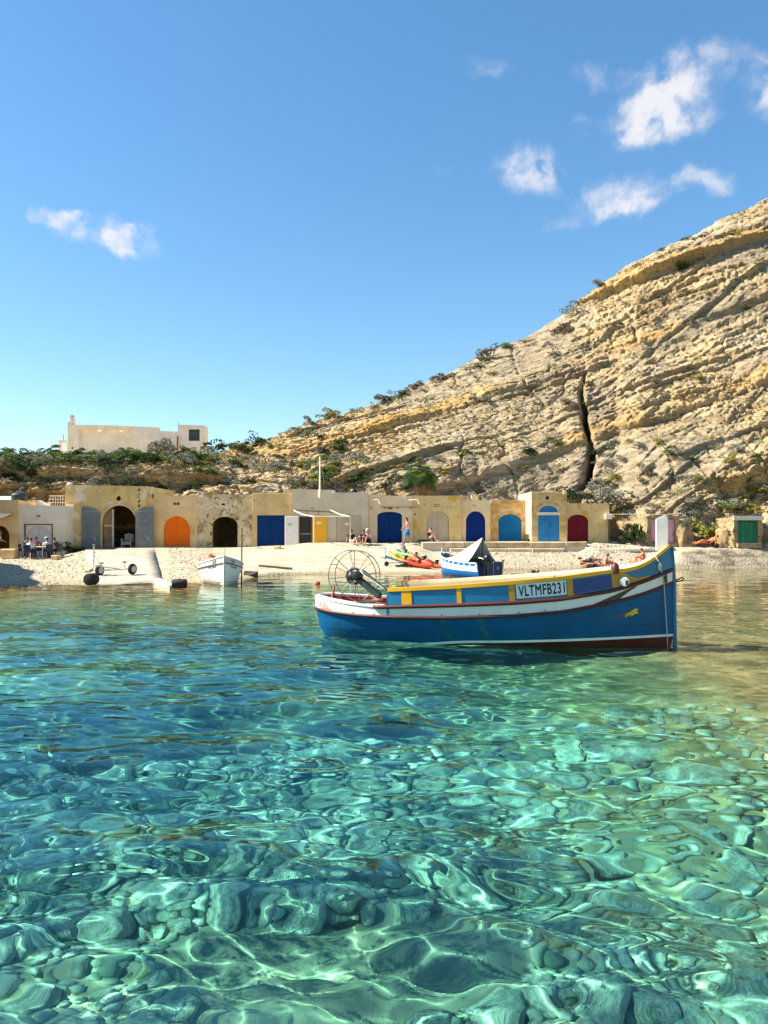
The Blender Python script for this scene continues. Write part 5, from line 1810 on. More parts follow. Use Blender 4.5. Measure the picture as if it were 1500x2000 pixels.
    nh = thing('net_hauler', None, None); nh.parent = t; nh.location = (0, 0, 0)
    steel = mat('hauler_steel', (.20, .15, .09), .6, .3, 12, .2, 40, .4, .3)
    dkst = mat('hauler_dark', (.025, .027, .022), .5, .3, 8, .2, 30)
    grn = mat('hauler_green', (.006, .016, .013), .5, .25, 6, .1, 30)
    ax = Vector((-.16, -1, .02)).normalized()
    ca, cb = c0 + ax * .10 + Vector((-.015, 0, 0)), c0 - ax * .12 + Vector((.02, 0, .01))
    rims = [(ca, .60), (cb, .575)]
    for cc, R in rims:
        MB().ring(cc, ax, R, .011, 56, 6).build('rim', steel, nh, 'all', True)
    MB().ring(c0 + ax * .02, ax, .185, .028, 10, 6).build('drum_ring', dkst, nh, False, True)
    MB().ring(c0 - ax * .10, ax, .16, .020, 24, 6).build('drum_ring', dkst, nh, 'all', True)
    uu = ax.cross(Vector((0, 0, 1))).normalized(); ww = ax.cross(uu)
    for k in range(14):
        th = 2 * math.pi * (k + .3) / 14
        d = uu * math.cos(th) + ww * math.sin(th)
        cc, R = rims[k % 2]
        MB().tube([c0 + ax * (.02 if k % 2 == 0 else -.10) + d * .17, cc + d * R], .009, 5).build('spoke', steel, nh, False, True)
    for k in range(6):
        th = 2 * math.pi * k / 6
        d = uu * math.cos(th) + ww * math.sin(th)
        MB().tube([c0 + ax * .03 + d * .05, c0 + ax * .02 + d * .18], .012, 5).build('hub_spoke', dkst, nh, False, True)
    for k in range(7):
        th = 2 * math.pi * (k + .5) / 7
        d = uu * math.cos(th) + ww * math.sin(th)
        MB().tube([ca + d * .60, cb + d * .575], .008, 5).build('cross_rod', steel, nh, False, True)
    hub = c0 + ax * .05
    MB().lathe(hub - ax * .10, ax, [(0, .05), (.04, .10), (.16, .11), (.22, .10), (.25, .08), (.27, .02)], 18).build('motor', grn, nh, True, True)
    m2 = hub + Vector((.14, 0, .02))
    MB().lathe(m2 - ax * .02, ax, [(0, .09), (.20, .10), (.27, .085), (.285, .02)], 16).build('gearbox', grn, nh, True, True)
    base = to_boat(742, 1170, 17.0)
    elbow = hub + Vector((.20, .0, .12))
    sp = MB()
    sp.beam(hub + Vector((.06, 0, -.02)), base + Vector((.0, 0, .06)), .11, .12)
    sp.build('arm', grn, nh, False, True)
    MB().tube([elbow, elbow + Vector((.07, -.02, -.03)), base + Vector((.12, -.03, .22)), base + Vector((.33, -.03, .02))], [.045, .045, .032, .028], 8).build('hydraulic_hose', grn, nh, 'all', True)
    MB().tube([elbow + Vector((-.02, -.1, .02)), elbow + Vector((.08, -.12, -.08)), base + Vector((.10, -.14, .26)), base + Vector((.22, -.10, .12))], .014, 6).build('hose', mat('hose_pale', (.42, .46, .36), .5, .1), nh, 'all', True)
    MB().lathe((base.x - .05, base.y, H.L['r1'][8][2] - .05), (0, 0, 1), [(0, .10), (.06, .10), (.07, .06), (.22, .055)], 12).build('pedestal', cream, nh, True, True)
    MB().tube([base + Vector((.10, -.05, .10)), base + Vector((.36, -.10, .16)), base + Vector((.44, -.10, .22))], .012, 6).build('tie_line', IRON, nh, 'all', True)
    # thwart, coaming and rail inside the stern
    MB().box(.55, 1.9, -.62, -.50, z2[10] - .06, z2[10] + .005).build('coaming', salmon, t, False, True)
    MB().box(1.25, 1.42, -.9, .9, z2[10] - .08, z2[10] - .02).build('thwart', salmon, t, False, True)
    MB().tube([(.35, .1, z2[6] - .1), (.42, .12, z2[6] + .25)], .03, 6).build('rudder_head', mat('post_red', (.40, .13, .08), .7, .2), t, False, True)
    r = MB()
    for k in range(5):
        R = .16 + .03 * k
        r.ring((1.35 + .02 * k, -.75, z2[12] + .02 + .012 * k), (0, 0, 1), R, .012, 20, 5)
    r.build('rope_coil', mat('rope_dark', (.10, .08, .06), .9, .2), t, 'all', True)
    # low engine box amid the deck
    xe = 3.2
    MB().box(xe, xe + 1.3, -.35, .35, z1[28] - .03, z1[28] + .30).build('engine_box', cream, t, False, True)


def surf_txt(H, U, t, m_):
    cu = bpy.data.curves.new('lettering', 'FONT')
    cu.body = 'Sha'; cu.size = 1; cu.offset = .02; cu.resolution_u = 3
    tmp = bpy.data.objects.new('lettering', cu); COL.objects.link(tmp)
    me = bpy.data.meshes.new_from_object(tmp.evaluated_get(bpy.context.evaluated_depsgraph_get()))
    bpy.data.objects.remove(tmp)
    co = np.array([v.co[:] for v in me.vertices]); lo, hi = co.min(0), co.max(0)
    for v in me.vertices:
        a_ = (v.co.x - lo[0]) / (hi[0] - lo[0]); b_ = (v.co.y - lo[1]) / (hi[1] - lo[1])
        v.co = H.pt('r1', 'r2', U(618) + (U(640) - U(618)) * a_, .30 + .5 * b_ - .25 * a_, -1, .014)
    me.materials.clear(); me.materials.append(mat('letter_pink', (.74, .34, .26), .6, .1))
    me.update()
    link('lettering', me, t)


build_luzzu()


# ------------------------------------------------------------------ other boats and things on the shore
def small_hull(t, L, beam, free, rise, mats, transom=.75, draft=.25, n=26, name_stripe=True, flare=.75):
    H = Hull(n); u = H.u
    f = np.where(u < .4, transom + (1 - transom) * np.sin(u / .4 * math.pi / 2), (1 - np.clip((u - .4) / .6, 0, 1) ** 2.2) ** .9)
    x = u * L
    zs = free + rise * u ** 2.2
    H.level('keel', x * .97, u * 0 + .03, -draft + .2 * u ** 4)
    H.level('chine', x * .985, beam / 2 * f * flare, u * 0 + .02 + .10 * u ** 2)
    H.level('low', x * .99, beam / 2 * f * (flare + .1), zs * .45)
    H.level('strake', x, beam / 2 * f * .97, zs * .78)
    H.level('sheer', x, beam / 2 * f, zs)
    return H


def build_white_boat():
    bow = Vector((xpx(438, 32.4), 32.4, 0)); ax = Vector((.27, -.963, 0)).normalized()
    L = 4.6
    st = bow - ax * L
    t = thing('rowing_boat', 'small white wooden boat moored bow-on beside the slipway', 'boat', st, math.atan2(ax.y, ax.x))
    white = mat('dinghy_white', (.80, .80, .77), .5, .05, 1.5, .1, 10, layers=[((.62, .66, .64), 1.6, .52, .7)])
    strk = mat('dinghy_strake', (.07, .025, .03), .5, .2)
    grey = mat('dinghy_grey', (.60, .58, .56), .6, .1)
    H = small_hull(t, L, 2.05, .72, .56, None, .7, .22)
    B = MB()
    for sd in (-1, 1):
        B.add(*H.band('keel', 'chine', sd)).add(*H.band('chine', 'low', sd)).add(*H.band('low', 'strake', sd))
    hull = B.build('hull', white, t, 'all', True)
    B = MB()
    for sd in (-1, 1):
        B.add(*H.band('strake', 'sheer', sd, m=1))
    B.build('top_strake', grey, t, 'all', True)
    for sd in (-1, 1):
        MB().tube([(p[0], sd * (p[1] + .01), p[2]) for p in H.L['strake']], .025, 6).build('rubbing_strake', strk, t, 'all', True)
        MB().tube([(p[0], sd * p[1], p[2]) for p in H.L['sheer']], .03, 6).build('gunwale', white, t, 'all', True)
        MB().tube([(p[0] * .7 + 1.3, sd * (p[1] * .93 + .02), p[2] * .9 + .06) for p in H.L['chine'][6:]], .012, 5).build('chine_line', strk, t, 'all', True)
        V, F = H.band('low', 'sheer', sd, 0, None, 2, -.05)
        MB().add(V, [tuple(reversed(f)) for f in F]).build('inner_planking', white, t, 'all', True)
    V = [(p[0], s_ * max(p[1] - .05, .003), p[2] + .02) for p in H.L['low'] for s_ in (-1, 1)]
    MB().add(V, [(2 * i, 2 * i + 2, 2 * i + 3, 2 * i + 1) for i in range(len(V) // 2 - 1)]).build('floor_boards', mat('boards', (.45, .40, .33), .8, .2), t, False, True)
    for x in (1.2, 2.6):
        MB().box(x, x + .28, -.85, .85, .50, .54).build('thwart', mat('boards', (.45, .40, .33)), t, False, True)
    e = H.L['sheer'][0]; k = H.L['keel'][0]; c = H.L['low'][0]
    MB().add([(0, -e[1], e[2]), (0, e[1], e[2]), (0, c[1], c[2]), (0, .03, k[2]), (0, -.03, k[2]), (0, -c[1], c[2])], [(0, 1, 2, 3, 4, 5)]).build('transom', white, t, False, True)
    MB().tube([(L * .965, 0, -.2), (L * .99, 0, .2), (L + .01, 0, 1.0), (L + .01, 0, 1.34)], .035, 6).build('stem', mat('dinghy_stem', (.50, .47, .36), .7, .2), t, False, True)
    MB().tube([(L - .02, 0, 1.34), (L - .02, 0, 1.62)], .008, 5).build('stem_rod', IRON, t, False, True)
    # short painted registration under the strake on each bow
    bk = mat('letter_black', (.008, .008, .010))
    for sd in (-1, 1):
        for txt, a, b_, lo, hi, u0, u1 in (('FZ245', 'low', 'strake', .62, .86, .80, .92), ('23', 'strake', 'sheer', .2, .75, .87, .92)):
            cu = bpy.data.curves.new('lettering', 'FONT'); cu.body = txt; cu.size = 1; cu.offset = .015; cu.resolution_u = 2
            tmp = bpy.data.objects.new('lettering', cu); COL.objects.link(tmp)
            me = bpy.data.meshes.new_from_object(tmp.evaluated_get(bpy.context.evaluated_depsgraph_get())); bpy.data.objects.remove(tmp)
            co = np.array([v.co[:] for v in me.vertices]); l0, h0 = co.min(0), co.max(0)
            for v in me.vertices:
                aa = (v.co.x - l0[0]) / (h0[0] - l0[0]); bb = (v.co.y - l0[1]) / (h0[1] - l0[1])
                if sd > 0:
                    aa = 1 - aa
                v.co = H.pt(a, b_, u0 + (u1 - u0) * aa, lo + (hi - lo) * bb, sd, .012)
            me.materials.clear(); me.materials.append(bk); me.update()
            link('lettering', me, hull)


def build_tent_boat():
    st = Vector((xpx(957, 37.6), 37.6, .0)); bw = Vector((xpx(868, 40.6), 40.6, 0))
    ax = (bw - st).normalized(); L = 3.9
    t = thing('covered_boat', 'small blue and white motorboat with a white tarpaulin tent at the water edge', 'boat', (st.x, st.y, .02), math.atan2(ax.y, ax.x))
    blue = mat('covered_blue', (.008, .16, .52), .4, .1, 2, .05)
    white = mat('covered_white', (.84, .84, .82), .45, .04, 2, .05)
    navy = mat('covered_navy', (.004, .014, .075), .4, .1, 2, .05)
    grey = mat('covered_grey', (.17, .17, .165), .7, .15)
    H = small_hull(t, L, 1.9, .74, .42, None, .9, .2, flare=.82)
    B = MB()
    for sd in (-1, 1):
        B.add(*H.band('keel', 'chine', sd)).add(*H.band('chine', 'low', sd))
    B.build('hull', blue, t, 'all', True)
    B = MB()
    for sd in (-1, 1):
        B.add(*H.band('low', 'strake', sd)).add(*H.band('strake', 'sheer', sd))
    top = B.build('topsides', white, t, 'all', True)
    for sd in (-1, 1):
        for k in range(7):
            V, F = H.patch('low', 'sheer', .03 + k * .105, .115 + k * .105, .62, .93, sd, .006, .01, 3)
            MB().add(V, F).build('blue_panel', blue, top, False, True)
        MB().tube([(p[0], sd * p[1], p[2]) for p in H.L['sheer']], .03, 6).build('gunwale', white, t, 'all', True)
        V, F = H.band('low', 'sheer', sd, 0, None, 2, -.05)
        MB().add(V, [tuple(reversed(f)) for f in F]).build('inner_planking', grey, t, 'all', True)
    V = [(p[0], s_ * max(p[1] - .05, .003), p[2]) for p in H.L['low'] for s_ in (-1, 1)]
    MB().add(V, [(2 * i, 2 * i + 2, 2 * i + 3, 2 * i + 1) for i in range(len(V) // 2 - 1)]).build('floor_boards', grey, t, False, True)
    e = H.L['sheer'][0]; c = H.L['chine'][0]
    tr = MB()
    pr = [(-e[1], e[2] + .04), (e[1], e[2] + .04), (e[1] * .97, .45), (c[1], .05), (.05, -.2), (-.05, -.2), (-c[1], .05), (-e[1] * .97, .45)]
    tr.add([(-.05, y, z) for y, z in pr] + [(0, y, z) for y, z in pr], [tuple(range(8)), tuple(range(15, 7, -1))] + [(i, 8 + i, 8 + (i + 1) % 8, (i + 1) % 8) for i in range(8)])
    tr.build('transom', navy, t, False, True)
    # tarpaulin: two sloping sides, open behind
    tarp = mat('tarpaulin', (.80, .80, .78), .8, .05, 2, .3, 6, .2, bdist=.03)
    ap = Vector((.55, 0, 1.98)); fr = Vector((2.75, 0, .98))
    for sd in (-1, 1):
        V, F = [], []
        n = 7
        for k in (0, 1):
            for i in range(n + 1):
                a = ap.lerp(fr, i / n)
                g = H.pt('strake', 'sheer', (.16 + (2.75 / L - .16) * i / n), 1, sd, .03)
                for j in range(n + 1):
                    p = a.lerp(g, j / n)
                    p.z -= .10 * math.sin(math.pi * j / n) * (1 - .4 * i / n)
                    V.append(p + Vector((0, -sd * .015 * k, -.008 * k)))
        c_ = n + 1
        R_ = c_ * c_
        for i in range(n):
            for j in range(n):
                q = (i * c_ + j, i * c_ + j + 1, (i + 1) * c_ + j + 1, (i + 1) * c_ + j)
                F.append(q); F.append(tuple(x + R_ for x in reversed(q)))
        MB().add(V, F).build('tarpaulin', tarp, t, 'all', True)
    MB().tube([(.56, 0, .5), (.56, 0, 1.97)], .025, 6).build('tent_pole', IRON, t, False, True)
    MB().tube([ap, fr], .02, 6).build('ridge_pole', IRON, t, False, True)
    MB().tube([(L - .15, 0, 1.0), (L - .10, 0, 1.42)], .045, 8).build('bow_post', mat('bow_post_grey', (.45, .45, .44), .6, .1), t, False, True)
    # outboard motor
    om = thing('outboard_motor', None, None); om.parent = t
    blk = mat('motor_black', (.010, .011, .013), .3, .2, 4, 0)
    y0 = .42
    MB().ell((-.26, y0, .98), (.22, .17, .20), 14, 10).build('cowling', blk, om, True, True)
    MB().box(-.36, -.18, y0 - .10, y0 + .10, .62, .86).build('midsection', blk, om, False, True)
    MB().box(-.32, -.20, y0 - .05, y0 + .05, -.05, .62).build('leg', blk, om, False, True)
    MB().box(-.18, .03, y0 - .12, y0 + .12, .60, .80).build('clamp', blk, om, False, True)
    MB().lathe((-.40, y0, .0), (1, 0, 0), [(0, .02), (.05, .06), (.25, .06), (.3, .02)], 10).build('gear_case', blk, om, True, True)
    for k in range(3):
        a = k * 2.09
        MB().ell((-.41, y0 + .08 * math.cos(a), .08 * math.sin(a)), (.015, .05, .05), 8, 5).build('propeller_blade', blk, om, True, True)
    MB().tube([(-.1, y0, .92), (.30, y0 + .05, 1.0)], .02, 6).build('tiller', blk, om, False, True)
    for y in (-.15, -.75):
        MB().tube([(-.07, y, .15), (-.07, y, .80)], .012, 5).build('transom_rail', WHITEPAINT, t, False, True)
    MB().ring((-.075, -.45, .48), (1, 0, 0), .07, .012, 16, 5).build('transom_ring', WHITEPAINT, t, False, True)
    MB().lathe((-.02, -.84, .78), (0, 0, 1), [(0, .04), (.06, .05), (.09, .03)], 8).build('bollard', DARK, t, True, True)


def kayak_mesh(L=3.3, W=.74, Hh=.34):
    B = MB()
    n, k = 22, 14
    V, F = [], []
    for i in range(n + 1):
        u = i / n; s = max(.02, math.sin(math.pi * u) ** .62)
        rock = .20 * (2 * u - 1) ** 4
        for j in range(k):
            a = 2 * math.pi * j / k
            y, z = W / 2 * s * math.cos(a), Hh / 2 * (.55 + .45 * s) * math.sin(a)
            if math.sin(a) > .5 and (.22 < u < .44 or .52 < u < .74):
                z -= .16
            V.append(((u - .5) * L, y, z + rock + Hh / 2))
    for i in range(n):
        for j in range(k):
            F.append((i * k + j, i * k + (j + 1) % k, (i + 1) * k + (j + 1) % k, (i + 1) * k + j))
    F += [tuple(range(k)), tuple(n * k + j for j in range(k - 1, -1, -1))]
    return B.add(V, F)


def build_kayaks():
    red = mat('kayak_red', (.80, .07, .02), .4, .08, 2, .03, layers=[])
    red2 = mat('kayak_coral', (.80, .12, .05), .4, .08, 2, .03)
    m, N, K, b = new_mat('kayak_orange')
    tc = N.new('ShaderNodeTexCoord'); sp = N.new('ShaderNodeSeparateXYZ'); K.new(tc.outputs['Object'], sp.inputs[0])
    nz = noise_node(N, K, 3, 2)
    ad = N.new('ShaderNodeMath'); ad.operation = 'MULTIPLY_ADD'; ad.inputs[1].default_value = .5; K.new(nz.outputs['Fac'], ad.inputs[0]); K.new(sp.outputs['X'], ad.inputs[2])
    c = mixc(N, K, mask(N, K, ad.outputs[0], -1.15, -.95), (.82, .13, .03), (.86, .42, .02))
    c = mixc(N, K, mask(N, K, ad.outputs[0], -.25, .1), c, (.80, .07, .02))
    K.new(c, b.inputs['Base Color']); b.inputs['Roughness'].default_value = .4
    green = mat('kayak_green', (.34, .72, .22), .4, .1, 2, .03, layers=[((.62, .80, .40), 1.5, .5, .65)])
    blk = mat('kayak_black', (.015, .015, .017), .6, .2)
    spec = [('lime green kayak lying behind the orange ones', green, (764, 1077), (830, 1094), 45.6, 44.9),
            ('orange and yellow kayak with black seats, propped on the trolley', m, (757, 1086), (845, 1112), 44.3, 43.0),
            ('coral red kayak slumped nearest the covered boat', red2, (797, 1087), (876, 1113), 44.9, 43.2)]
    for lab, mt, a, b_, Ya, Yb in spec:
        A, B = Vector(pix(*a, Ya)), Vector(pix(*b_, Yb))
        d = B - A; L = d.length
        t = thing('kayak', lab, 'kayak', (A + B) / 2 - Vector((0, 0, .12)), 0, 'kayaks piled on the shore')
        t.rotation_euler = d.to_track_quat('X', 'Z').to_euler()
        kayak_mesh(L).build('shell', mt, t, 'all', True)
        for x in (-.17 * L, .13 * L):
            MB().box(x - .22, x + .16, -.17, .17, .17, .20).build('seat', blk, t, False, True)
            MB().box(x + .14, x + .19, -.17, .17, .20, .46).build('backrest', blk, t, False, True)
            MB().tube([(x + .17, -.18, .40), (x + .42, -.30, .24)], .012, 5).build('strap', blk, t, False, True)
            MB().tube([(x + .17, .18, .40), (x + .42, .30, .24)], .012, 5).build('strap', blk, t, False, True)
        MB().tube([(-L * .47, -.06, .36), (-L * .30, -.26, .31)], .008, 4).build('deck_line', blk, t, False, True)
        MB().tube([(-L * .47, .06, .36), (-L * .30, .26, .31)], .008, 4).build('deck_line', blk, t, False, True)
    # trolley
    Y = 43.7
    x0, _, z0 = pix(755, 1113, Y); x1 = xpx(792, Y)
    zg = float(ground_z((x0 + x1) / 2, Y))
    t = thing('kayak_trolley', 'low blue-decked trolley with black wheels under the kayaks', 'trolley', ((x0 + x1) / 2, Y, zg))
    bl = mat('trolley_blue', (.10, .30, .62), .5, .1)
    MB().add([(x0 - .05, Y - .25, zg + .62), (x1 - .15, Y - .25, zg + .22), (x1 - .15, Y + .35, zg + .22), (x0 - .05, Y + .35, zg + .62),
              (x0 - .05, Y - .25, zg + .48), (x1 - .15, Y - .25, zg + .16), (x1 - .15, Y + .35, zg + .16), (x0 - .05, Y + .35, zg + .48)],
             [(0, 1, 2, 3), (7, 6, 5, 4), (0, 4, 5, 1), (1, 5, 6, 2), (2, 6, 7, 3), (3, 7, 4, 0)]).build('deck', bl, t)
    MB().beam((x0, Y, zg + .18), (x1, Y, zg + .18), .04).build('axle', IRON, t)
    for x in (x0, x1):
        for y in (Y - .32, Y + .32):
            MB().lathe((x, y - .035, zg + .13), (0, 1, 0), [(0, .10), (.015, .13), (.055, .13), (.07, .10)], 16).build('wheel', blk, t, True)
    MB().tube([(x0 - .06, Y, zg + .3), (x0 - .06, Y, zg + 1.05)], .018, 6).build('handle', IRON, t)


def build_trailer():
    Y = 36.6
    zg = float(ground_z(xpx(225, Y), Y)) + .15
    t = thing('boat_trolley', 'bare metal boat trolley with two rubber wheels standing on the slipway', 'trolley', (xpx(225, Y), Y, zg))
    zg = 2.5 - (1125 - 1030) / 1500 * Y
    st = mat('trolley_steel', (.52, .49, .44), .5, .15, 6, .1, 40, .5, .4)
    rub = mat('tyre_rubber', (.014, .014, .014), .8, .2, 8, .2, 30)
    for px, py in ((194.5, 1114), (258.5, 1111.5)):
        x, _, z = pix(px, py, Y)
        w = thing('wheel', None, None); w.parent = t
        ax = Vector((.92, -.38, 0)).normalized()
        c = Vector((x, Y, z)) - Vector(world_loc(t))
        MB().lathe(c - ax * .09, ax, [(0, .18), (.02, .245), (.05, .265), (.13, .265), (.16, .245), (.18, .18)], 24).build('tyre', rub, w, True, True)
        MB().lathe(c - ax * .11, ax, [(0, .03), (.005, .12), (.012, .155), (.208, .155), (.215, .12), (.22, .03)], 20).build('rim', mat('rim_grey', (.50, .47, .42), .5, .1), w, True, True)
    P = lambda px, py, dy=0.: pix(px, py, Y + dy)
    for nm, pts, r in (('axle', [P(197, 1114), P(256, 1111)], .035), ('drawbar', [P(240, 1112.5), P(187, 1105, -.3), P(180, 1110, -.6)], .03), ('upright', [P(183, 1105, -.3), P(183.5, 1068, -.3)], .035),
                       ('brace', [P(184, 1084, -.3), P(193, 1101, -.1)], .015), ('chock_post', [P(198, 1112), P(198, 1101)], .02), ('chock_post', [P(243.5, 1111), P(243.5, 1099)], .02)):
        MB().tube(pts, r, 8).build(nm, st, t)
    for px, py in ((198, 1100), (243.5, 1098)):
        x, y, z = P(px, py)
        MB().box(x - .07, x + .07, y - .12, y + .12, z - .02, z + .03).build('chock', IRON, t)
    x, y, z = P(183.5, 1065, -.3)
    MB().ring((x, y, z), (0, 1, .3), .05, .015, 14, 6).build('tow_ring', st, t)
    MB().tube([P(184, 1079, -.3), P(188, 1078.5, -.3)], .015, 6).build('peg', IRON, t)


def build_shore_bits():
    rub = mat('old_rubber', (.016, .015, .013), .75, .3, 5, .3, 20)
    # drum ends and fenders at the water line
    for lab, px, py, Y, r, L, ax in (('rounded black drum half in the water below the trolley', 172, 1132, 32.6, .26, .55, (.15, 1, 0)),
                                     ('black rubber fender at the end of the concrete kerb', 336, 1140, 30.9, .19, .60, (1, .06, 0))):
        x, y, z = pix(px, py, Y)
        z = max(z, r * .35)
        MB().lathe((x, y, z), ax, [(0, r * .5), (.02, r * .9), (.06, r), (L - .06, r), (L - .02, r * .9), (L, r * .5)], 20).thing('fender', rub, lab, 'fender', smooth=True)
    # plank with a black float end behind the big boat
    x, y, z = pix(1000, 1119, 39.5)
    t = thing('mooring_plank', 'wooden plank ending in a black roller, floating behind the big boat', 'plank', (x, y, .02))
    MB().box(-.1, 1.0, -.08, .08, .05, .12).build('plank', mat('plank_tan', (.50, .40, .24), .8, .2), t, False, True)
    MB().lathe((1.0, 0, .10), (1, 0, 0), [(0, .17), (.02, .19), (.20, .19), (.22, .10), (.28, .10), (.30, .19), (.38, .19), (.40, .1)], 14).build('roller', rub, t, True, True)
    # small float
    x, y, z = pix(620, 1142, 3750 / 112)
    MB().ell((x, y, .05), (.13, .13, .11), 12, 8).thing('float', mat('float_red', (.70, .06, .02), .4, .1), 'tiny red float bobbing left of the stern', 'float', smooth=True)
    # brown pole beside the white boat
    a, b = pix(472, 1100, 35.2), pix(472.5, 1031, 35.2)
    MB().tube([a[:2] + (0.0,), a, b], [.035, .035, .028], 8).thing('mooring_pole', mat('pole_brown', (.14, .075, .05), .8, .2), 'thin brown pole standing beside the white boat', 'pole', smooth=True)
    # dark timber lying on the rock
    a, b = pix(506, 1112, 41.8), pix(570, 1116, 41.4)
    za = float(ground_z(a[0], 41.8)) + .05; zb = float(ground_z(b[0], 41.4)) + .05
    MB().beam((a[0], 41.8, za), (b[0], 41.4, zb), .12, .10).thing('timber', mat('old_timber', (.10, .08, .06), .9, .2), 'weathered dark timber lying across the pale rock', 'timber')
    x, y, z = pix(489, 1121, 38.6)
    MB().bbox(x - .35, x + .35, 38.4, 38.8, .0, .26, .08, .06, rnd).thing('timber', mat('old_timber', (.10, .08, .06)), 'short dark driftwood stump by the waterline', 'timber')
    # washing-line pole and wire on the right
    Y = 51.0
    pm = mat('pole_ochre', (.60, .46, .22), .7, .1)
    x, _, z = pix(1249, 1061, Y)
    t = thing('cable_pole', 'thin ochre pole carrying a cable past the rock stores', 'pole', (x, Y, z))
    MB().tube([(x, Y, z - .3), (x, Y, zpx(1000, Y))], .035, 8).build('pole', pm, t)
    MB().tube([(xpx(1193, Y), Y + .6, zpx(1004.5, Y)), (x, Y, zpx(1003.5, Y)), (xpx(1290, Y), Y + .4, zpx(1005, Y)), (xpx(1345, Y), Y + .9, zpx(1003, Y))], .014, 5).build('cable', mat('cable_pale', (.72, .66, .52), .7, .05), t)
    # things on the left roofs
    Y = 51.4
    x, _, z = pix(38, 985, Y)
    t = thing('water_tank', 'dark green water tank on the roof of the cream house', 'tank', (x, Y, z))
    MB().lathe((x, Y, zpx(988, Y)), (0, 0, 1), [(0, .42), (.3, .50), (.72, .52), (.80, .44), (.88, .30), (.90, .05)], 20).build('tank_body', mat('tank_green', (.010, .028, .028), .5, .2, 3, .1), t, True)
    MB().tube([(x - .2, Y - .45, z + .2), (x + .3, Y - .5, z + .15), (x + .45, Y - .35, z + .1)], .015, 5).build('tank_pipe', IRON, t)
    MB().box(x - .6, x + .6, Y - .4, Y + .5, zpx(1000, Y), zpx(988, Y) - .003).build('tank_stand', ROOF, t)
    x, _, z = pix(8, 975, Y)
    MB().add([(x - .9, Y, zpx(976, Y)), (x + .5, Y, zpx(976, Y)), (x + .5, Y + 1, zpx(968, Y)), (x - .9, Y + 1, zpx(968, Y)), (x - .9, Y, zpx(979, Y)), (x + .5, Y, zpx(979, Y)), (x + .5, Y + 1, zpx(971, Y)), (x - .9, Y + 1, zpx(971, Y))],
             [(0, 1, 2, 3), (7, 6, 5, 4), (0, 4, 5, 1), (1, 5, 6, 2), (2, 6, 7, 3), (3, 7, 4, 0)]).thing('solar_panel', mat('panel_pale', (.55, .68, .78), .3, .1), 'pale blue sloping panel on the ochre house roof', 'panel')
    Y = 52.2
    x0, x1 = xpx(95, Y), xpx(127, Y)
    t = thing('roof_railing', 'white grid railing on the roof beside the tall ochre boathouse', 'railing', ((x0 + x1) / 2, Y, zpx(988, Y)))
    z0, z1 = zpx(988, Y), zpx(968.5, Y)
    for k in range(7):
        x = x0 + .12 + (x1 - x0 - .12) * k / 6
        MB().tube([(x if k else x0 - .1, Y, z0), (x + (.02 if k else .05), Y, z1)], .014, 5).build('upright', WHITEPAINT, t)
    for k in range(3):
        z = z1 - (z1 - z0) * k / 3
        MB().tube([(x0 + .05 - .04 * k, Y - .02, z), (x1 - .02, Y - .02, z)], .014, 5).build('rail', WHITEPAINT, t)


build_white_boat()
build_tent_boat()
build_kayaks()
build_trailer()
build_shore_bits()

# ------------------------------------------------------------------ people
SKIN = {'tan': (.46, .22, .12), 'fair': (.60, .34, .22), 'brown': (.30, .14, .08), 'red': (.58, .22, .13)}


def body_mesh(J, E, mats_of, seg_mat):
    """continuous body: joints with radii, bones, grown with a skin modifier"""
    names = list(J)
    me = bpy.data.meshes.new('person')
    me.from_pydata([J[k][0] for k in names], [(names.index(a), names.index(b)) for a, b in E], [])
    o = bpy.data.objects.new('person', me); COL.objects.link(o)
    sk = o.modifiers.new('Skin', 'SKIN'); sk.use_smooth_shade = True
    for i, k in enumerate(names):
        d = me.skin_vertices[0].data[i]
        r = J[k][1]
        d.radius = r if isinstance(r, tuple) else (r, r)
        d.use_root = (k == 'pelvis')
    o.modifiers.new('Sub', 'SUBSURF').levels = 1
    out = bpy.data.meshes.new_from_object(o.evaluated_get(bpy.context.evaluated_depsgraph_get()))
    bpy.data.objects.remove(o); bpy.data.meshes.remove(me)
    out.materials.clear()
    for m in mats_of:
        out.materials.append(m)
    seg = [(Vector(J[a][0]), Vector(J[b][0]), seg_mat[(a, b)]) for a, b in E]
    for p in out.polygons:
        c = p.center
        best = None
        for a, b, mi in seg:
            ab = b - a
            t = max(0, min(1, (c - a).dot(ab) / max(ab.length_squared, 1e-9)))
            d = (c - a - ab * t).length
            m = mi(t) if callable(mi) else mi
            if best is None or d < best[0]:
                best = (d, m)
        p.material_index = best[1]
        p.use_smooth = True
    return out


def join_into(me, B, mi_off=0):
    """add the shapes of a builder to a mesh that already exists"""
    bm = bmesh.new(); bm.from_mesh(me)
    vs_ = [bm.verts.new(v) for v in B.V]
    for f, m in zip(B.F, B.M):
        try:
            nf = bm.faces.new([vs_[i] for i in f]); nf.material_index = m; nf.smooth = True
        except ValueError:
            pass
    bm.to_mesh(me); bm.free()


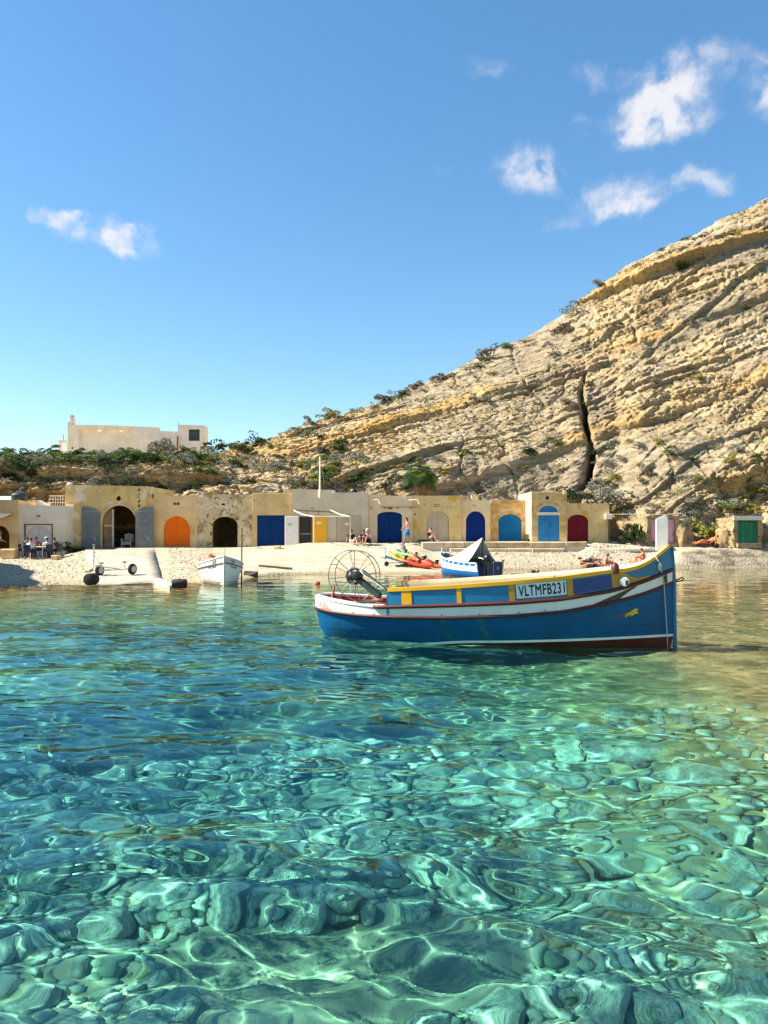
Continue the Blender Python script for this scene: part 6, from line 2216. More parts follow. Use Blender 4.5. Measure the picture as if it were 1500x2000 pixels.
POSES = {
    # x forward, y left, z up; metres for a person of about 1.72 m
    'walk': dict(pelvis=(0, 0, .93), chest=(.03, 0, 1.30), neck=(.04, 0, 1.47), head=(.08, 0, 1.60), sl=(.03, .19, 1.40), sr=(.03, -.19, 1.40), el=(-.08, .24, 1.12), er=(.16, -.23, 1.14),
                 hl=(.02, .22, .88), hr=(.32, -.18, .98), kl=(.20, .10, .50), kr=(-.06, -.10, .49), al=(.27, .10, .09), ar=(-.34, -.10, .14), tl=(.46, .10, .04), tr=(-.18, -.10, .03), hipl=(.02, .10, .88), hipr=(0, -.10, .88)),
    'knees': dict(pelvis=(0, 0, .13), chest=(.06, 0, .48), neck=(.12, 0, .66), head=(.18, 0, .78), sl=(.08, .19, .58), sr=(.08, -.19, .58), el=(.26, .27, .42), er=(.26, -.27, .42),
                  hl=(.44, .10, .44), hr=(.44, -.08, .46), kl=(.42, .14, .52), kr=(.42, -.14, .50), al=(.62, .12, .09), ar=(.58, -.12, .09), tl=(.80, .13, .04), tr=(.76, -.13, .04), hipl=(.06, .11, .12), hipr=(.06, -.11, .12)),
    'lean': dict(pelvis=(0, 0, .13), chest=(-.12, 0, .46), neck=(-.14, 0, .64), head=(-.08, 0, .77), sl=(-.12, .20, .57), sr=(-.12, -.20, .57), el=(-.26, .26, .34), er=(-.26, -.26, .34),
                 hl=(-.30, .27, .05), hr=(-.30, -.27, .05), kl=(.40, .16, .40), kr=(.46, -.12, .22), al=(.66, .16, .09), ar=(.86, -.12, .08), tl=(.84, .17, .04), tr=(.92, -.14, .20), hipl=(.06, .11, .12), hipr=(.06, -.11, .12)),
    'chair': dict(pelvis=(0, 0, .52), chest=(.06, 0, .86), neck=(.12, 0, 1.04), head=(.18, 0, 1.16), sl=(.08, .19, .96), sr=(.08, -.19, .96), el=(.18, .26, .74), er=(.18, -.26, .74),
                  hl=(.42, .14, .78), hr=(.42, -.12, .78), kl=(.44, .12, .52), kr=(.44, -.12, .52), al=(.46, .12, .09), ar=(.42, -.12, .09), tl=(.64, .13, .04), tr=(.60, -.13, .04), hipl=(.04, .11, .50), hipr=(.04, -.11, .50)),
    'stand': dict(pelvis=(0, 0, .92), chest=(.04, 0, 1.28), neck=(.08, 0, 1.45), head=(.13, 0, 1.57), sl=(.05, .19, 1.38), sr=(.05, -.19, 1.38), el=(.14, .27, 1.12), er=(.14, -.27, 1.12),
                  hl=(.36, .20, 1.02), hr=(.36, -.18, 1.06), kl=(.02, .10, .49), kr=(.02, -.10, .49), al=(-.02, .11, .09), ar=(-.02, -.11, .09), tl=(.16, .12, .04), tr=(.16, -.12, .04), hipl=(0, .10, .87), hipr=(0, -.10, .87)),
    'lie': dict(pelvis=(0, 0, .13), chest=(-.38, 0, .15), neck=(-.56, 0, .18), head=(-.72, 0, .20), sl=(-.48, .20, .14), sr=(-.48, -.20, .14), el=(-.40, .34, .08), er=(-.66, -.34, .10),
                hl=(-.16, .32, .06), hr=(-.82, -.16, .10), kl=(.38, .12, .34), kr=(.46, -.11, .12), al=(.60, .12, .08), ar=(.90, -.12, .09), tl=(.78, .13, .04), tr=(.96, -.15, .20), hipl=(.05, .11, .12), hipr=(.05, -.11, .12)),
    'recline': dict(pelvis=(0, 0, .40), chest=(-.33, 0, .55), neck=(-.50, 0, .65), head=(-.62, 0, .74), sl=(-.42, .20, .58), sr=(-.42, -.20, .58), el=(-.28, .30, .44), er=(-.28, -.30, .44),
                    hl=(-.02, .22, .46), hr=(-.02, -.20, .46), kl=(.42, .13, .50), kr=(.44, -.12, .42), al=(.80, .13, .28), ar=(.86, -.12, .24), tl=(.90, .14, .42), tr=(.97, -.14, .38), hipl=(.05, .11, .38), hipr=(.05, -.11, .38)),
}


def person(label, pose, loc, face, skin='tan', top=None, bottom=None, hair=(.03, .02, .015), hat=None, legs=None, group=None, scale=1.0, tweak=None, skirt=None, longhair=False):
    P = {k: Vector(v) for k, v in POSES[pose].items()}
    for k, v in (tweak or {}).items():
        P[k] = Vector(v)
    J = {}
    rad = dict(pelvis=(.155, .12), chest=(.165, .115), neck=.055, head=.088, sl=.062, sr=.062, el=.043, er=.043, hl=.032, hr=.032, kl=.060, kr=.060, al=.042, ar=.042, tl=.036, tr=.036, hipl=.088, hipr=.088)
    for k in P:
        J[k] = (P[k], rad[k])
    J['waist'] = ((P['pelvis'] + P['chest']) / 2, (.135, .10))
    J['crown'] = (P['head'] + (P['head'] - P['neck']).normalized() * .085, .072)
    E = [('pelvis', 'waist'), ('waist', 'chest'), ('chest', 'neck'), ('neck', 'head'), ('head', 'crown'), ('chest', 'sl'), ('chest', 'sr'), ('sl', 'el'), ('sr', 'er'), ('el', 'hl'), ('er', 'hr'),
         ('pelvis', 'hipl'), ('pelvis', 'hipr'), ('hipl', 'kl'), ('hipr', 'kr'), ('kl', 'al'), ('kr', 'ar'), ('al', 'tl'), ('ar', 'tr')]
    ms = [mat('skin_' + skin, SKIN[skin], .55, .06, 6, 0)]
    def cm(c, nm):
        return mat('cloth_%s_%d_%d_%d' % (nm, c[0] * 99, c[1] * 99, c[2] * 99), c, .85, .1, 8, .2, 60)
    ms.append(cm(top, 'top') if top else ms[0]); ms.append(cm(bottom or (.05, .05, .06), 'bottom')); ms.append(mat('eye_dark', (.02, .015, .012), .3, .1))
    ti = 1 if top else 0
    leg = (lambda t: 2) if legs == 'long' else (lambda t: 2 if t < .62 else 0) if legs == 'shorts' else (lambda t: 2 if t < .18 else 0)
    sm = {e: 0 for e in E}
    sm.update({('pelvis', 'waist'): (lambda t: 2 if t < .55 else ti), ('waist', 'chest'): ti, ('chest', 'neck'): (lambda t: ti if t < .6 else 0), ('chest', 'sl'): ti, ('chest', 'sr'): ti,
               ('sl', 'el'): (lambda t: ti if t < .6 else 0), ('sr', 'er'): (lambda t: ti if t < .6 else 0), ('pelvis', 'hipl'): 2, ('pelvis', 'hipr'): 2, ('hipl', 'kl'): leg, ('hipr', 'kr'): leg,
               ('kl', 'al'): 2 if legs == 'long' else 0, ('kr', 'ar'): 2 if legs == 'long' else 0})
    me = body_mesh(J, E, ms, sm)
    # face, ears, hands
    up = (P['head'] - P['neck']).normalized()
    fw = Vector((1, 0, 0)); fw = (fw - up * fw.dot(up)).normalized() if abs(up.x) < .9 else Vector((0, 0, 1))
    sd = up.cross(fw)
    B = MB()
    h = P['head'] + up * .03
    B.ell(h + fw * .098 - up * .01, (.016, .013, .022), 6, 4)
    for s in (-1, 1):
        B.ell(h + sd * .086 * s, (.018, .010, .030), 6, 4)
        B.ell(h + fw * .084 + sd * .032 * s + up * .018, (.008, .010, .007), 6, 4, 3)
    B.ell(h + fw * .086 - up * .052, (.010, .024, .007), 6, 4, 3)
    for e_, h_, s in (('el', 'hl', 1), ('er', 'hr', -1)):
        d = (P[h_] - P[e_]).normalized()
        a = d.cross(Vector((0, 0, 1))); a = a.normalized() if a.length > .1 else Vector((0, 1, 0))
        nrm = a.cross(d)
        c = P[h_] + d * .045
        B.ell(c, (.040, .040, .026), 8, 6)
        for k, L in enumerate((.062, .074, .078, .070)):
            o0 = c + a * (.030 - .020 * k) + d * .025
            B.tube([o0, o0 + d * L * .55 - nrm * .004, o0 + d * L - nrm * .022], [.010, .009, .007], 5)
        B.tube([c + a * .032 * s, c + a * .055 * s + d * .02, c + a * .05 * s + d * .055], [.011, .010, .008], 5)
    join_into(me, B)
    o = link('person', me)
    o.location = loc; o.rotation_euler = (0, 0, face); o.scale = (scale,) * 3
    tag(o, label, 'person', group)
    R = Matrix((fw, sd, up)).transposed()
    if hair:
        hb = MB()
        hb.ell(h + up * .028 - fw * .016, (.098, .094, .098), 12, 8, 0, R)
        if longhair:
            hb.ell(h - up * .07 - fw * .06, (.055, .075, .12), 10, 6, 0, R)
        cut = [f for f in hb.F]
        keep = MB()
        for f in cut:
            cc = sum((Vector(hb.V[i]) for i in f), Vector()) / len(f) - h
            if cc.dot(fw) < .045 or cc.dot(up) > .075:
                keep.add([hb.V[i] for i in f], [tuple(range(len(f)))])
        keep.build('hair', mat('hair_%d' % (hair[0] * 999), hair, .7, .2), o, True, True)
    if hat:
        c, kind = hat
        hm = mat('hat_%d_%d_%d' % tuple(int(x * 99) for x in c), c, .8, .1)
        hb = MB()
        b0 = h + up * .055
        if kind == 'wide':
            hb.lathe(b0 - up * .005, up, [(0, .25), (.006, .25), (.012, .115), (.07, .105), (.13, .075), (.15, .02)], 18)
        else:
            hb.lathe(b0 - up * .01, up, [(0, .108), (.05, .108), (.085, .085), (.10, .02)], 14)
            hb.ell(b0 + fw * .13, (.075, .07, .010), 10, 5, 0, R)
        hb.build('hat', hm, o, True, True)
    if skirt:
        sb = MB()
        a, b_ = P['pelvis'] + Vector((0, 0, .14)), (P['kl'] + P['kr']) / 2 + Vector((0, 0, .05))
        n = 18
        V, F = [], []
        for i in range(6):
            c = a.lerp(b_, i / 5); w = .135 + .075 * (i / 5)
            for k in range(n):
                th = 2 * math.pi * k / n
                r = w * (1 + .05 * math.sin(5 * th + i))
                V.append((c.x + r * (.80 + .3 * i / 5) * math.cos(th), c.y + r * 1.05 * math.sin(th), c.z))
        for i in range(5):
            for k in range(n):
                F.append((i * n + k, i * n + (k + 1) % n, (i + 1) * n + (k + 1) % n, (i + 1) * n + k))
        sb.add(V, F)
        sb.build('skirt', cm(skirt, 'skirt'), o, 'all', True)
    return o


def plastic_chair(label, x, y, z, face, m, group):
    t = thing('plastic_chair', label, 'chair', (x, y, z), face, group)
    MB().bbox(-.22, .24, -.23, .23, .41, .45, .015).build('seat', m, t, False, True)
    n = 8
    V, F = [], []
    for k in (0, 1):
        for i in range(n + 1):
            a = (i / n - .5) * 1.9
            yy, xx = .25 * math.sin(a), -.20 - .05 * math.cos(a)
            for zz, ox in ((.46, 0), (.66, -.04), (.80 + .09 * math.cos(a), -.07)):
                V.append((xx + ox + .02 * k, yy, zz))
    c = 3
    R_ = (n + 1) * c
    for i in range(n):
        for j in range(2):
            q = (i * c + j, i * c + j + 1, (i + 1) * c + j + 1, (i + 1) * c + j)
            F.append(q); F.append(tuple(v + R_ for v in reversed(q)))
    MB().add(V, F).build('backrest', m, t, 'all', True)
    for sx in (-.2, .2):
        for sy in (-.2, .2):
            MB().tube([(sx, sy, .43), (sx * 1.15, sy * 1.15, 0)], .022, 6).build('leg', m, t, False, True)
    for sy in (-.27, .27):
        MB().tube([(-.22, sy * .9, .64), (.05, sy, .66), (.20, sy, .62), (.22, sy * .9, .43)], .02, 6).build('armrest', m, t, True, True)


def on_ground(px, Y):
    x = xpx(px, Y)
    return x, Y, float(ground_z(x, Y))


def build_people():
    G = 'people sitting round the table'
    dark = mat('chair_dark', (.012, .016, .03), .5, .2)
    Yt = 47.6
    X = lambda px: xpx(px, Yt)
    z = float(ground_z(X(75), Yt))
    t = thing('cafe_table', 'white plastic table between the diners before the cream house', 'table', (X(76), Yt, z))
    MB().box(-.45, .45, -.4, .4, .69, .73).build('tabletop', WHITEPAINT, t, False, True)
    for sx in (-.38, .38):
        for sy in (-.33, .33):
            MB().tube([(sx, sy, .69), (sx, sy, 0)], .022, 6).build('leg', WHITEPAINT, t, False, True)
    CG = 'dark plastic chairs round the table'
    plastic_chair('dark plastic chair under the man in the blue shirt', X(47), Yt, z, 0, dark, CG)
    person('person in a blue shirt sitting in profile at the table', 'chair', (X(47), Yt, z), 0, 'tan', (.02, .07, .28), (.55, .55, .55), legs='shorts', group=G)
    plastic_chair('dark plastic chair with its back to the sea, in front of the white shirt', X(68), Yt - .75, z - .03, math.pi / 2, dark, CG)
    person('person in a white shirt seen from behind at the table', 'chair', (X(68), Yt - .70, z - .03), math.pi / 2, 'brown', (.74, .74, .76), (.03, .03, .05), legs='long', group=G)
    person('dark-haired person facing the sea, half hidden behind the white shirt', 'chair', (X(63), Yt + .78, z + .03), -math.pi / 2 - .2, 'brown', (.30, .06, .06), (.03, .03, .05), legs='long', group=G)
    plastic_chair('dark plastic chair of the person half hidden at the far table side', X(63), Yt + .80, z + .03, -math.pi / 2, dark, CG)
    plastic_chair('dark plastic chair under the person in the white cap', X(94), Yt - .1, z, 2.4, dark, CG)
    person('person in a white sleeveless top and white cap at the table end', 'chair', (X(94), Yt - .1, z), 2.2, 'brown', (.76, .75, .74), (.02, .02, .03), legs='long', hat=((.78, .76, .72), 'cap'), group=G)
    plastic_chair('dark plastic chair nearest the bush', X(107), Yt + .2, z, 2.9, dark, CG)
    person('dark-clad person leaning back beside the white cap', 'chair', (X(105), Yt + .45, z), 2.9, 'brown', (.10, .04, .05), (.02, .025, .05), legs='long', group=G)
    Yp = 48.2
    person('person in a pale top standing by the canopy post at the photo edge', 'stand', (xpx(-4, Yp), Yp, float(ground_z(xpx(-4, Yp), Yp))), .2, 'tan', (.66, .62, .60), (.10, .06, .05), legs='long')

    # three sitting by the beige doors, on the kerb of the ramp
    Y = 50.9
    zf = lambda px: float(ground_z(xpx(px, Y), Y)) + .04
    S = 'people sitting along the wall'
    person('person in black leaning back before the beige doors', 'lean', (xpx(687, Y), Y, zf(687)), -1.25, 'tan', (.012, .012, .014), (.70, .67, .62), legs='shorts', group=S)
    person('person in dark green hunched beside the blue door', 'knees', (xpx(709.5, Y), Y, zf(709)), -1.6, 'tan', (.018, .03, .025), (.02, .02, .02), legs='long', group=S)
    person('person in a pale top and cap crouching by the blue door', 'knees', (xpx(722, Y), Y, zf(722)), -2.2, 'red', (.62, .55, .48), (.02, .02, .03), hat=((.45, .36, .20), 'cap'), legs='shorts', group=S, scale=1.08)
    x, z = xpx(796, 50.9), float(ground_z(xpx(796, 50.9), 50.9)) + .05
    person('bare-shouldered person in a blue wrap skirt walking past the boathouses', 'walk', (x, 50.9, z), math.pi + .15, 'tan', None, (.012, .13, .36), skirt=(.012, .14, .38), longhair=True)
    Y = 51.1
    z = 1.56
    person('person with raised arm and bent bare legs beside the beige arch', 'knees', (xpx(836, Y), Y, z), -.35, 'fair', (.05, .03, .03), (.03, .02, .02), group=S,
           tweak=dict(hl=(.20, .10, .80), el=(.22, .22, .66), hr=(.18, -.10, .82), er=(.22, -.22, .66)))
    MB().ell((xpx(824, Y), Y + .1, z + .06), (.45, .2, .07), 10, 6).thing('beach_bag', mat('bag_navy', (.02, .025, .05), .8, .2), 'dark towel bundle beside the seated bather on the terrace', 'towel', smooth=True)
    MB().ell((xpx(849.5, Y), Y, z + .14), (.18, .14, .16), 10, 8).thing('beach_bag', mat('bag_red', (.22, .05, .05), .8, .2), 'dark red beach bag at the bather\'s feet on the terrace', 'bag', smooth=True)

    # straw hat behind the white boat
    Y = 37.5
    x = xpx(411, Y)
    person('person in a broad pinkish hat sitting low behind the white boat', 'knees', (x, Y, float(ground_z(x, Y)) - .05), -1.4, 'red', (.50, .20, .16), (.30, .10, .08), hat=((.62, .26, .16), 'wide'), scale=1.15)

    # bathers on the beach
    Y = 46.9
    W = 'bathers on the pebble beach'
    def at(px, Y_):
        return (xpx(px, Y_), Y_, float(ground_z(xpx(px, Y_), Y_)) + .02)
    person('bather sitting upright with one hand to the face on the pebbles', 'knees', at(1181, Y), .1, 'red', None, (.30, .03, .03), group=W, tweak=dict(hl=(.20, .06, .72), el=(.26, .20, .50)))
    person('bather lying with knees up beside the pale towel on the pebbles', 'lie', at(1160, Y + .4), .15, 'red', None, (.05, .04, .04), group=W)
    person('bather with a towel lying nearest the terrace end', 'lie', at(1150, Y + 1.1), .5, 'fair', (.72, .68, .66), (.10, .04, .04), group=W)
    person('tanned bather bending forward behind the yellow gunwale', 'knees', at(1259, 47.8), 2.6, 'red', None, (.03, .03, .04), group=W)
    person('bather lying low in front of the bending one, behind the bow', 'lie', at(1252, 47.2), .35, 'red', None, (.04, .03, .03), group=W)
    bag = mat('bag_grey', (.10, .10, .12), .8, .3)
    x, y, z = at(1203, Y)
    MB().ell((x, y, z + .14), (.28, .18, .17), 10, 8).thing('beach_bag', bag, 'dark grey rucksack beside the upright bather', 'bag', smooth=True)
    x, y, z = at(1143, Y + 1.2)
    MB().ell((x, y, z + .10), (.26, .16, .12), 10, 8).thing('beach_bag', mat('bag_navy', (.02, .025, .05)), 'navy bag beside the bather at the terrace end', 'bag', smooth=True)

    # sun lounger
    Y = 49.9
    x = xpx(1382, Y); z = float(ground_z(x, Y)) + .02
    t = thing('sun_lounger', 'orange folding sun lounger on the rock shelf', 'lounger', (x, Y, z), math.pi + .1)
    orange = mat('lounger_orange', (.78, .20, .02), .7, .1)
    MB().box(-.05, .85, -.28, .28, .27, .31).build('seat', orange, t, False, True)
    MB().add([(-.05, -.28, .31), (-.05, .28, .31), (-.72, .28, .66), (-.72, -.28, .66), (-.05, -.28, .27), (-.05, .28, .27), (-.72, .28, .62), (-.72, -.28, .62)],
             [(0, 1, 2, 3), (7, 6, 5, 4), (0, 4, 5, 1), (1, 5, 6, 2), (2, 6, 7, 3), (3, 7, 4, 0)]).build('backrest', orange, t, False, True)
    for y_ in (-.26, .26):
        MB().tube([(.6, y_, .28), (.35, y_, 0)], .015, 6).build('leg', IRON, t, False, True)
        MB().tube([(0, y_, .28), (.25, y_, 0)], .015, 6).build('leg', IRON, t, False, True)
    person('sunbather lying back on the orange lounger', 'recline', (x, Y, z - .02), math.pi + .1, 'red', None, (.03, .03, .04))
    MB().ell((xpx(1396, Y), Y - .2, z + .12), (.22, .16, .15), 10, 8).thing('beach_bag', mat('bag_black', (.01, .01, .012), .8, .2), 'black bag under the orange lounger', 'bag', smooth=True)

    # chair in the dark archway
    Y = 52.0
    wood = mat('chair_weathered', (.42, .38, .31), .8, .15)
    x = xpx(245, Y); z = zpx(1070, Y) + .005
    t = thing('armchair', 'weathered slatted wooden armchair standing in the dark archway', 'chair', (x, Y + .5, z))
    MB().box(-.30, .30, -.35, .22, .36, .40).build('seat', wood, t, False, True)
    for k in range(5):
        xx = -.24 + k * .12
        MB().box(xx - .05, xx + .05, .22, .26, .36, .92 + .06 * (1 - abs(k - 2) / 2)).build('slat', wood, t, False, True)
    MB().box(-.31, .31, .262, .29, .74, .82).build('back_rail', wood, t, False, True)
    for sx in (-.31, .31):
        MB().box(sx - .035, sx + .035, -.36, -.30, 0, .56).build('leg', wood, t, False, True)
        MB().box(sx - .035, sx + .035, .20, .26, 0, .56).build('leg', wood, t, False, True)
        MB().box(sx - .06, sx + .06, -.42, .28, .561, .60).build('armrest', wood, t, False, True)
    MB().box(-.30, .30, -.352, -.32, .20, .358).build('apron', wood, t, False, True)


build_people()

# ------------------------------------------------------------------ plants
def leaf_cloud(name, seed, m, n=260, r=1.0, flat=.7, leaf=.12, twig=True):
    """a clumpy dome of small leaf faces"""
    rg = np.random.default_rng(seed)
    k = 9
    cen = rg.normal(size=(k, 3)) * np.array([.42, .42, .26]) + np.array([0, 0, .38])
    rad = .24 + .22 * rg.random(k)
    V, F = [], []
    idx = rg.integers(0, k, n)
    d = rg.normal(size=(n, 3)); d /= np.linalg.norm(d, axis=1)[:, None]
    d[:, 2] = np.abs(d[:, 2]) * .9 - .15
    P = cen[idx] + d * rad[idx][:, None] * (.75 + .35 * rg.random(n))[:, None]
    P[:, 2] = np.maximum(P[:, 2], -.05) * flat
    for i in range(n):
        a = rg.normal(size=3); a /= np.linalg.norm(a)
        nn = d[i] + .7 * rg.normal(size=3); nn /= np.linalg.norm(nn)
        a = np.cross(nn, a); a /= np.linalg.norm(a) + 1e-9
        b = np.cross(nn, a)
        s = leaf * (.6 + .8 * rg.random())
        q = len(V)
        V += [P[i] - a * s, P[i] - b * s * .55, P[i] + a * s, P[i] + b * s * .55 + nn * s * .3]
        F.append((q, q + 1, q + 2, q + 3))
    V = np.array(V) * r
    me = mesh_np(name, V, np.array(F), m, False)
    return me


def leaf_mat(name, c, c2):
    m, N, K, b = new_mat(name)
    oi = N.new('ShaderNodeObjectInfo')
    n = noise_node(N, K, 2.2, 3)
    col = mixc(N, K, mask(N, K, n.outputs['Fac'], .35, .65), c, c2)
    hs = N.new('ShaderNodeHueSaturation')
    mr = N.new('ShaderNodeMapRange'); mr.inputs['To Min'].default_value = .75; mr.inputs['To Max'].default_value = 1.3
    K.new(oi.outputs['Random'], mr.inputs['Value']); K.new(mr.outputs[0], hs.inputs['Value'])
    K.new(col, hs.inputs['Color']); K.new(hs.outputs[0], b.inputs['Base Color'])
    b.inputs['Roughness'].default_value = .75; b.inputs['Specular IOR Level'].default_value = .2
    tr = N.new('ShaderNodeBsdfTranslucent'); K.new(hs.outputs[0], tr.inputs[0])
    mx = N.new('ShaderNodeMixShader'); mx.inputs[0].default_value = .22
    out = [x for x in N if x.type == 'OUTPUT_MATERIAL'][0]
    K.new(b.outputs[0], mx.inputs[1]); K.new(tr.outputs[0], mx.inputs[2]); K.new(mx.outputs[0], out.inputs[0])
    return m


def build_shrubs():
    rg = np.random.default_rng(12)
    types = {'green': leaf_mat('leaf_green', (.045, .085, .014), (.10, .14, .02)), 'dark': leaf_mat('leaf_dark', (.018, .035, .010), (.045, .065, .018)),
             'grey': leaf_mat('leaf_grey', (.16, .16, .12), (.25, .245, .19)), 'olive': leaf_mat('leaf_olive', (.16, .16, .02), (.24, .21, .035)), 'dry': leaf_mat('leaf_dry', (.13, .10, .055), (.20, .155, .09))}
    M = {k: [leaf_cloud('shrub', 10 * i + j, m, 620, leaf=.075) for j in range(4)] for i, (k, m) in enumerate(types.items())}
    V = HILL_V; PY = 1030 - (V[..., 2] - 2.5) / V[..., 1] * 1500; PX = 750 + 1500 * V[..., 0] / V[..., 1]
    # normals of the hill, to keep plants off the overhangs
    dt = np.zeros_like(V); dt[1:-1] = V[2:] - V[:-2]
    dq = np.zeros_like(V); dq[:, 1:-1] = V[:, 2:] - V[:, :-2]
    nrm = np.cross(dq, dt); nrm /= np.linalg.norm(nrm, axis=-1)[..., None] + 1e-9
    dens = fbm(V * .16, 3, 91)
    LANDMARKS = [(60, 'ochre house'), (130, 'cream house'), (290, 'grey shutters'), (385, 'orange door'), (492, 'black archway'), (570, 'wide dark blue door'), (650, 'flagpole house'), (720, 'beige double door'),
                 (806, 'broad navy door'), (880, 'palm and beige arch'), (958, 'royal blue door'), (1037, 'mid-blue door'), (1107, 'blue lunette'), (1200, 'maroon door'), (1290, 'ochre pole'), (1345, 'pink door'), (1420, 'sun lounger'), (9999, 'green plank door')]
    LOOK = {'green': 'leafy green shrub', 'dark': 'dark green bush', 'grey': 'silvery grey-green shrub', 'olive': 'yellow-green tuft', 'dry': 'dry brownish scrub bush'}

    def zone(where, n, box, kinds, size, tmin=0.0, tmax=1.08, up=.15, dn=-1.0):
        ok = (PX > box[0]) & (PX < box[1]) & (PY > box[2]) & (PY < box[3]) & (HILL_T > tmin) & (HILL_T < tmax) & (nrm[..., 2] > up) & (dens > dn)
        ii = np.argwhere(ok)
        if len(ii) == 0:
            return
        for c in rg.integers(0, len(ii), n):
            i, j = ii[c]
            k = kinds[int(rg.integers(0, len(kinds)))]
            o = link('shrub', M[k][int(rg.integers(0, 4))])
            s = size[0] + (size[1] - size[0]) * rg.random() ** 1.6
            p = V[i, j]
            o.location = (float(p[0]), float(p[1]), float(p[2]) - .08 * s)
            o.rotation_euler = (float(rg.normal(0, .15)) + .25, float(rg.normal(0, .15)), float(rg.random() * 6.28))
            o.scale = (s * (1 + .4 * rg.random()), s, s * (.75 + .3 * rg.random()))
            px = 750 + 1500 * p[0] / p[1]; py = 1030 - (p[2] - 2.5) / p[1] * 1500
            mark = [m_ for x_, m_ in LANDMARKS if px < x_][0]
            hgt = 'near the crest' if HILL_T[i, j] > .88 else 'high' if HILL_T[i, j] > .6 else 'halfway up' if HILL_T[i, j] > .3 else 'low down'
            big = 'broad ' if s > size[0] + .45 * (size[1] - size[0]) else 'small '
            tag(o, '%s%s %s above the %s' % (big, LOOK[k], hgt, mark), 'shrub', '%s%s shrubs %s above the %s' % (big, k, hgt, mark))
    zone('cliff edge below the peach house', 110, (-30, 420, 870, 908), ['green', 'green', 'dark', 'green', 'green', 'grey'], (.5, 1.1), .6, 1.03)
    zone('low cliff face behind the tall ochre boathouse', 34, (0, 420, 900, 965), ['dark', 'green', 'grey', 'grey', 'dark'], (.5, 1.2), .1, .9, -.2)
    zone('gentle slope beside the peach house', 70, (400, 720, 840, 960), ['grey', 'grey', 'green', 'grey', 'olive', 'dark'], (.5, 1.25), .15, 1.0, .1)
    zone('hill crest', 34, (560, 1520, 380, 850), ['grey', 'dry', 'green', 'dry', 'olive'], (.5, 1.3), .90, 1.03, .1)
    zone('upper hill slope', 40, (650, 1500, 420, 800), ['grey', 'dry', 'grey', 'olive', 'dry'], (.35, .9), .45, .93, .25)
    zone('rock above the boathouse roofs', 40, (620, 1250, 860, 975), ['grey', 'green', 'olive', 'grey', 'dark'], (.4, 1.0), .05, .45, .1)
    zone('broken rock above the rock stores', 46, (1180, 1500, 860, 1010), ['grey', 'olive', 'green', 'grey', 'dry'], (.35, .85), .04, .45, .05)

    def one(label, kind, px, py, Y, s, sz=1.0, name='bush', zoff=0.0):
        o = link(name, M[kind][int(rg.integers(0, 4))])
        x, y, z = pix(px, py, Y)
        o.location = (x, y, z + zoff); o.scale = (s, s, s * sz); o.rotation_euler = (0, 0, float(rg.random() * 6))
        tag(o, label, 'bush')
    one('dark rounded bush against the corner of the tall ochre boathouse', 'dark', 133, 1078, 50.6, .95, 1.0)
    one('low dark sprawling plant before the tall ochre wall', 'dark', 150, 1078, 50.8, .55, .6)
    one('tall olive-green bush beside the ochre pole', 'dark', 1238, 1058, 51.4, 1.25, 1.7)
    one('leafy bush between the pole and the pink door', 'dark', 1262, 1060, 51.7, .8, 1.2)
    one('broad olive bush behind the sun lounger', 'olive', 1372, 1056, 51.2, 1.35, 1.1)
    one('green bush trailing down the rock left of the lounger', 'green', 1345, 1040, 52.2, .9, 1.1)
    one('yellow-green bush above the lounger', 'olive', 1400, 1028, 52.6, .9, .9)
    one('small yellow-green weed before the dark blue door', 'olive', 506, 1073, 50.4, .28, .6)
    one('rounded grey-green shrub against the peach house wall', 'grey', 318, 889, 82.0, 2.0, 1.2)
    one('dark bush on the skyline beside the peach house', 'dark', 432, 884, 77.0, 1.9, .8)
    one('dark leafy bush on the skyline crest near the peach house', 'dark', 462, 879, 78.0, 1.3, .7)
    one('potted dark plant between the stone-block boathouses', 'dark', 1031, 1058, 51.9, .32, 1.0)
    one('dark green bush at the foot of the cleft', 'dark', 1118, 978, 57.5, 1.5, 1.0)
    one('grey shrub mass to the right of the cleft foot', 'grey', 1168, 985, 57.0, 1.9, .8)
    one('silvery shrub mass at the cliff foot beside the cleft', 'grey', 1206, 978, 56.5, 1.6, .8)

    # scattered small scrub over the whole hill
    mm = types['dry']
    ok = (PX > -40) & (PX < 1540) & (HILL_T < 1.03) & (HILL_T > .05) & (nrm[..., 2] > .2) & (dens > -.15)
    ii = np.argwhere(ok)
    sel = ii[rg.integers(0, len(ii), 3600)]
    base = [leaf_cloud('scrub', 200 + k, mm, 14, 1, .7, .26) for k in range(5)]
    bv = [np.array([v.co[:] for v in b.vertices]) for b in base]
    VV, FF, MI = [], [], []
    n0 = 0
    for k, (i, j) in enumerate(sel):
        s = .14 + .24 * rg.random() ** 2
        a = rg.random() * 6.28
        v = bv[k % 5] * s
        v = np.stack([v[:, 0] * math.cos(a) - v[:, 1] * math.sin(a), v[:, 0] * math.sin(a) + v[:, 1] * math.cos(a), v[:, 2]], -1) + V[i, j]
        VV.append(v); FF.append(np.arange(len(v)).reshape(-1, 4) + n0); n0 += len(v)
        MI += [int(rg.integers(0, 3))] * (len(v) // 4)
    me = mesh_np('scrub', np.concatenate(VV), np.concatenate(FF), [types['dry'], types['grey'], types['olive']], False)
    me.polygons.foreach_set('material_index', np.array(MI, np.int32))
    tag(link('scrub', me), 'small dry scrub scattered over the hill', 'scrub', None, 'stuff')


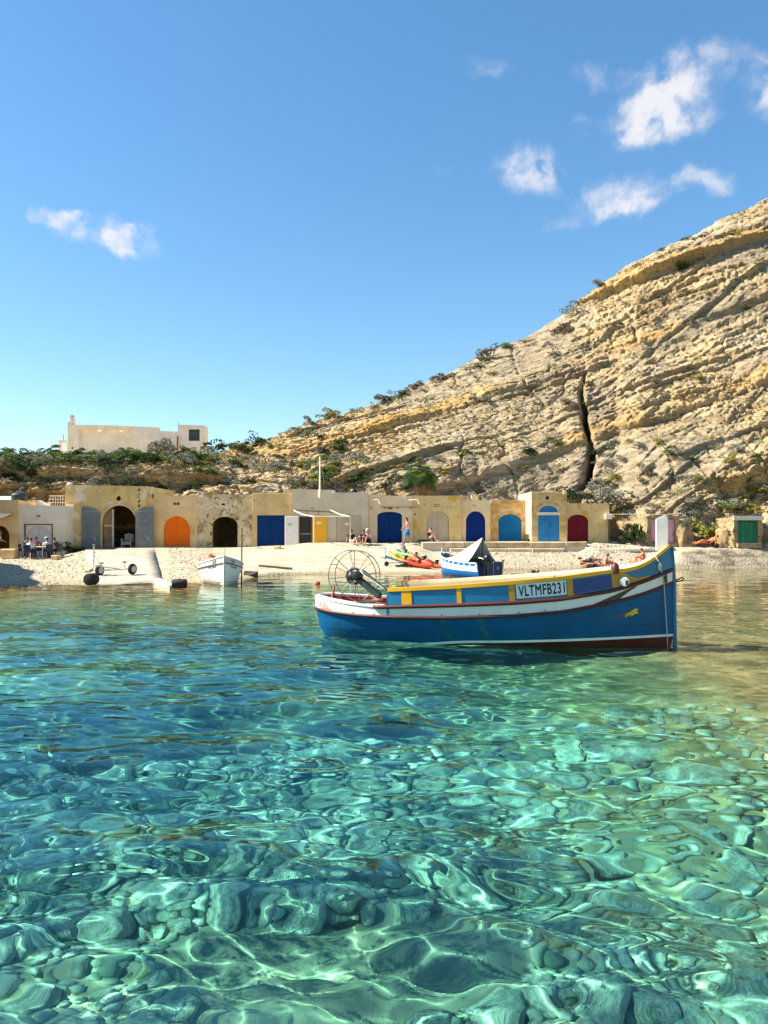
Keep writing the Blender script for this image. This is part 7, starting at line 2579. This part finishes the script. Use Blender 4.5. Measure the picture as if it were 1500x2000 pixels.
def build_palm():
    Y = 56.2
    x, _, z = pix(822, 930, Y)
    zb = 3.2
    t = thing('palm_tree', 'short fan palm standing behind the boathouse roofs', 'palm tree', (x, Y, zb))
    trunk = mat('palm_trunk', (.13, .075, .045), .95, .3, 3, .8, 10, .1, layers=[((.24, .15, .09), 3, .5, .62, (6, 6, .4))])
    MB().lathe((x, Y, zb), (0, 0, 1), [(0, .34), (.8, .36), (1.6, .42), (z - zb - .55, .55), (z - zb - .25, .34), (z - zb, .16)], 18).build('trunk', trunk, t, True)
    lm = [leaf_mat('palm_leaf_%d' % i, *c) for i, c in enumerate([((.010, .034, .005), (.022, .060, .008)), ((.07, .12, .012), (.12, .16, .02)), ((.15, .10, .05), (.22, .15, .08))])]
    rg = random.Random(9)

    def frond(el, az, L, m):
        """a stalk with a fan of narrow leaflets that faces outward"""
        d = Vector((math.cos(el) * math.cos(az), math.cos(el) * math.sin(az), math.sin(el)))
        c = Vector((x, Y, z - .15))
        hub = c + d * L * .62
        nr = (d * .7 + Vector((rg.uniform(-.3, .3), rg.uniform(-.3, .3), .55))).normalized()
        fw = (d - nr * d.dot(nr))
        fw = fw.normalized() if fw.length > .05 else Vector((1, 0, 0))
        sd = nr.cross(fw)
        B = MB()
        B.tube([c, c + d * L * .3 + Vector((0, 0, .03)), hub], [.03, .022, .014], 5)
        n = 19
        for i in range(n):
            a = (i / (n - 1) - .5) * 4.6
            ld = fw * math.cos(a) + sd * math.sin(a)
            ln = L * .52 * (.72 + .28 * math.cos(a * .55)) * rg.uniform(.9, 1.08)
            w = (nr.cross(ld)).normalized() * ln * .058
            mid = hub + ld * ln * .55 + nr * .02
            tip = hub + ld * ln - nr * ln * .05 + Vector((0, 0, -.04 * ln))
            B.add([hub, mid - w, tip, mid + w, mid + nr * .02], [(0, 1, 4), (0, 4, 3), (1, 2, 4), (4, 2, 3)])
        B.build('frond', m, t)
    for i in range(27):
        el = math.asin(max(-.5, min(.99, -.40 + 1.4 * (i + .5) / 27))); az = i * 2.4 + rg.uniform(-.3, .3)
        frond(el, az, rg.uniform(1.35, 1.75), lm[0 if rg.random() < .72 else 1])
    for i in range(9):
        frond(math.radians(rg.uniform(-75, -50)), i * .7 + rg.uniform(-.2, .2), rg.uniform(1.0, 1.25), lm[2])


build_shrubs()
build_palm()
